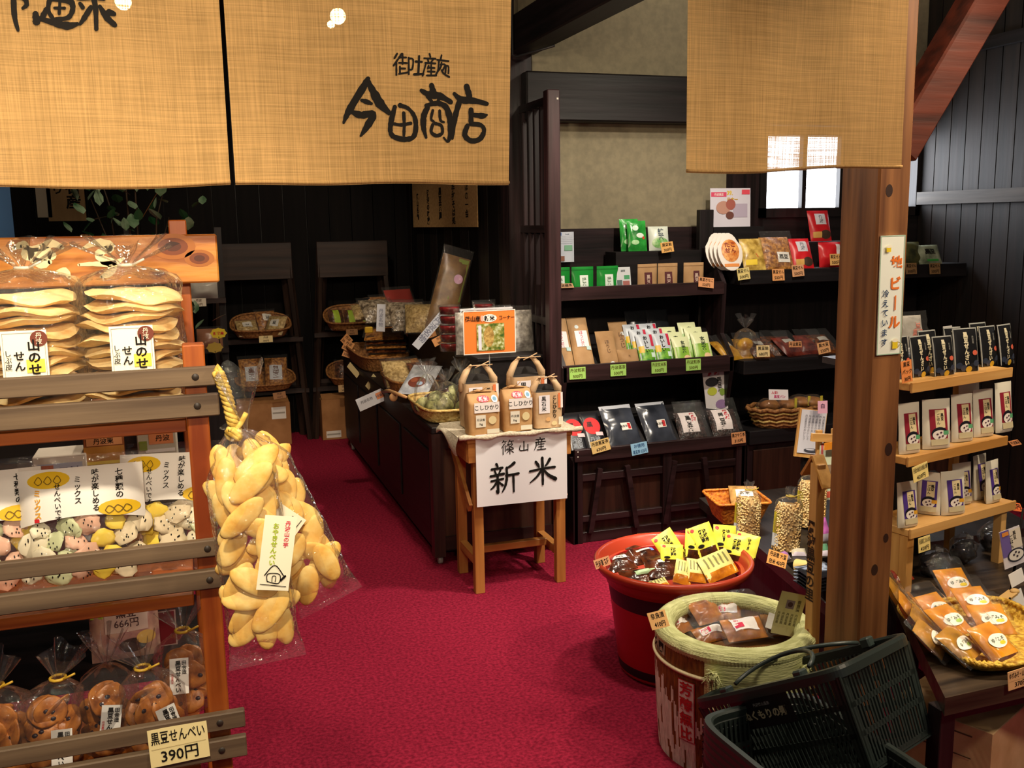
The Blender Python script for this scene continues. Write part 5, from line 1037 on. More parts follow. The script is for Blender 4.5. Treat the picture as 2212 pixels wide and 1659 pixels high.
# upper level
ZU = z1t-.012
GREEN = plain('1e8a34', .25)
for px, lb in ((1207, 'green zip pouch half hidden by the lattice post'), (1258, 'green zip pouch with a white label, middle one'), (1312, 'green zip pouch with a white label beside the small leaflet')):
    o = pouch('tea_pouch', .112, .105, .035, GREEN, [('rect', plain('186e2a', .3), -.5, .84, .5, .88)], 'stand', None, [('label', [('rect', plain('dce8e0'), -.16, .02, .22, .62), ('text', plain('4a6a4a'), '緑\n茶', .03, .32, .2, .02)])], .1, px); on(o, px, 4.30, ZU, lb, 'tea pouch', 'green zip pouches')
for k, (px, lb) in enumerate(((1398, 'kraft zip pouch with a maroon label beside the small leaflet'), (1442, 'kraft zip pouch with a maroon label, middle one'), (1498, 'kraft zip pouch with a maroon label at the right end of the top shelf'))):
    o = pouch('tea_pouch', .108, .108, .035, BROWN, [('rect', plain('8a6642'), -.5, .84, .5, .87)], 'stand', None, [('label', [('rect', plain('542428'), -.2 if k < 2 else -.05, .02, .18 if k < 2 else .25, .62), ('text', plain('c8b0a0'), '黒\n豆', -.01 if k < 2 else .1, .32, .2, .02)])], .1, px); on(o, px, 4.31, ZU, lb, 'tea pouch', 'kraft zip pouches', R(-4*k+4))
LEAF = [('rect', plain('3c64a8'), -.48, .88, -.2, .98), ('text', plain('5a6a80'), '丹波茶', .12, .92, .05, .01)]+[('rect', plain('a8b0bc'), -.4, .86-.06*i, .4, .868-.06*i) for i in range(5)]+[('rect', plain('7ab090'), -.05, .38, .4, .56), ('rect', plain('8a5a48'), -.48, .03, -.05, .2)]
a = aty(1221, 566, 4.56); o = card('leaflet', .095, .15, plain('c4cad6', .4), LEAF, .001); on(o, 1221, 4.56, a.z, 'white leaflet with blue corner on the dark wainscot by the lattice post', 'leaflet', None, 0, R(1))
o = card('leaflet', .078, .098, plain('ccd0d4', .4), [('rect', plain('4a9a6a'), .05, .4, .42, .6), ('rect', plain('a0605a'), -.05, .08, .4, .32), ('rect', plain('5a6a6a'), -.45, .1, -.1, .36), ('text', plain('4a5a5a'), '緑茶', 0, .82, .12, .01)], .001); on(o, 1348, 4.285, ZU, 'small white leaflet standing between the green and the kraft pouches', 'leaflet', None, 0, R(10))
price_card('price_card', 'brown card lying at the end of the green zip pouches', None, aty(1222, 622, 4.24), 0, .085, .03, ['丹波緑茶'], plain('b8906a'), tilt=R(50))
price_card('price_card', 'orange card at the right end of the top tea shelf', None, aty(1525, 621, 4.235), 0, .085, .05, ['黒豆きなこ', '525円'], plain('d89868'), tilt=R(12), roll=R(8))
GS = varied('green_snack_print', '0f6a22', '3cae48', 14, .22, .2)
for px, Y, h, lb in ((1362, 4.50, .165, 'glossy green pack at the back on the upper step'), (1378, 4.465, .155, 'glossy green pack in front on the upper step')):
    o = pouch('tea_pack', .10, h, .03, GS, [('ell', plain('c8e4d0', .3), -.1, .75, .16, .09), ('ell', plain('dceadc', .3), .12, .5, .2, .08), ('ell', plain('c84838', .3), .3, .42, .07, .05), ('ell', plain('a8d8a0', .3), -.15, .28, .2, .08)], 'flat', None, (), .15, px); on(o, px, Y, 1.347, lb, 'tea pack', None, R(-5), R(12))
o = pouch('tea_pack', .105, .125, .03, plain('ccd4c8', .3), [('ell', varied('pale_green_print', '5aa04a', 'c8dcb0', 30, .3), .05, .3, .42, .22), ('text', plain('2a3a4a'), '抹\n茶', .1, .65, .25, .03)], 'flat', None, (), .15, 4); on(o, 1424, 4.475, 1.347, 'white and green pack on the upper step', 'tea pack', None, R(-10), R(14))
price_card('price_card', 'tan card in front of the white and green pack', None, aty(1443, 545, 4.41), 0, .07, .052, ['黒豆飴', '300円'], plain('e0aa60'), tilt=R(10), roll=R(-6))
# ------------------------------------------------------------------ snack shelves under the window
ws = empty('snack_shelf', (2.60, 4.2, 0)); tag(ws, 'dark shelf unit below the white window with three levels of snacks', 'shelf')
WW = 1.40; ZW = (1.245, .80, .455)
NB = wood('blue_black_wood', '0b090b', '191619', 'x', .5)
for z, y0 in ((ZW[0], 0), (ZW[1], -.05), (ZW[2], -.12)): box(ws, 'shelf_board', 0, WW, y0, .39, z-.07, z, NB, .003)
p_ = sx(1507, 4.2, 1.3)-2.6; p2 = sx(1536, 4.2, 1.3)-2.6
pe = sx(1521, 4.5, 1.5)-2.6; box(ws, 'end_post', pe-.04, pe+.04, .27, .31, 0, aty(1520, 453, 4.48).z, BLACKW['z'], .003)
box(ws, 'back_board', .03, WW, .37, .39, 0, ZW[0]-.07, BLACKW['z'])
box(ws, 'base_cabinet', .0, WW, -.10, .37, 0, ZW[2]-.07, DARK['z'])
for k in range(3): box(ws, 'cabinet_door', .03+.46*k, .46+.46*k, -.112, -.101, .04, ZW[2]-.10, PANEL, .003)
zt_ = ZW[0]
o = card('poster', .24, .20, plain('d0ccd8', .5), [('rect', plain('d04a6a'), -.48, .78, -.1, .9), ('text', WHITE, '丹波黒豆', -.29, .84, .07, .015), ('text', plain('d8b820'), '39.', -.02, .88, .15, .03), ('rect', plain('d84a5a'), .28, .84, .48, .96), ('text', plain('c8a020'), '日本一', .05, .71, .11, .03), ('rect', plain('b0a4b8'), .06, .25, .42, .6), ('ell', plain('b88a7a'), -.18, .5, .18, .17), ('ell', plain('a05a50'), .0, .58, .12, .14), ('ell', plain('6a4038'), -.02, .3, .1, .1)], .002)
a = aty(1578, 490, 4.52); on(o, 1578, 4.52, a.z, 'white poster with red and yellow headings standing below the window edge', 'poster', None, 0, R(2))
# the poster stands on a small ledge of the back board
box(ws, 'poster_ledge', .02, .32, .30, .37, ZW[0], a.z-.001, NB)
DIE = plain('e4dcd4', .3)
for k in range(4):
    b = MB(); n = 22; w, h = .13, .20
    def out(a): return (w/2*math.cos(a)*(1-.18*(math.sin(a) > .5)), h/2+h/2*math.sin(a)*1.0)
    for sgn in (-1, 1):
        b.add([(0, sgn*.012, h/2)]+[(out(2*PI*j/n)[0], sgn*.002, out(2*PI*j/n)[1]) for j in range(n)], [(0, 1+j, 1+(j+1) % n) if sgn < 0 else (0, 1+(j+1) % n, 1+j) for j in range(n)], DIE, True)
    decal(b, lambda x, z, e: (x, -.0125+.0105*min(1, math.hypot(x/(w/2), (z-h/2)/(h/2)))-e, z), [('ell', varied('orange_snack_print', 'b8581c', 'e8a860', 50, .3), 0, .52, .36, .3), ('text', plain('7a1c10'), 'たこ\nせん', 0, .6, .15, .03), ('rect', plain('e09050', .3), -.3, .1, .3, .18)], w, h)
    o = b.build('snack_pack'); on(o, 1583-9*k, 4.24+.03*k, zt_, 'white snack pack with an orange print, '+('frontmost of its row', 'second in its row', 'third in its row', 'rearmost of its row')[k], 'snack pack', 'white shaped snack packs', R(-8), R(22))
def sp(px, Y, z, w, h, t_, m_, lb, items=(), yaw=0, tilt=R(25), grp=None, stick=(), roll=0, wrap=False):
    o = pouch('snack_pack', w, h, t_, m_, items, 'flat', None, stick, .2, px)
    if wrap: pf = MB(); pf.grid(lambda u, v: (w*1.08*(u-.5), -t_*.62-.006*noise.noise(Vector((u*8, v*8, px))), h*1.12*v), 9, 9, FILM); pf.build('wrapper', o)
    return on(o, px, Y, z, lb, 'snack pack', grp, yaw, tilt, roll)
sp(1632, 4.24, zt_, .12, .17, .03, varied('yellow_snack_print', '8a6a28', 'd8b860', 30, .3), 'yellow snack pack between the white shaped packs and the clear bag', [('poly', plain('c03828', .3), [(-.4, .3), (.1, .5), (.2, .38), (-.2, .2)]), ('rect', plain('e8c840', .3), -.4, .14, .1, .3)], R(-6))
sp(1685, 4.23, zt_, .16, .18, .045, SNACK, 'large clear snack bag with a white label below the window', (), R(-6), R(28), None, [('label', [('rect', plain('d8d4cc'), -.05, .18, .38, .48), ('text', INK, '黒豆', .16, .34, .15, .03)])], 0, True)
RP = [('rect', plain('c4c0c8'), -.22, .52, .28, .88), ('text', plain('5a5a66'), '丹\n波', .03, .7, .14, .02), ('ell', plain('3c2c20'), .2, .2, .26, .14), ('rect', plain('c89a50'), -.4, .1, .0, .28)]
sp(1738, 4.225, zt_, .115, .165, .035, plain('c01c24', .35), 'red snack pack standing in front, left of the other red ones', RP, R(-4))
sp(1795, 4.26, zt_, .13, .13, .05, plain('b81a22', .35), 'red snack pack under the leaning red one, beside the pillar', [('rect', plain('dcd4d4'), .2, .5, .42, .9)], R(-4), R(10))
sp(1775, 4.42, zt_+.13, .125, .17, .035, plain('b41a22', .35), 'red snack pack leaning on top below the window pane', RP, R(-4), R(18))
box(ws, 'pack_riser', .50, .80, .20, .32, ZW[0], ZW[0]+.128, NB)
sp(1975, 4.24, zt_, .14, .13, .04, varied('olive_pack', '2c3020', '5a5a34', 20, .3), 'dark olive pack right of the pillar on the top snack shelf')
sp(2012, 4.23, zt_, .15, .11, .04, varied('pale_olive_pack', '5a6450', 'a8b098', 20, .3), 'pale green pack with brushed letters right of the pillar', [('text', INK, '黒豆', .0, .6, .3, .04), ('rect', plain('3a9a40'), -.2, .1, .3, .2)])
for px, py, c, lb, r_ in ((1608, 604, 'd8c47c', 'yellowish price card below the white shaped snack packs', -6), (1682, 606, 'dc9a60', 'orange price card below the clear snack bag', 0), (1725, 597, 'd09a70', 'tan price card below the front red pack', -3), (1806, 573, 'd0a060', 'small price card on the red pack beside the pillar', 0), (1969, 592, '8a6a44', 'brown price card right of the pillar, left of the pair', 0), (2020, 592, '8a6a44', 'brown price card below the pale green pack', 0)):
    price_card('price_card', lb, None, aty(px, py, 4.185), 0, .07, .058, ['黒豆せん', '500円'], plain(c), tilt=R(8), roll=R(r_))
for k, (px, Y, yw, m_, lb) in enumerate(((1590, 4.2, 20, varied('mustard_pickle', '8a5a14', 'c89830', 20, .3), 'mustard coloured pack at the left of the middle snack shelf'), (1622, 4.22, -15, varied('mustard_pickle', '8a5a14', 'c89830', 20, .3), 'mustard coloured pack beside the first one on the middle snack shelf'), (1655, 4.2, 10, DKSNACK, 'brown pack behind the 680 yen card'), (1680, 4.25, -20, DKSNACK, 'dark brown pack in the centre of the middle snack shelf'), (1722, 4.2, 15, varied('maroon_pack', '3a1414', '7a3428', 25, .3), 'maroon pack left of the tan card on the middle snack shelf'), (1760, 4.22, -8, varied('maroon_pack', '3a1414', '7a3428', 25, .3), 'maroon pack above the tan card on the middle snack shelf'), (1795, 4.2, 6, DKSNACK, 'dark pack beside the pillar on the middle snack shelf'))):
    sp(px, Y, ZW[1], .13, .15, .045, m_, lb, [('rect', plain('a8a49c', .3), -.2, .55, .3, .75)] if k % 2 == 0 else (), R(yw), R(55), None, (), 0, True)
t = empty('snack_bag', (sx(1610, 4.28, .9), 4.28, ZW[1])); tag(t, 'clear bag with a twisted peak at the back of the middle snack shelf', 'snack bag')
b = MB(); b.ell((0, 0, .05), (.05, .04, .05), varied('mustard_pickle', '8a5a14', 'c89830', 20, .3)); b.build('snacks', t); tied_bag(t, .06, .10, .15, .21, seed=4, tie=False)
for px, py, c, lb, r_, ls_ in ((1649, 771, 'd8c08c', 'cream 680 yen card on the middle snack shelf edge', 2, ['黒豆飴', '680円']), (1718, 750, 'c88a5c', 'flat tan card on the middle snack shelf edge', 2, ['丹波黒豆']), (1782, 763, 'd09a68', 'tan card beside the pillar on the middle snack shelf edge', -8, ['黒大豆', '530円'])):
    price_card('price_card', lb, None, aty(px, py, 4.135), 0, .075, .058 if len(ls_) > 1 else .03, ls_, plain(c), tilt=R(10), roll=R(r_))
# oval basket of breads on the lower level
bk = empty('bread_basket', (sx(1698, 4.16, .5), 4.16, ZW[2]+.002)); tag(bk, 'oval wicker basket of wrapped breads on the lowest snack shelf', 'basket')
b = MB()
b.grid(lambda u, v: ((.17+.05*v)*math.cos(2*PI*u)+.0, (.09+.025*v)*math.sin(2*PI*u), .10*v) if v > .02 else (.17*math.cos(2*PI*u), .09*math.sin(2*PI*u), 0), 48, 8, WICK); b.grid(lambda u, v: (.17*v*math.cos(2*PI*u), .09*v*math.sin(2*PI*u), .003), 24, 2, WICK); b.build('woven_body', bk)
for q in range(5):
    b = MB(); z = .015+.02*q; k = .17+.05*z/.1; k2 = .09+.025*z/.1; b.tube([(k*1.01*math.cos(2*PI*i/60), k2*1.01*math.sin(2*PI*i/60), z+.004*math.sin(i*PI/2*1.0)) for i in range(60)], .0065 if q < 4 else .011, WICKL if q % 2 else WICK, 6, True); b.build('wicker_band', bk)
BREAD = varied('brown_bread', '6a3c18', 'b0783c', 12, .5)
for i, (dx, dy, lb) in enumerate(((-.10, 0, 'wrapped round bread at the left of the oval basket'), (-.01, -.02, 'wrapped round bread in the middle of the oval basket'), (.09, .01, 'wrapped round bread at the right of the oval basket'), (.15, -.01, 'wrapped bread by the pillar end of the oval basket'))):
    c_ = bk.location; t = empty('bread', (c_.x+dx, c_.y+dy, c_.z+.085)); tag(t, lb, 'bread', 'breads in the oval basket'); b = MB(); b.ell((0, 0, .02), (.055, .045, .03), BREAD, None, 16, 10, .1, i); b.build('loaf', t); pillow_b = MB(); pillow_b.ell((0, 0, .022), (.066, .055, .037), FILM, None, 18, 12, .25, i+9); pillow_b.build('wrapper', t)
    if i > 0: k = MB(); k.cbox((.02, -.045, .035), (.014, .003, .05), plain('c8b83c')); k.build('yellow_tie', t)
o = card('notice', .105, .052, plain('dcd4d8'), [('text', plain('c03048'), '人気!', -.2, .7, .3, .03), ('text', plain('c04878'), '黒豆パン', .05, .32, .3, .03)], .0015); place(o, aty(1682, 864, 4.055), R(-6), R(15), R(4)); tag(o, 'white note with pink lettering on the bread basket', 'notice')
# ------------------------------------------------------------------ low platform at the right
PZ = .345
pl_pts = [atz(1562, 1112, PZ), atz(1795, 1312, PZ)]
pa_, pb_ = pl_pts[0], pl_pts[1]; dl = (pb_-pa_).normalized()
PLT = wood('platform_wood', '14100f', '2a2422', 'y', .35)
pf_ = empty('low_platform', (pa_.x, pa_.y, 0)); tag(pf_, 'low dark platform behind the pillar carrying soybean bags', 'platform')
A_ = pa_-dl*.25; B_ = pb_+dl*.05
A_.x, A_.y = pa_.x+.03, min(A_.y, 3.6)
poly = [(A_.x-pa_.x, A_.y-pa_.y), (B_.x-pa_.x, B_.y-pa_.y), (1.86-pa_.x, 2.68-pa_.y), (2.95-pa_.x, 2.68-pa_.y), (3.2-pa_.x, A_.y-pa_.y)]
b = MB(); b.prism(poly, PZ-.04, PZ, PLT); b.build('platform_top', pf_)
b = MB(); cxp = sum(p[0] for p in poly)/5; cyp = sum(p[1] for p in poly)/5
b.prism([(cxp+(x-cxp)*.94, cyp+(y-cyp)*.94) for x, y in poly], 0, PZ-.04, BLACKW['z']); b.build('base', pf_)
# orange square basket
OR = varied('orange_wicker', '9a4c10', 'e08c2c', 80, .6, .5, 3); c0 = atz(1575, 1140, PZ+.02)
ob = empty('square_basket', (sx(1590, 3.18, .4), 3.18, PZ+.001), R(-12)); tag(ob, 'orange square wicker basket beside the soybean bags', 'basket')
b = MB()
def sq(u, v, r0_, r1_, h): 
    a = 2*PI*u+PI/4; k = r0_+(r1_-r0_)*v; e = .18; return (k*math.copysign(abs(math.cos(a))**e, math.cos(a)), k*math.copysign(abs(math.sin(a))**e, math.sin(a)), h*v)
b.grid(lambda u, v: sq(u, v, .075, .105, .085), 48, 8, OR); b.grid(lambda u, v: (.15*(u-.5), .15*(v-.5), .004), 1, 1, OR); b.build('woven_body', ob)
b = MB(); b.tube([(lambda q: (q[0], q[1], q[2]))(sq(i/48, 1, .075, .105, .085)) for i in range(48)], .006, OR, 6, True); b.build('rim', ob)
o = pouch('snack_pack', .11, .15, .035, varied('tan_grain_pack', '8a6434', 'bf9458', 40, .35), (), 'flat', None, [('label', [('rect', plain('e8e4dc'), -.3, .35, .3, .68), ('text', INK, '玄米', 0, .52, .14, .02)])], .1, 5); place(o, (ob.location.x+.015, 3.13, PZ+.05), R(-25), R(70)); tag(o, 'tan pack with a white label lying in the orange square basket', 'snack pack')
# soybean bags
SOY = varied('soybean', 'c89c58', 'f0d8a0', 25, .4, 0, 2); 
def soy_bag(px, Y, label, roll=0, seed=0, h=.155, r=.043):
    z = PZ+.001; t = empty('soybean_bag', (sx(px, Y, z+.05), Y, z)); t.rotation_euler = (R(-4), R(roll), R(-14)); tag(t, label, 'bag of soybeans', 'soybean bags on the low platform'); r0 = random.Random(seed)
    b = MB(); b.grid(lambda u, v: (r*.93*math.copysign(abs(math.cos(2*PI*u))**.7, math.cos(2*PI*u))*(1 if v < .85 else .8), r*.72*math.copysign(abs(math.sin(2*PI*u))**.7, math.sin(2*PI*u))*(1 if v < .85 else .8), .004+h*v), 24, 8, SOY); b.grid(lambda u, v: (r*.75*v*math.cos(2*PI*u), r*.55*v*math.sin(2*PI*u), h), 16, 2, SOY)
    n = 620
    for i in range(n):
        v = min(.999, max(0, (i+.5)/n+r0.uniform(-.02, .02))); a = i*2.39996+r0.uniform(-.12, .12); zz = .006+h*v; k = 1 if v < .85 else 1-.25*(v-.85)/.15
        x = r*.97*k*math.copysign(abs(math.cos(a))**.7, math.cos(a)); y = r*.76*k*math.copysign(abs(math.sin(a))**.7, math.sin(a))
        if y > r*.45: continue
        b.ell((x, y, zz), (.0042, .0042, .0036), SOY, Matrix.Rotation(r0.uniform(0, 3), 3, 'X') @ Matrix.Rotation(r0.uniform(0, 3), 3, 'Z'), 6, 4)
    o = b.build('soybeans', t); o['kind'] = 'stuff'
    tied_bag(t, r*1.06, h+.004, h+.032, h+.062, ry=r*.86, seed=seed, flare=.35, tiem=plain('b8a048', .3), rag=.15)
    k = card('label_strip', .03, .12, plain('b8a828'), [('rect', plain('c4c8cc'), -.5, 0, .5, .38)], .0006, parent=t); k.location = (-r*.98, -.012, .02); k.rotation_euler = (0, 0, R(-65))
soy_bag(1613, 2.93, 'clear bag of soybeans next to the orange square basket', 3, 1)
soy_bag(1697, 2.78, 'clear bag of soybeans nearest the tan 450 yen card', 5, 2, .165, .045)
soy_bag(1752, 2.98, 'clear bag of soybeans standing behind the wooden post sign', 2, 3, .17, .05)
price_card('price_card', 'tan 450 yen card tilted on the edge of the low platform', None, aty(1676, 1222, 2.55), R(-8), .066, .046, ['丹波産 大豆', '白米 450円'], plain('e0a058'), tilt=R(25), roll=R(22))
b = MB(); b.grid(lambda u, v: (.022*(1-.3*v)*math.cos(2*PI*u), .022*(1-.3*v)*math.sin(2*PI*u), .05*v), 20, 3, plain('dcc27a')); b.grid(lambda u, v: (.0154*v*math.cos(2*PI*u), .0154*v*math.sin(2*PI*u), .05), 20, 1, plain('dcc27a')); o = b.build('paper_cup'); place(o, (sx(1722, 2.6, PZ+.03), 2.6, PZ+.02), 0, R(-75), R(20)); tag(o, 'pale yellow paper cup lying beside the 450 yen card', 'cup')
for i, (px, Y, dz, w, h, c, lb, tl, yw) in enumerate(((1702, 2.70, 0, .04, .035, 'b07ab8', 'small pink sachet under the nearer soybean bag', 50, 20), (1728, 2.72, 0, .05, .035, 'c8c0a8', 'pale sachet beside the pink one on the low platform', 60, -20), (1783, 2.70, .05, .06, .08, 'd070c0', 'pink and white pack right of the wooden post sign', 25, 10), (1782, 2.62, .03, .05, .05, '5a8a6a', 'green and white pack below the pink pack', 55, -10), (1784, 2.5, .01, .07, .05, 'dcd8d0', 'white card lying below the green pack', 70, 12))):
    o = pouch('snack_pack', w, h, .02, plain(c, .3), [('rect', plain('d8ccd8', .3), -.5, 0, .5, .3)], 'flat', None, (), .2, i); place(o, (sx(px, Y, PZ+.03), Y, PZ+dz), R(yw), R(tl)); tag(o, lb, 'snack pack')
for i in range(5):
    o = pouch('seaweed_pack', .12, .09, .012, plain('16161a', .2), [('rect', plain('34343c', .2), -.5, .8, .5, .86)], 'flat', None, (), .2, i); place(o, (sx(1786, 2.42, PZ), 2.42, PZ+.002+.011*i), R(4), R(82)); tag(o, 'black flat pack in the pile between post sign and pillar', 'snack pack', 'pile of black flat packs')
# text board, poster and note behind the post sign
eb = empty('text_board', (sx(1745, 3.2, .6), 3.2, PZ)); tag(eb, 'white text board with a black swirl on a wooden back, left of the pillar', 'sign')
q0 = aty(1745, 985, 3.18); q1 = aty(1745, 882, 3.18); bh = q1.z-q0.z
k = card('board', .115, bh, PINE['z'], (), .012, parent=eb); k.location = (0, 0, q0.z-PZ-.012); k.rotation_euler = (R(-6), R(8), R(-12))
k = card('paper', .105, bh*.9, plain('c8c8d4', .5), [('text', plain('6a6a78'), '丹\n波\n黒\n豆\nの\nお\nい\nし\nさ', .4-.14*i, .60, .065, .0) for i in range(6)]+[('ell', plain('3a3c48'), .05, .08, .3, .05), ('ell', plain('c8c8d4'), .0, .10, .18, .02)], .001, parent=eb); k.location = (.002, -.008, q0.z-PZ+.005); k.rotation_euler = (R(-6), R(8), R(-12))
b = MB(); b.bar((0, .02, 0), (0, .02, q0.z-PZ+.05), .02, .02, BLACKW['z']); b.build('support', eb)
ep = empty('poster_easel', (sx(1792, 3.0, .6), 3.0, PZ)); tag(ep, 'red bordered poster on a pale wooden easel, cut by the pillar', 'poster')
q0 = aty(1785, 1082, 2.98); q1 = aty(1785, 962, 2.98); bh = q1.z-q0.z
k = card('poster', .10, bh, plain('ccd4b8', .5), [('rect', plain('c05a5a'), -.46, .12, -.36, 1), ('rect', plain('d8604a'), -.5, .04, .5, .15), ('rect', varied('portrait_print', '4a3a30', '9a8068', 30, .5), -.28, .36, .3, .62), ('text', plain('3a4a2a'), '丹波の豆', -.02, .24, .07, .01)], .003, parent=ep); k.location = (0, -.01, q0.z-PZ); k.rotation_euler = (R(-5), R(3), 0)
b = MB(); b.bar((-.03, .012, 0), (-.03, .03, .36), .022, .014, PINE['z']); b.bar((.04, .012, 0), (.04, .03, .36), .022, .014, PINE['z']); b.bar((-.08, .004, q1.z-PZ+.03), (.09, .004, q1.z-PZ+.01), .014, .03, PINE['x']); b.build('easel', ep)
k = MB(); k.cbox((.0, -.016, q1.z-PZ-.005), (.075, .002, .028), plain('e08a20')); k.build('orange_header', ep)
o = card('notice', .04, .05, plain('d8a4c0'), [('text', plain('5a3a5a'), '白', 0, .6, .4, .02)], .001); place(o, aty(1777, 893, 3.165), R(-12), R(5)); tag(o, 'small pink note clipped to the top of the text board', 'notice')
# wooden post sign
pz_ = .115
wp = empty('post_sign', (sx(1752, 2.12, .2), 2.12, 0)); tag(wp, 'wooden post sign with a small gabled roof standing behind the sake barrel', 'sign')
ztp = aty(1735, 985, 2.12).z-.026
b = MB(); b.box(-.012, .014, -.010, .024, 0, ztp, PINE['z'], .002); b.build('post', wp)
b = MB(); z = ztp; zr = aty(1735, 985, 2.12).z
PL2 = wood('pale_roof_wood', 'b8863c', 'dba85c', 'y', .5)
b.bar((.004, .016, zr-.008), (.004, -.036, zr-.085), .036, .008, PL2); b.build('roof_slope', wp)
b = MB(); b.bar((.004, .016, zr-.008), (.004, .062, zr-.07), .036, .008, STANDW['y']); b.build('roof_slope', wp)
sfp = lambda x, zz, e: (-.012-e, .007-x, zz)
for nm_, it_ in (('black_lettering', ('text', plain('2a1a10'), '丹\n波\n黒\n豆\nの\n里', 0, .68, .045, .03)), ('red_lettering', ('text', plain('8a1c1c'), '人\n気\n商\n品', 0, .36, .045, .03))): k = MB(); decal(k, sfp, [it_], .04, ztp); k.build(nm_, wp)
# ------------------------------------------------------------------ red bucket
bc = aty(1454, 1207, 2.76); bu = empty('red_tub', (bc.x, 2.76, 0)); zb = bc.z; tag(bu, 'red plastic tub with black bands holding pickle packs', 'tub')
RT = plain('a4141c', .3); RR = plain('a83a24', .3); BK = plain('17141a', .4)
b = MB(); b.lathe([(0, .004), (.172, .004), (.178, .012)], RT); 
prof = [(.178, .012), (.180, .02), (.184, .05), (.192, .12), (.209, zb-.128), (.219, zb-.062), (.222, zb-.03)]
b.lathe(prof, RT, 56, [RT, BK, RT, RT, BK, RT]); b.build('body', bu)
b = MB(); b.lathe([(.222, zb-.032), (.252, zb-.028), (.262, zb-.010), (.264, zb), (.256, zb+.008), (.246, zb), (.230, zb-.04), (.222, zb-.07), (0, zb-.07)], RR, 64); b.build('rim', bu)
YL = plain('e4dc4c', .4); YL2 = plain('c8c478', .45); BP = varied('brown_pickle_pack', '24100a', '5a2c16', 30, .15, .3, 2, spec=.7)
zf = zb-.068
def inb(px, py, zz): return atz(px, py, zz)
def pick(px, py, dz, w, h, m_, yaw, tilt, lb, items=(), stick=(), roll=0, cat='pickle pack', grp=None, t_=.02):
    q = atz(px, py, zf+dz); o = pouch('pickle_pack', w, h, t_, m_, items, 'flat', None, stick, .3, px)
    place(o, (q.x, q.y, zf+dz), R(yaw), R(tilt), R(roll)); tag(o, lb, cat, grp); return o
WL = [('label', [('rect', plain('d8d0cc'), -.3, .5, .35, .66), ('rect', plain('c8503c'), -.3, .52, -.18, .64), ('text', INK, '丹波漬', .08, .58, .1, .02)])]
pick(1350, 1232, .0, .11, .10, BP, 8, 70, 'dark pickle pack at the left of the red tub', (), WL)
pick(1385, 1258, .002, .12, .07, BP, -6, 72, 'dark pickle pack with a blue tipped label at the front left of the tub', [('rect', plain('5a78b8'), .2, .5, .35, .65)])
pick(1440, 1246, .012, .115, .10, BP, -4, 64, 'wide brown pickle pack in the middle of the tub', (), [('label', [('rect', plain('c8c4c4'), -.1, .55, .4, .68), ('text', INK, '山椒', .15, .62, .1, .02)])])
pick(1405, 1215, .0, .13, .11, BP, 12, 66, 'brown pickle pack behind the left dark one in the tub', [('rect', plain('5a78b8'), .25, .4, .35, .6), ('rect', plain('b8b4b4'), -.2, .48, .25, .56)])
pick(1425, 1195, .01, .12, .10, BP, -10, 60, 'brown pickle pack against the rear of the tub')
pick(1405, 1238, .022, .10, .02, plain('a8c89c', .3), 0, 70, 'small green label pack between the brown packs in the tub')
YT = lambda c: [('rect', BP, -.5, 0, .5, .34), ('text', INK, '丹波\n山椒\n昆布', .02, .68, .12, .03), ('ell', RED, -.36, .9, .08, .05), ('ell', INK, -.25, .42, .14, .05)]
for px, py, dz, h, yw, rl, c, lb in ((1466, 1212, .03, .10, -8, -28, YL, 'yellow labelled pickle pack leaning left, first of the rear row in the tub'), (1502, 1212, .03, .095, -6, 12, YL, 'yellow labelled pickle pack, second of the rear row in the tub'), (1537, 1208, .035, .11, -12, -16, YL, 'yellow labelled pickle pack standing tallest in the rear row of the tub'), (1566, 1208, .03, .105, -8, 8, YL, 'yellow labelled pickle pack right of the tallest in the tub'), (1582, 1222, .02, .095, -40, 6, YL, 'yellow labelled pickle pack seen edge on near the right rim of the tub'), (1600, 1222, .02, .10, -45, 8, YL, 'yellow labelled pickle pack nearest the right rim of the tub'), (1452, 1226, .025, .07, -4, 8, YL, 'short yellow labelled pack in front of the rear row in the tub')):
    pick(px, py, dz, .082, h*1.12, c, yw, 24, lb, YT(c), (), rl, 'pickle pack', 'yellow labelled pickle packs')
for px, py, dz, w, h, yw, tl, rl, lb in ((1472, 1262, .0, .06, .085, -10, 40, 20, 'olive labelled pack, leftmost along the front wall of the tub'), (1505, 1258, .004, .07, .08, -10, 38, 12, 'olive labelled pack in the middle along the front wall of the tub'), (1565, 1248, .012, .13, .09, 6, 40, -10, 'wide olive labelled pack with orange pickles at the right front of the tub'), (1430, 1272, .0, .07, .04, 0, 60, -10, 'pale olive pack lying lowest at the front of the tub')):
    pick(px, py, dz, w, h, YL2, yw, tl, lb, [('rect', varied('orange_pickle', '8a4a10', 'c8841c', 30, .2), -.5, 0, .5, .35)]+[('rect', plain('7a7848'), -.35+.16*i, .5, -.30+.16*i, .9) for i in range(5)], (), rl)
price_card('price_card', 'tan price card clipped to the left rim of the red tub', None, (bc.x-.246, 2.775, zb-.001), R(10), .062, .03, ['丹波漬 各種'], plain('d49a70'), tilt=R(25), roll=R(-6))
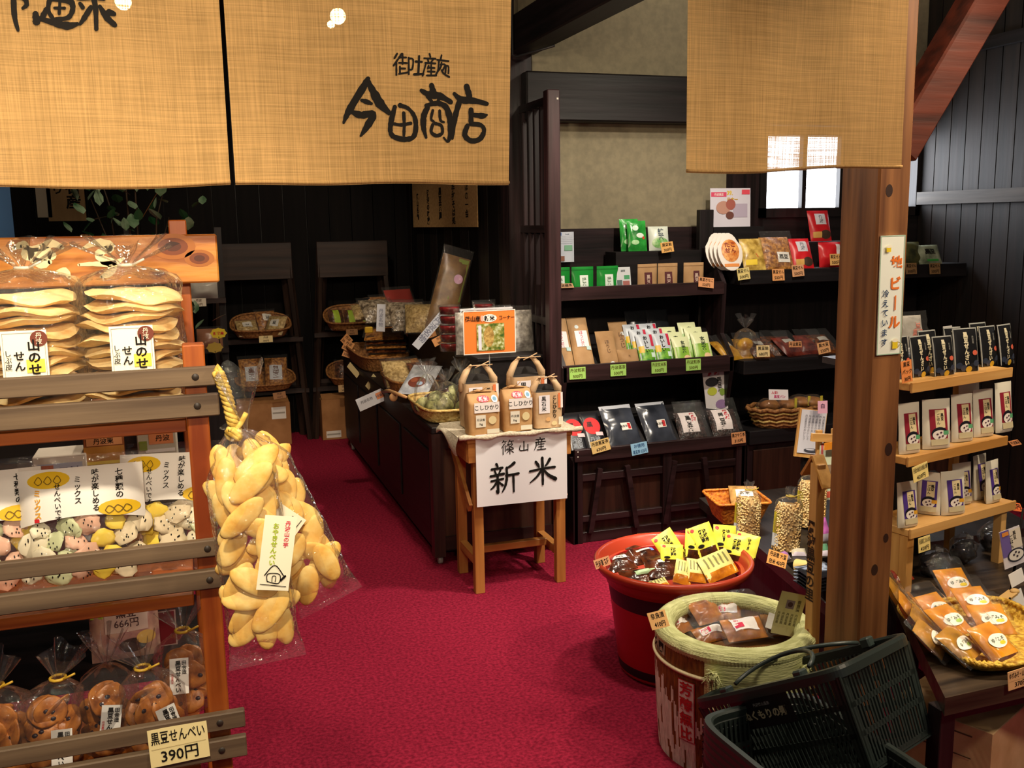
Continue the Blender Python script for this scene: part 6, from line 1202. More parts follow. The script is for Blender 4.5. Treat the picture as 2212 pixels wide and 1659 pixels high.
# ------------------------------------------------------------------ sake barrel
kc = aty(1585, 1347, 2.27); kb = empty('sake_barrel', (kc.x, 2.27, 0)); zk = kc.z; tag(kb, 'straw wrapped sake barrel with a padded pale green rim, holding pickles', 'barrel')
STRW = varied('brown_straw_wrap', '5c3410', '84501c', 90, .6, .5, 3, (1, 1, .25)); WHW = varied('white_straw_wrap', 'c4bcb0', 'e4ddd2', 90, .6, .4, 3, (1, 1, .25)); PG = varied('pale_green_wrap', 'b4b87c', 'd8dca0', 60, .7, .5, 2, (.4, .4, 6)); CRM = plain('d8c8a0', .6)
rk = lambda z: .208+.014*math.sin(min(1, z/zk)*PI*.6)
Mloc = math.atan2(-.0-kc.x, 2.27)     # direction to the photographer
fa = math.atan2(-2.27, -kc.x)
def bpos(an, z, e=0): r_ = rk(z)+e; return (r_*math.cos(fa+an), r_*math.sin(fa+an), z)
b = MB(); na, nz = 260, 44
for i in range(na):
    for j in range(nz):
        a0, a1 = -PI+2*PI*i/na, -PI+2*PI*(i+1)/na; z0_, z1_ = zk*j/nz, zk*(j+1)/nz; an = (a0+a1)/2
        lo = zk*(.66-.30*max(0, (an+1.3)/.95)) + .022*math.sin(an*29)+.016*math.sin(an*53+1)+.012*math.sin(an*97)
        m_ = STRW if an < -.33 and z0_ > lo else (WHW if an < -.33 else PG)
        if an < -.33 and z0_ < lo-.03 and noise.noise(Vector((an*14, z0_*7-an*2.5, 3))) > .22: m_ = STRW
        b.add([bpos(a0, z0_), bpos(a1, z0_), bpos(a1, z1_), bpos(a0, z1_)], [(0, 1, 2, 3)], m_, True)
b.grid(lambda u, v: (.205*v*math.cos(2*PI*u), .205*v*math.sin(2*PI*u), .001), 32, 1, STRW); b.build('body', kb)
b = MB(); b.tube([bpos(-PI*.75+i*.05, zk-.075, .001) for i in range(42)], .006, CRM, 6); b.build('hoop', kb)
b = MB(); MR, mr = .196, .030
b.grid(lambda u, v: ((MR+(mr+.0014*math.cos(u*2*PI*150))*math.cos(2*PI*v))*math.cos(2*PI*u), (MR+(mr+.0014*math.cos(u*2*PI*150))*math.cos(2*PI*v))*math.sin(2*PI*u), zk-.012+(mr*.9)*math.sin(2*PI*v)), 450, 14, PG); b.build('padded_rim', kb)
INN = varied('barrel_inside', '5a3a18', '8a5c2a', 20, .5)
b = MB(); b.lathe([(.170, zk+.0), (.168, zk-.075), (0, zk-.075)], INN, 48); b.build('inner_lining', kb)
b = MB(); surfk = lambda x, z, e: bpos(x/.21, z, e+.001)
decal(b, surfk, [('rect', plain('e4dcd4'), -.1225+0, .15, -.0725+.0, .83)], 1, .27) if False else None
lx, lz0, lz1 = -.122, zk-.275, zk-.095
decal(b, surfk, [('rect', plain('c03030'), lx-.026, lz0, lx+.026, lz1)], 1, 1); decal(b, surfk, [('rect', plain('e6ded6'), lx-.0235, lz0+.0025, lx+.0235, lz1-.0025)], 1, 1, .0016)
for i, ch in enumerate('芳醇無比'): decal(b, surfk, [('text', plain('c02a2c'), ch, lx, lz1-.024-.044*i, .040, .03)], 1, 1, .003)
b.build('label', kb)
b = MB(); decal(b, surfk, [('rect', plain('a89c80'), -.285, zk-.058, -.205, zk-.022), ('text', INK, '大\n', -.262, zk-.04, .034, .05), ('text', INK, '関', -.226, zk-.04, .032, .04)], 1, 1); b.build('crest_label', kb)
for an, lb in ((-.22, ''), (.95, '')):
    b = MB(); r0 = random.Random(int(an*100))
    for i in range(40):
        a_ = an+r0.gauss(0, .07); zz = zk-.055+r0.gauss(0, .014); p0 = Vector(bpos(an+r0.gauss(0, .02), zk-.055, .012)); p1 = Vector(bpos(a_, zz, .022+.012*r0.random())); b.tube([p0, p0.lerp(p1, .5)+Vector((0, 0, .006)), p1], .0016, PG, 4)
    b.ell(bpos(an, zk-.055, .012), (.016, .016, .013), PG, None, 10, 8, .3)
    for s in (-.045, 0, .045): b.tube([bpos(an+s+.01*math.sin(i*1.3+s*30), zk-.06-.02*i, .006) for i in range(12)], .006, PG, 6)
    b.tube([bpos(an-.07+.02*i, zk-.15, .008) for i in range(8)], .006, CRM, 6)
    b.build('rope_knot', kb)
NAR = varied('orange_pickle_gourd', '7a4412', 'c88028', 18, .25, .2, 3, c3='a8661e'); NARD = varied('amber_pickle', '4a2a0e', '94601c', 18, .2, .2)
zin = zk-.073
for i, (px, py, dz, w, h, yw, tl, m_, lab, lb) in enumerate(((1478, 1368, .01, .09, .08, 20, 62, NAR, 1, 'amber pickle pack with a red printed label at the left of the barrel'), (1508, 1352, .012, .09, .08, -10, 60, NAR, 1, 'amber pickle pack whose label overlaps its left neighbour in the barrel'), (1540, 1345, .03, .10, .08, 10, 55, NAR, 0, 'large orange pickle pack heaped in the middle of the barrel'), (1572, 1342, .025, .08, .07, -28, 60, NAR, 1, 'orange pickle pack with a slanting label right of the heap in the barrel'), (1620, 1338, .01, .12, .09, 0, 66, NARD, 0, 'dark amber pickle pack in front of the grey papers in the barrel'), (1618, 1382, .02, .125, .075, -4, 58, NAR, 2, 'orange pickle pack with a big white label at the front of the barrel'), (1690, 1375, .015, .10, .08, -20, 62, NARD, 0, 'amber pickle pack with round slices below the text card in the barrel'), (1545, 1386, .0, .10, .06, 8, 66, NAR, 1, 'orange pickle pack lowest at the front of the barrel'), (1520, 1330, .015, .11, .07, 15, 62, plain('b08a80', .25), 0, 'pinkish clear pack at the rear left of the barrel'))):
    q = atz(px, py, zin+dz); st_ = () if not lab else [('label', [('rect', plain('e8e4e0'), -.35, .3, .35, .7), ('rect', plain('d02850'), -.33, .34, -.08, .62), ('text', WHITE, '漬', -.2, .48, .2, .03)] if lab == 1 else [('rect', plain('f2f0ee'), -.3, .28, .32, .92), ('rect', plain('d02850'), -.28, .36, -.08, .6), ('text', plain('d02850'), 'の', -.18, .76, .2, .03)])]
    o = pouch('pickle_pack', w, h, .035, m_, (), 'flat', None, st_, .5, i+70, None, None, 10, 10); k = MB(); k.grid(lambda u, v: (w*1.25*(u-.5), -.024*max(0, 1-abs(2*u-1)**3)-.006*noise.noise(Vector((u*8, v*8, i))), h*(1.3*v-.15)), 12, 12, FILM); k.build('wrapper', o)
    place(o, (q.x, q.y, zin+dz), R(yw), R(tl)); tag(o, lb, 'pickle pack')
for i, (px, py, dz, w, h, yw, tl, rl, lb) in enumerate(((1592, 1318, .03, .055, .05, -10, 35, 20, 'grey folded papers sticking up at the rear of the barrel'), (1618, 1322, .02, .06, .035, -10, 55, 10, 'white paper label lying before the grey papers in the barrel'), (1690, 1368, .035, .10, .05, -10, 60, 30, 'grey paper wrapper under the text card in the barrel'))):
    q = atz(px, py, zin+dz); o = card('paper_slip', w, h, plain('b4b2ac'), (), .001, None, None, .2); place(o, (q.x, q.y, zin+dz), R(yw), R(tl), R(rl)); tag(o, lb, 'paper')
q = aty(1692, 1372, 2.20); o = card('text_card', .075, .125, plain('dcd8a0', .5), [('rect', plain('8a7a84'), -.2, .62, .12, .82), ('ell', plain('4a2a34'), -.04, .72, .1, .06), ('text', plain('5a5434'), '奈\n良\n漬', .28, .72, .09, .02)]+[('text', plain('5a5434'), '丹\n波\n名\n産', -.38+.17*i, .38, .07, .01) for i in range(5)], .001, None, None, .12); place(o, q, R(-14), R(8), R(14)); tag(o, 'pale yellow text card with a small picture standing in the barrel', 'card')
price_card('price_card', 'tan 410 yen card at the left rim of the sake barrel', None, aty(1428, 1357, 2.2), R(18), .064, .046, ['奈良漬', '410円'], plain('e4b070'), tilt=R(32), roll=R(4))
# ------------------------------------------------------------------ right table
TZ = .40
P0, P1, P2 = atz(2042, 1508, TZ), atz(2260, 1450, TZ), atz(1936, 1290, TZ)
o0 = Vector((P0.x, P0.y, 0)); dL = (P2-P0).normalized(); tb = empty('dark_table', o0); tag(tb, 'dark wooden table behind the shopping baskets carrying the pine rack', 'table')
far = P0+dL*.95; pts = [(0, 0), (.95, .02), (1.25, far.y-P0.y), (far.x-P0.x, far.y-P0.y)]
TW = wood('worn_table_wood', '1c1410', '4a3c2e', 'x', .35)
b = MB(); b.prism(pts, TZ-.045, TZ, TW); b.build('table_top', tb)
n_ = Vector((-dL.y, dL.x, 0))
for (x, y) in ((.035, .045), (.88, .05), (1.05, .70), (far.x-P0.x+.04, far.y-P0.y-.06)): box(tb, 'leg', x-.022, x+.022, y-.022, y+.022, 0, TZ-.045, DARK['z'], .002)
b = MB(); b.prism([(.05, .06), (.88, .07), (.88, .085), (.05, .075)], TZ-.10, TZ-.045, DARK['x']); b.build('apron', tb)
# carton under the table
cc = atz(2146, 1586, .22); t = carton((0, 0, 0), .30, .26, .22, 'brown carton with a printed stamp under the dark table', m=varied('tan_carton', 'c09a6c', 'd8b488', 8, .75))
b = MB(); decal(b, lambda x, z, e: (-.15-e, -x, z), [('rect', plain('5a4632'), -.12, .19, .08, .194), ('rect', plain('5a4632'), -.12, .13, .08, .133), ('rect', plain('5a4632'), -.12, .05, -.117, .194), ('text', plain('4a3826'), '丹波\n名産', -.0, .10, .035, .01)], 1, 1); b.build('stamp', t)
yw = R(24); t.matrix_world = Matrix.Translation((cc.x, cc.y, 0)) @ Matrix.Rotation(yw, 4, 'Z') @ Matrix.Translation((.15, .13, 0)); 
# pine rack of pouches
rc = aty(1963, 1145, 2.2); ra = R(13); rk_ = empty('pine_rack', (rc.x, 2.2, TZ), ra); tag(rk_, 'small three tier pine rack of pouches standing on the dark table', 'rack')
ZR = [aty(1963, y, 2.2).z-TZ for y in (1145, 987, 828)]; RW, RD = .465, .15
for i, z in enumerate(ZR):
    x0_, x1_ = (0, RW+.06) if i == 0 else (-.03, RW-.01)
    box(rk_, 'shelf_board', x0_, x1_, -.0, RD, z-.022, z, PINE['x'], .002); box(rk_, 'shelf_lip', x0_, x1_, -.008, -.0005, z-.027, z+.003, PINE['x'], .0015)
box(rk_, 'leg', .0, .03, .002, .028, 0, ZR[0]-.023, PINE['z']); box(rk_, 'leg', RW, RW+.028, .002, .028, 0, ZR[0]-.023, PINE['z'])
for x in (.0, RW-.04): box(rk_, 'back_post', x, x+.028, RD+.001, RD+.02, 0, ZR[2]-.001, PINE['z'])
b = MB(); b.box(.002, .012, .03, RD, 0, ZR[0]-.023, PINE['z']); b.build('side_panel', rk_)
rot = Matrix.Rotation(ra, 3, 'Z')
def rp_(xl, yl, zl): v = rot @ Vector((xl, yl, 0)); return (rc.x+v.x, 2.2+v.y, TZ+zl)
def rx(px, yl, zl):           # local x on the rack seen in column px
    lo, hi = -.1, .7
    for _ in range(40):
        mid = (lo+hi)/2; p = Vector(rp_(mid, yl, zl))-CAM0; c = CX+F*p.dot(rt)/p.dot(fw)
        if c < px: lo = mid
        else: hi = mid
    return lo
BLK = plain('191a1d', .3); CHR = plain('d8d0b0', .35)
BITEM = [('rect', plain('9a9c98', .25), -.5, .97, .5, 1), ('rect', plain('9a9c98', .25), -.5, 0, -.46, 1), ('rect', plain('9a9c98', .25), .46, 0, .5, 1), ('text', CHR, '黒\n豆\nぜ\nん\nざ\nい', -.03, .52, .13, .04), ('text', plain('8a8a84'), '丹\n波\n産', .26, .72, .06, .01), ('ell', plain('c8604a', .3), .32, .42, .12, .06)]+[('ell', plain(c, .3), x, z, .13, .07) for c, x, z in (('2e3648', -.34, .14), ('3a3f50', -.16, .08), ('23262e', .2, .12), ('363c4c', .36, .18), ('c8a030', .05, .05))]
for i, (px, y, w, h, yw_, lb) in enumerate(((1950, .06, .066, .115, 8, 'black retort pouch behind the orange card on the top tier'), (1992, .055, .068, .112, 10, 'black retort pouch, second from the pillar on the top tier'), (2042, .03, .070, .108, 4, 'black retort pouch standing front and lower in the middle of the top tier'), (2090, .035, .076, .122, -4, 'tallest black retort pouch on the top tier'), (2140, .06, .068, .116, 8, 'black retort pouch right of the tallest one on the top tier'), (2178, .045, .068, .118, 14, 'black retort pouch at the right end of the top tier'), (2010, .09, .066, .118, 6, 'black retort pouch in the rear row, left half of the top tier'), (2065, .095, .066, .118, 6, 'black retort pouch in the rear row, middle of the top tier'), (2120, .10, .066, .122, 6, 'black retort pouch in the rear row, right half of the top tier'))):
    o = pouch('retort_pouch', w*1.16, h*1.08, .016, BLK, BITEM, 'flat', plain('8a8c8a', .3), (), .05, i); place(o, rp_(rx(px, y, ZR[2]+.05), y, ZR[2]+.001), ra+R(yw_-10), R(10)); tag(o, lb, 'pouch', 'black retort pouches on the top tier')
WP = plain('d8d4c4', .35)
def rice_items(c): return [('rect', plain(c, .35), -.30, .20, .34, .80), ('rect', plain('d8c89c', .4), -.1, .42, .24, .78), ('text', INK, 'ご\nは\nん', -.0, .60, .075, .02), ('text', INK, '黒\n豆', .14, .64, .075, .02), ('ell', plain('1c1c24', .35), .02, .31, .29, .13), ('ell', plain('e4dcd4', .4), .02, .28, .26, .10), ('rect', plain('c4b894', .4), -.30, .08, .34, .20), ('rect', plain('d8a030' if c[0] == '4' else '5aa070', .4), .14, .28, .36, .36)]+[('ell', plain('4a3040', .4), x, z, .04, .018) for x, z in ((-.08, .3), (.05, .33), (.1, .26), (-.02, .24))]
for i, (px, y, w, h, yw_, lb) in enumerate(((1966, .03, .068, .128, 4, 'white pouch with a maroon label beside the pillar on the middle tier'), (2024, .022, .082, .128, -4, 'widest white pouch with a maroon label on the middle tier'), (2080, .035, .070, .126, 0, 'white pouch with a maroon label in the centre of the middle tier'), (2126, .04, .072, .128, 4, 'white pouch with a maroon label, second from the right on the middle tier'), (2170, .04, .070, .138, 10, 'white pouch with a maroon label at the right end of the middle tier'), (2096, .09, .075, .14, 4, 'white pouch with a maroon label in the rear of the middle tier'))):
    o = pouch('rice_pouch', w*1.17, h*1.15, .034, WP, rice_items('8a2434'), 'stand', None, (), .08, i+20); place(o, rp_(rx(px, y, ZR[1]+.05), y, ZR[1]+.001), ra+R(yw_-12), R(5)); tag(o, lb, 'pouch', 'white pouches with maroon labels')
for i, (px, y, w, h, yw_, lb) in enumerate(((1962, .022, .066, .122, -8, 'white pouch with a purple label beside the pillar on the lowest tier'), (2060, .022, .076, .122, -14, 'white pouch with a purple label in the middle of the lowest tier'), (2146, .03, .066, .122, 4, 'white pouch with a purple label at the right of the lowest tier'), (2006, .065, .06, .118, -60, 'white pouch turned sideways behind the purple labels'), (2080, .07, .066, .12, -10, 'white pouch behind the middle purple label'), (2120, .075, .066, .13, 4, 'white pouch behind the right purple label'))):
    o = pouch('rice_pouch', w*1.15, h*1.1, .034, WP, rice_items('4c3484'), 'stand', None, (), .08, i+40); place(o, rp_(rx(px, y, ZR[0]+.05), y, ZR[0]+.001), ra+R(yw_), R(5)); tag(o, lb, 'pouch', 'white pouches with purple labels')
price_card('price_card', 'cream 420 yen card tilted at the left of the middle tier', None, aty(1990, 1036, 2.165), ra, .068, .045, ['丹波大納言お赤飯の素', '420円'], plain('ecd88c', .5), tilt=R(5), roll=R(-8), bold=.008)
price_card('price_card', 'cream 420 yen card on the front of the lowest tier', None, aty(1997, 1191, 2.165), ra, .053, .044, ['丹波黒豆ごはんの素', '420円'], plain('ecd88c', .5), tilt=R(4), roll=R(-2), bold=.008)
price_card('price_card', 'orange card pinned beside the pillar on the top tier', None, aty(1960, 826, 2.185), ra, .046, .062, ['黒豆', 'パック', '30円'], plain('e08a4c', .5), tilt=R(5), roll=R(-4))
price_card('price_card', 'brown card sticking out at the right end of the middle tier', None, aty(2197, 962, 2.3), ra, .05, .02, ['丹波黒豆'], plain('b8784c', .5), tilt=R(50))
price_card('price_card', 'orange 525 yen card behind the right end of the lowest tier', None, aty(2196, 1104, 2.36), ra, .06, .032, ['525円'], plain('e0703c', .5), tilt=R(40), roll=R(18))
# goods behind the rack on a back ledge
bl = empty('back_ledge', (rc.x+.12, 2.46, 0)); tag(bl, 'dark ledge behind the pine rack carrying grey wrapped packs', 'shelf'); zl = ZR[2]+TZ+.03
box(bl, 'board', -.16, .24, -.05, .12, zl-.02, zl, BLACKW['x']); box(bl, 'support', -.10, .18, .0, .06, 0, zl-.02, BLACKW['z'])
for i, (px, Y, dz, w, h, tl, yw_, c, lb) in enumerate(((1972, 2.50, .01, .10, .115, 12, 5, 'a8a49c', 'large pale wrapped pack with pink lettering behind the top tier'), (1975, 2.44, .0, .07, .04, 60, -10, '8a90a0', 'bluish clear pack behind the orange card'), (2012, 2.44, .0, .06, .055, 20, 8, '9a9aa0', 'grey pack with a white sticker behind the top tier'), (2050, 2.46, .0, .09, .05, 50, -8, '7a7a78', 'grey crumpled pack under the small price card'), (2092, 2.45, .0, .08, .05, 50, 15, '6a6a66', 'dark grey clear pack behind the tallest black pouch'))):
    o = pouch('snack_pack', w, h, .03, plain(c, .3), [('text', plain('c87868'), '豆\n菓子', .2, .6, .2, .02)] if i == 0 else [('rect', plain('d8d8d8', .4), -.3, .4, .2, .7)] if i in (1, 2) else (), 'flat', None, (), .4, i+5); k = MB(); k.grid(lambda u, v: (w*1.1*(u-.5), -.02-.006*noise.noise(Vector((u*7, v*7, i))), h*1.1*v), 8, 8, FILM); k.build('wrapper', o); place(o, (sx(px, Y, zl+.03), Y, zl+dz), R(yw_), R(tl)); tag(o, lb, 'snack pack')
price_card('price_card', 'grey white card with a red dot among the packs behind the top tier', None, aty(2047, 726, 2.42), ra, .045, .032, ['● 756円'], plain('b4b2b0', .5), tilt=R(5))
# black bean bags under the rack
BBN = varied('black_bean_fill', '08080e', '20222c', 50, .15, .5, 2, spec=.9)
for i, (px, yl, w, h, lb) in enumerate(((2018, .05, .10, .085, 'clear bag of black beans at the left under the pine rack'), (2080, .07, .085, .085, 'clear bag of black beans in the middle under the pine rack'), (2142, .09, .075, .085, 'clear bag of black beans at the right under the pine rack'))):
    x = rx(px, yl, .03); t = empty('black_bean_bag', rp_(x, yl, .002), ra); tag(t, lb, 'bean bag', 'black bean bags under the pine rack'); b = MB(); b.ell((0, 0, h*.42), (w*.5, .034, h*.46), BBN, None, 18, 12, .3, i); b.build('beans', t)
    b = MB(); b.ell((0, 0, h*.5), (w*.56, .04, h*.56), FILM, None, 20, 14, .35, i+4); b.grid(lambda u, v: (w*(.5*u-.1)+.01*i, -.01+.008*math.sin(u*9), h*(.9+.25*v*(1-u))), 8, 4, FILMM); b.build('clear_bag', t)
# yellow tray of miso pouches
YW = varied('yellow_wicker', 'a87818', 'e4c04c', 90, .6, .6, 2)
C1, C2 = atz(2096, 1444, TZ+.03), atz(1934, 1318, TZ+.03); dd = (C2-C1); ty = math.atan2(dd.y, dd.x)-PI/2; TLn = dd.length+.03
tr_ = empty('yellow_tray', (C1.x, C1.y, TZ+.001), ty); tag(tr_, 'yellow woven tray of miso pouches on the dark table', 'basket')
TWd = .34; 
def trim_(a): return (TWd/2+TWd/2*math.copysign(abs(math.cos(a))**.35, math.cos(a)), TLn/2+TLn/2*math.copysign(abs(math.sin(a))**.35, math.sin(a)))
b = MB(); b.grid(lambda u, v: ((lambda q, k: (TWd/2+(q[0]-TWd/2)*k+.0008*math.sin(u*380+v*30), TLn/2+(q[1]-TLn/2)*k, .032*max(0, (v-.5)/.5)+.002))(trim_(2*PI*u), v/.5*.86 if v < .5 else .86+.14*(v-.5)/.5)), 96, 14, YW); b.build('woven_body', tr_)
for s in range(2):
    b = MB(); b.tube([(trim_(2*PI*i/120)[0]+.004*math.cos(i*1.3+s*PI), trim_(2*PI*i/120)[1]+.004*math.sin(i*1.3+s*PI), .034+.003*math.sin(i*1.3+s*PI)) for i in range(120)], .0055, YW, 6, True); b.build('braided_rim', tr_)
MISO = varied('orange_miso', 'b86e0c', 'f0a624', 10, .25, .15, 2); MISB = varied('olive_miso', '8c6412', 'cc922a', 10, .25, .15, 2)
for i, (px, py, dz, yw_, tl, m_, lb) in enumerate(((1950, 1312, .012, 55, 30, MISB, 'miso pouch standing on edge nearest the pillar in the yellow tray'), (1985, 1352, .012, 50, 35, MISO, 'miso pouch standing on edge, second from the pillar in the yellow tray'), (2020, 1382, .012, 45, 40, MISB, 'miso pouch standing on edge, third from the pillar in the yellow tray'), (2080, 1292, .03, -6, 52, MISO, 'miso pouch leaning at the back of the yellow tray under the black bean bags'), (2050, 1345, .04, 8, 60, MISO, 'miso pouch in the upper left of the heap in the yellow tray'), (2125, 1330, .04, -8, 60, MISO, 'miso pouch in the upper right of the heap in the yellow tray'), (2080, 1372, .045, 10, 62, MISO, 'miso pouch with a half covered round label in the middle of the yellow tray'), (2160, 1372, .04, -14, 60, MISO, 'miso pouch with a flower label at the right of the yellow tray'), (2105, 1425, .022, 28, 58, MISB, 'brownish miso pouch with a green printed label at the front of the yellow tray'), (2172, 1422, .03, 12, 54, MISO, 'bright orange miso pouch with a yellow printed label at the front of the yellow tray'), (2040, 1412, .012, 40, 48, MISB, 'miso pouch tucked behind the front one by the tray rim'))):
    q = atz(px, py, TZ+dz); w, h = .102, .112; lab = [('label', [('ell', plain('f2f0e6'), .0, .42, .36, .19), ('text', plain('2a4a2a'), 'ゆずみそ', .0, .44, .13, .02), ('ell', plain('a8d060') if i % 2 == 0 else plain('e8d030'), .12, .34, .12, .05)])] if i > 2 else ()
    o = pouch('miso_pouch', w*.92, h*.86, .030, m_, (), 'brick' if i in (8, 9) else 'flat', None, lab, .15, i+3, None, None, 10, 10)
    k = MB(); k.grid(lambda u, v: (w*1.12*(u-.5), -.018*max(.1, 1-abs(2*u-1)**4)-.004*noise.noise(Vector((u*8, v*8, i))), h*(1.22*v-.1)), 12, 12, FILM); k.build('wrapper', o)
    place(o, (q.x, q.y, TZ+dz), R(yw_), R(tl)); tag(o, lb, 'miso pouch', 'miso pouches in the yellow tray')
o = pouch('snack_pack', .07, .045, .015, plain('8a3020', .3), [('rect', plain('e0d4c0', .3), -.4+.25*i, .15+.2*(i % 2), -.25+.25*i, .45+.2*(i % 2)) for i in range(4)], 'flat', None, (), .2, 2); q = atz(1958, 1256, TZ+.03); place(o, q, R(10), R(50)); tag(o, 'red and white patterned pack behind the yellow tray beside the pillar', 'snack pack')
o = pouch('snack_pack', .05, .06, .02, varied('green_netting', '6a7a4c', 'a8b088', 60, .5), (), 'flat', None, (), .3, 2); q = atz(1928, 1225, TZ+.02); place(o, q, R(20), R(20)); tag(o, 'green net pack peeking out beside the pillar', 'snack pack')
o = card('purple_leaflet', .08, .11, plain('d8d4dc', .4), [('rect', plain('6a5a9c'), -.5, .3, -.05, 1), ('rect', plain('d8d0c0'), -.05, .45, .5, .96), ('text', INK, '黒\n豆', .18, .8, .12, .02), ('text', INK, 'ご\nは\nん', -.0, .66, .12, .02), ('ell', plain('2a2a34'), .12, .28, .42, .18), ('ell', plain('dcd8d0'), .12, .28, .36, .14), ('rect', plain('d88a3c'), -.42, .86, -.1, .96)]+[('ell', plain('3a3038'), x, z, .05, .03) for x, z in ((0, .3), (.15, .24), (.25, .32), (.1, .36))], .002); place(o, aty(2192, 1222, 2.06), R(4), R(8), R(-8)); tag(o, 'purple leaflet picturing a rice bowl at the right picture edge', 'leaflet')
for i, (px, py, w, h, rl, lb) in enumerate(((2200, 1262, .055, .04, -14, 'white paper below the purple leaflet'), (2208, 1330, .05, .075, -16, 'white paper at the right picture edge above the yellow tray'))):
    o = card('paper_slip', w, h, plain('f2f0ee'), (), .001); place(o, aty(px, py, 2.03-.02*i), R(4), R(10), R(rl)); tag(o, lb, 'paper')
# a small wire easel carries the leaflet and papers
b = MB(); q = aty(2196, 1330, 2.08)
b.tube([(q.x-.02, 2.09, TZ+.002), (q.x, 2.085, .66)], .003, INK, 6); b.tube([(q.x+.04, 2.14, TZ+.002), (q.x, 2.085, .66)], .003, INK, 6); b.tube([(q.x-.04, 2.07, .545), (q.x+.06, 2.07, .55)], .003, INK, 6); o = b.build('wire_easel'); tag(o, 'thin dark wire easel behind the purple leaflet', 'easel')
b = MB(); q = atz(2160, 1300, TZ+.03); b.bar((0, 0, 0), (.05, .004, .02), .03, .006, plain('c8a468')); b.ell((.055, .004, .022), (.014, .012, .008), plain('c8a468')); b.ell((.02, -.014, .012), (.003, .003, .004), INK); o = b.build('wooden_clip'); o.location = (q.x, q.y, TZ+.03); tag(o, 'wooden clip with a dark dot at the back of the yellow tray', 'clip')
price_card('price_card', 'tan 370 yen card on the front edge of the dark table', None, aty(2205, 1484, 1.655), R(2), .078, .046, ['ゆずみそ・山椒みそ', '370円'], plain('f0be84', .5), tilt=R(4), roll=R(-4), rule=True, bold=.01)
# ------------------------------------------------------------------ beer sign on the pillar
a, b_ = aty(1875, 769, py0-.004), aty(1950, 508, py0-.004); hh = b_.z-a.z
bsn = card('beer_sign', .070, hh, plain('eef4ea', .4), [('rect', plain('a8c8b0', .4), -.5, 0, .5, .008), ('rect', plain('a8c8b0', .4), -.5, .992, .5, 1), ('rect', plain('a8c8b0', .4), -.5, 0, -.475, 1), ('rect', plain('a8c8b0', .4), .475, 0, .5, 1)] +
    [('text', plain('e87828'), c, .17, z, .118, .035) for c, z in (('地', .775), ('ビ', .605), ('ル', .275))] + [('rect', plain('e87828'), .145, .375, .20, .50)] + [('text', plain('1c3a64'), c, -.24, .52-.082*i, .068, .015) for i, c in enumerate('冷えています')] +
    [('rect', plain('ecd024'), .10, .05, .32, .115), ('ell', plain('f6f2dc'), .21, .12, .13, .016), ('brush', plain('a88a2a'), [[(.32, .105, .006), (.42, .09, .006), (.32, .06, .006)]]), ('rect', plain('ecd024'), -.30, .865, -.12, .905), ('ell', plain('f6f2dc'), -.21, .91, .11, .012)], .003)
place(bsn, (px0+.047, py0-.003, a.z), 0, 0, R(-.6)); tag(bsn, 'tall white beer sign with orange lettering on the brown pillar', 'sign')
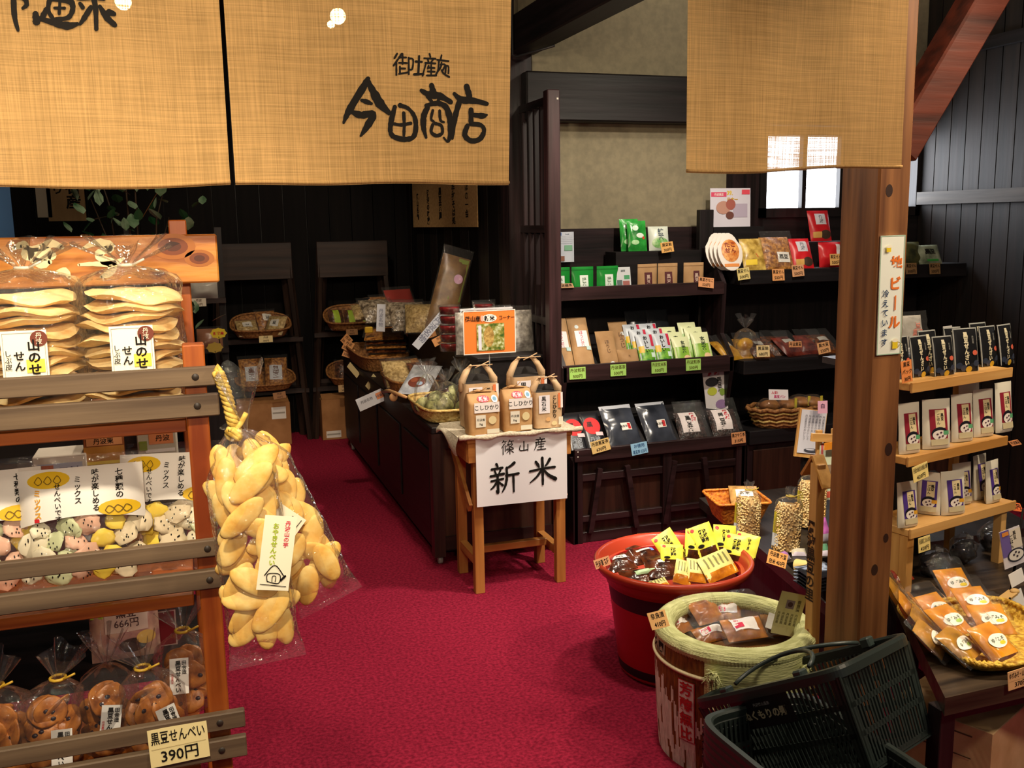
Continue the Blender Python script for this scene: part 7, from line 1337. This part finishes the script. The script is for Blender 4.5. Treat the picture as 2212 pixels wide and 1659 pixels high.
# ------------------------------------------------------------------ shopping baskets
GB = plain('232b29', .4); GB2 = plain('2c3634', .35); MAR = plain('1f171b', .4)
def shop_basket(label, mat4, seed, rim_only=False, dark=GB, writing=False, handles=True):
    """rim at z = 0, base at z = -h; x long, front long side towards -y"""
    w, d, h = .46, .31, .235; tp = .86; t = empty('shopping_basket'); tag(t, label, 'shopping basket', 'dark green shopping baskets')
    def wall(x, y, z): k = 1-(1-tp)*(-z/h); return (x*k, y*k, z)
    b = MB()
    def rr(i, n=64, e=0):
        a = 2*PI*i/n; return ((w/2+e)*math.copysign(abs(math.cos(a))**.28, math.cos(a)), (d/2+e)*math.copysign(abs(math.sin(a))**.28, math.sin(a)))
    n = 64
    prof = [(.012, -.022), (.014, -.004), (.012, .004), (.0, .005), (-.004, 0), (-.002, -.022)]
    for i in range(n):
        for j in range(len(prof)-1):
            q = [rr(i, n, prof[j][0])+(prof[j][1],), rr(i+1, n, prof[j][0])+(prof[j][1],), rr(i+1, n, prof[j+1][0])+(prof[j+1][1],), rr(i, n, prof[j+1][0])+(prof[j+1][1],)]; b.add(q, [(0, 1, 2, 3)], dark, True)
    b.build('rim', t)
    b = MB()
    def slab(side, u0, u1, z0, z1, th=.003):      # a bar on one wall; u along the wall
        def pt(u, z, o):
            if side == 'f': x, y, z = wall(u, -d/2, z); return (x, y+o, z)
            if side == 'k': x, y, z = wall(u, d/2, z); return (x, y-o, z)
            if side == 'l': x, y, z = wall(-w/2, u, z); return (x+o, y, z)
            x, y, z = wall(w/2, u, z); return (x-o, y, z)
        vs = [pt(u0, z0, 0), pt(u1, z0, 0), pt(u1, z1, 0), pt(u0, z1, 0), pt(u0, z0, th), pt(u1, z0, th), pt(u1, z1, th), pt(u0, z1, th)]
        b.add(vs, [(0, 1, 2, 3), (7, 6, 5, 4), (0, 4, 5, 1), (2, 6, 7, 3), (1, 5, 6, 2), (3, 7, 4, 0)], dark)
    for side, L_ in (('f', w), ('k', w), ('l', d), ('r', d)):
        k = int(L_/.0145); s0 = -L_/2+.012
        for i in range(k+1):
            u = s0+(L_-.024)*i/k
            if side == 'f' and writing and -.12 < u < .07: slab(side, u-.0032, u+.0032, -h+.01, -.095)
            else: slab(side, u-.0032, u+.0032, -h+.01, -.02)
        for z in (-.085, -.15, -h+.012): slab(side, -L_/2+.006, L_/2-.006, z-.006, z+.006, .0035)
        for u in (-L_/2+.012, L_/2-.012): slab(side, u-.012, u+.012, -h+.006, -.018, .004)
    b.build('slatted_walls', t)
    b = MB(); b.box(-w/2*tp, w/2*tp, -d/2*tp, d/2*tp, -h, -h+.004, dark); b.build('base', t)
    if writing:
        b = MB(); vs = [wall(-.12, -d/2, -.024), wall(.07, -d/2, -.024), wall(.07, -d/2, -.095), wall(-.12, -d/2, -.095)]; b.add([(x, y-.001, z) for x, y, z in vs], [(3, 2, 1, 0)], MAR)
        sf = lambda x, z, e: (lambda q: (q[0], q[1]-.0015-e, q[2]))(wall(x, -d/2, z))
        decal(b, sf, [('text', plain('b4aa8c'), 'ぬくもりの郷', -.02, -.064, .024, .04), ('text', plain('a8a8a4'), '丹波篠山温泉', -.02, -.040, .009, .02)], 1, 1); b.build('name_plate', t)
    if handles:
        for s in (-1, 1):
            b = MB(); pts = [((w/2-.11)*math.cos(PI*i/14), s*(d/2-.05)+s*.10*math.sin(PI*i/14)*-1, .012+.03*math.sin(PI*i/14)) for i in range(15)]; b.tube(pts, .0055, GB2, 8); b.build('handle', t)
            b = MB()
            for x in (-(w/2-.11), w/2-.11): b.box(x-.014, x+.014, s*(d/2-.012)-.014, s*(d/2-.012)+.014, -.01, .016, GB2, .004)
            b.build('hinge', t)
    t.matrix_world = mat4; return t
bC, bL, bR = Vector((1.314, 1.692, .504)), Vector((1.168, 2.061, .272)), Vector((1.604, 1.803, .498))
xv = (bC-bL).normalized(); yv = (bR-bC); yv = (yv-xv*yv.dot(xv)).normalized(); zv = xv.cross(yv)
Mb = Matrix((xv, yv, zv)).transposed().to_4x4()
shop_basket('dark green shopping basket tipped on top of the stack, showing its name plate', Matrix.Translation((bL+bC)/2+yv*.155) @ Mb, 1, writing=True)
qa, qb = atz(1510, 1552, .315), atz(1690, 1668, .315); dv = (qb-qa).normalized(); yl_ = math.atan2(dv.y, dv.x)
for k in range(5):
    zz = .315-.019*k
    o = shop_basket('dark green shopping basket in the upright stack, %s' % ('uppermost below the tipped one', 'second below the tipped one', 'third below the tipped one', 'fourth below the tipped one', 'lowest of all')[k], Matrix.Translation((qa.x, qa.y, zz)) @ Matrix.Rotation(yl_-R(7), 4, 'Z') @ Matrix.Translation((.235, .157, 0)), 2+k, handles=False)
    if k == 1:
        b = MB(); b.tube([(-.02+.16*i/12, -.155-.055*math.sin(PI*i/12), .0-.03*math.sin(PI*i/12)) for i in range(13)], .006, GB2, 8); b.build('handle', o)
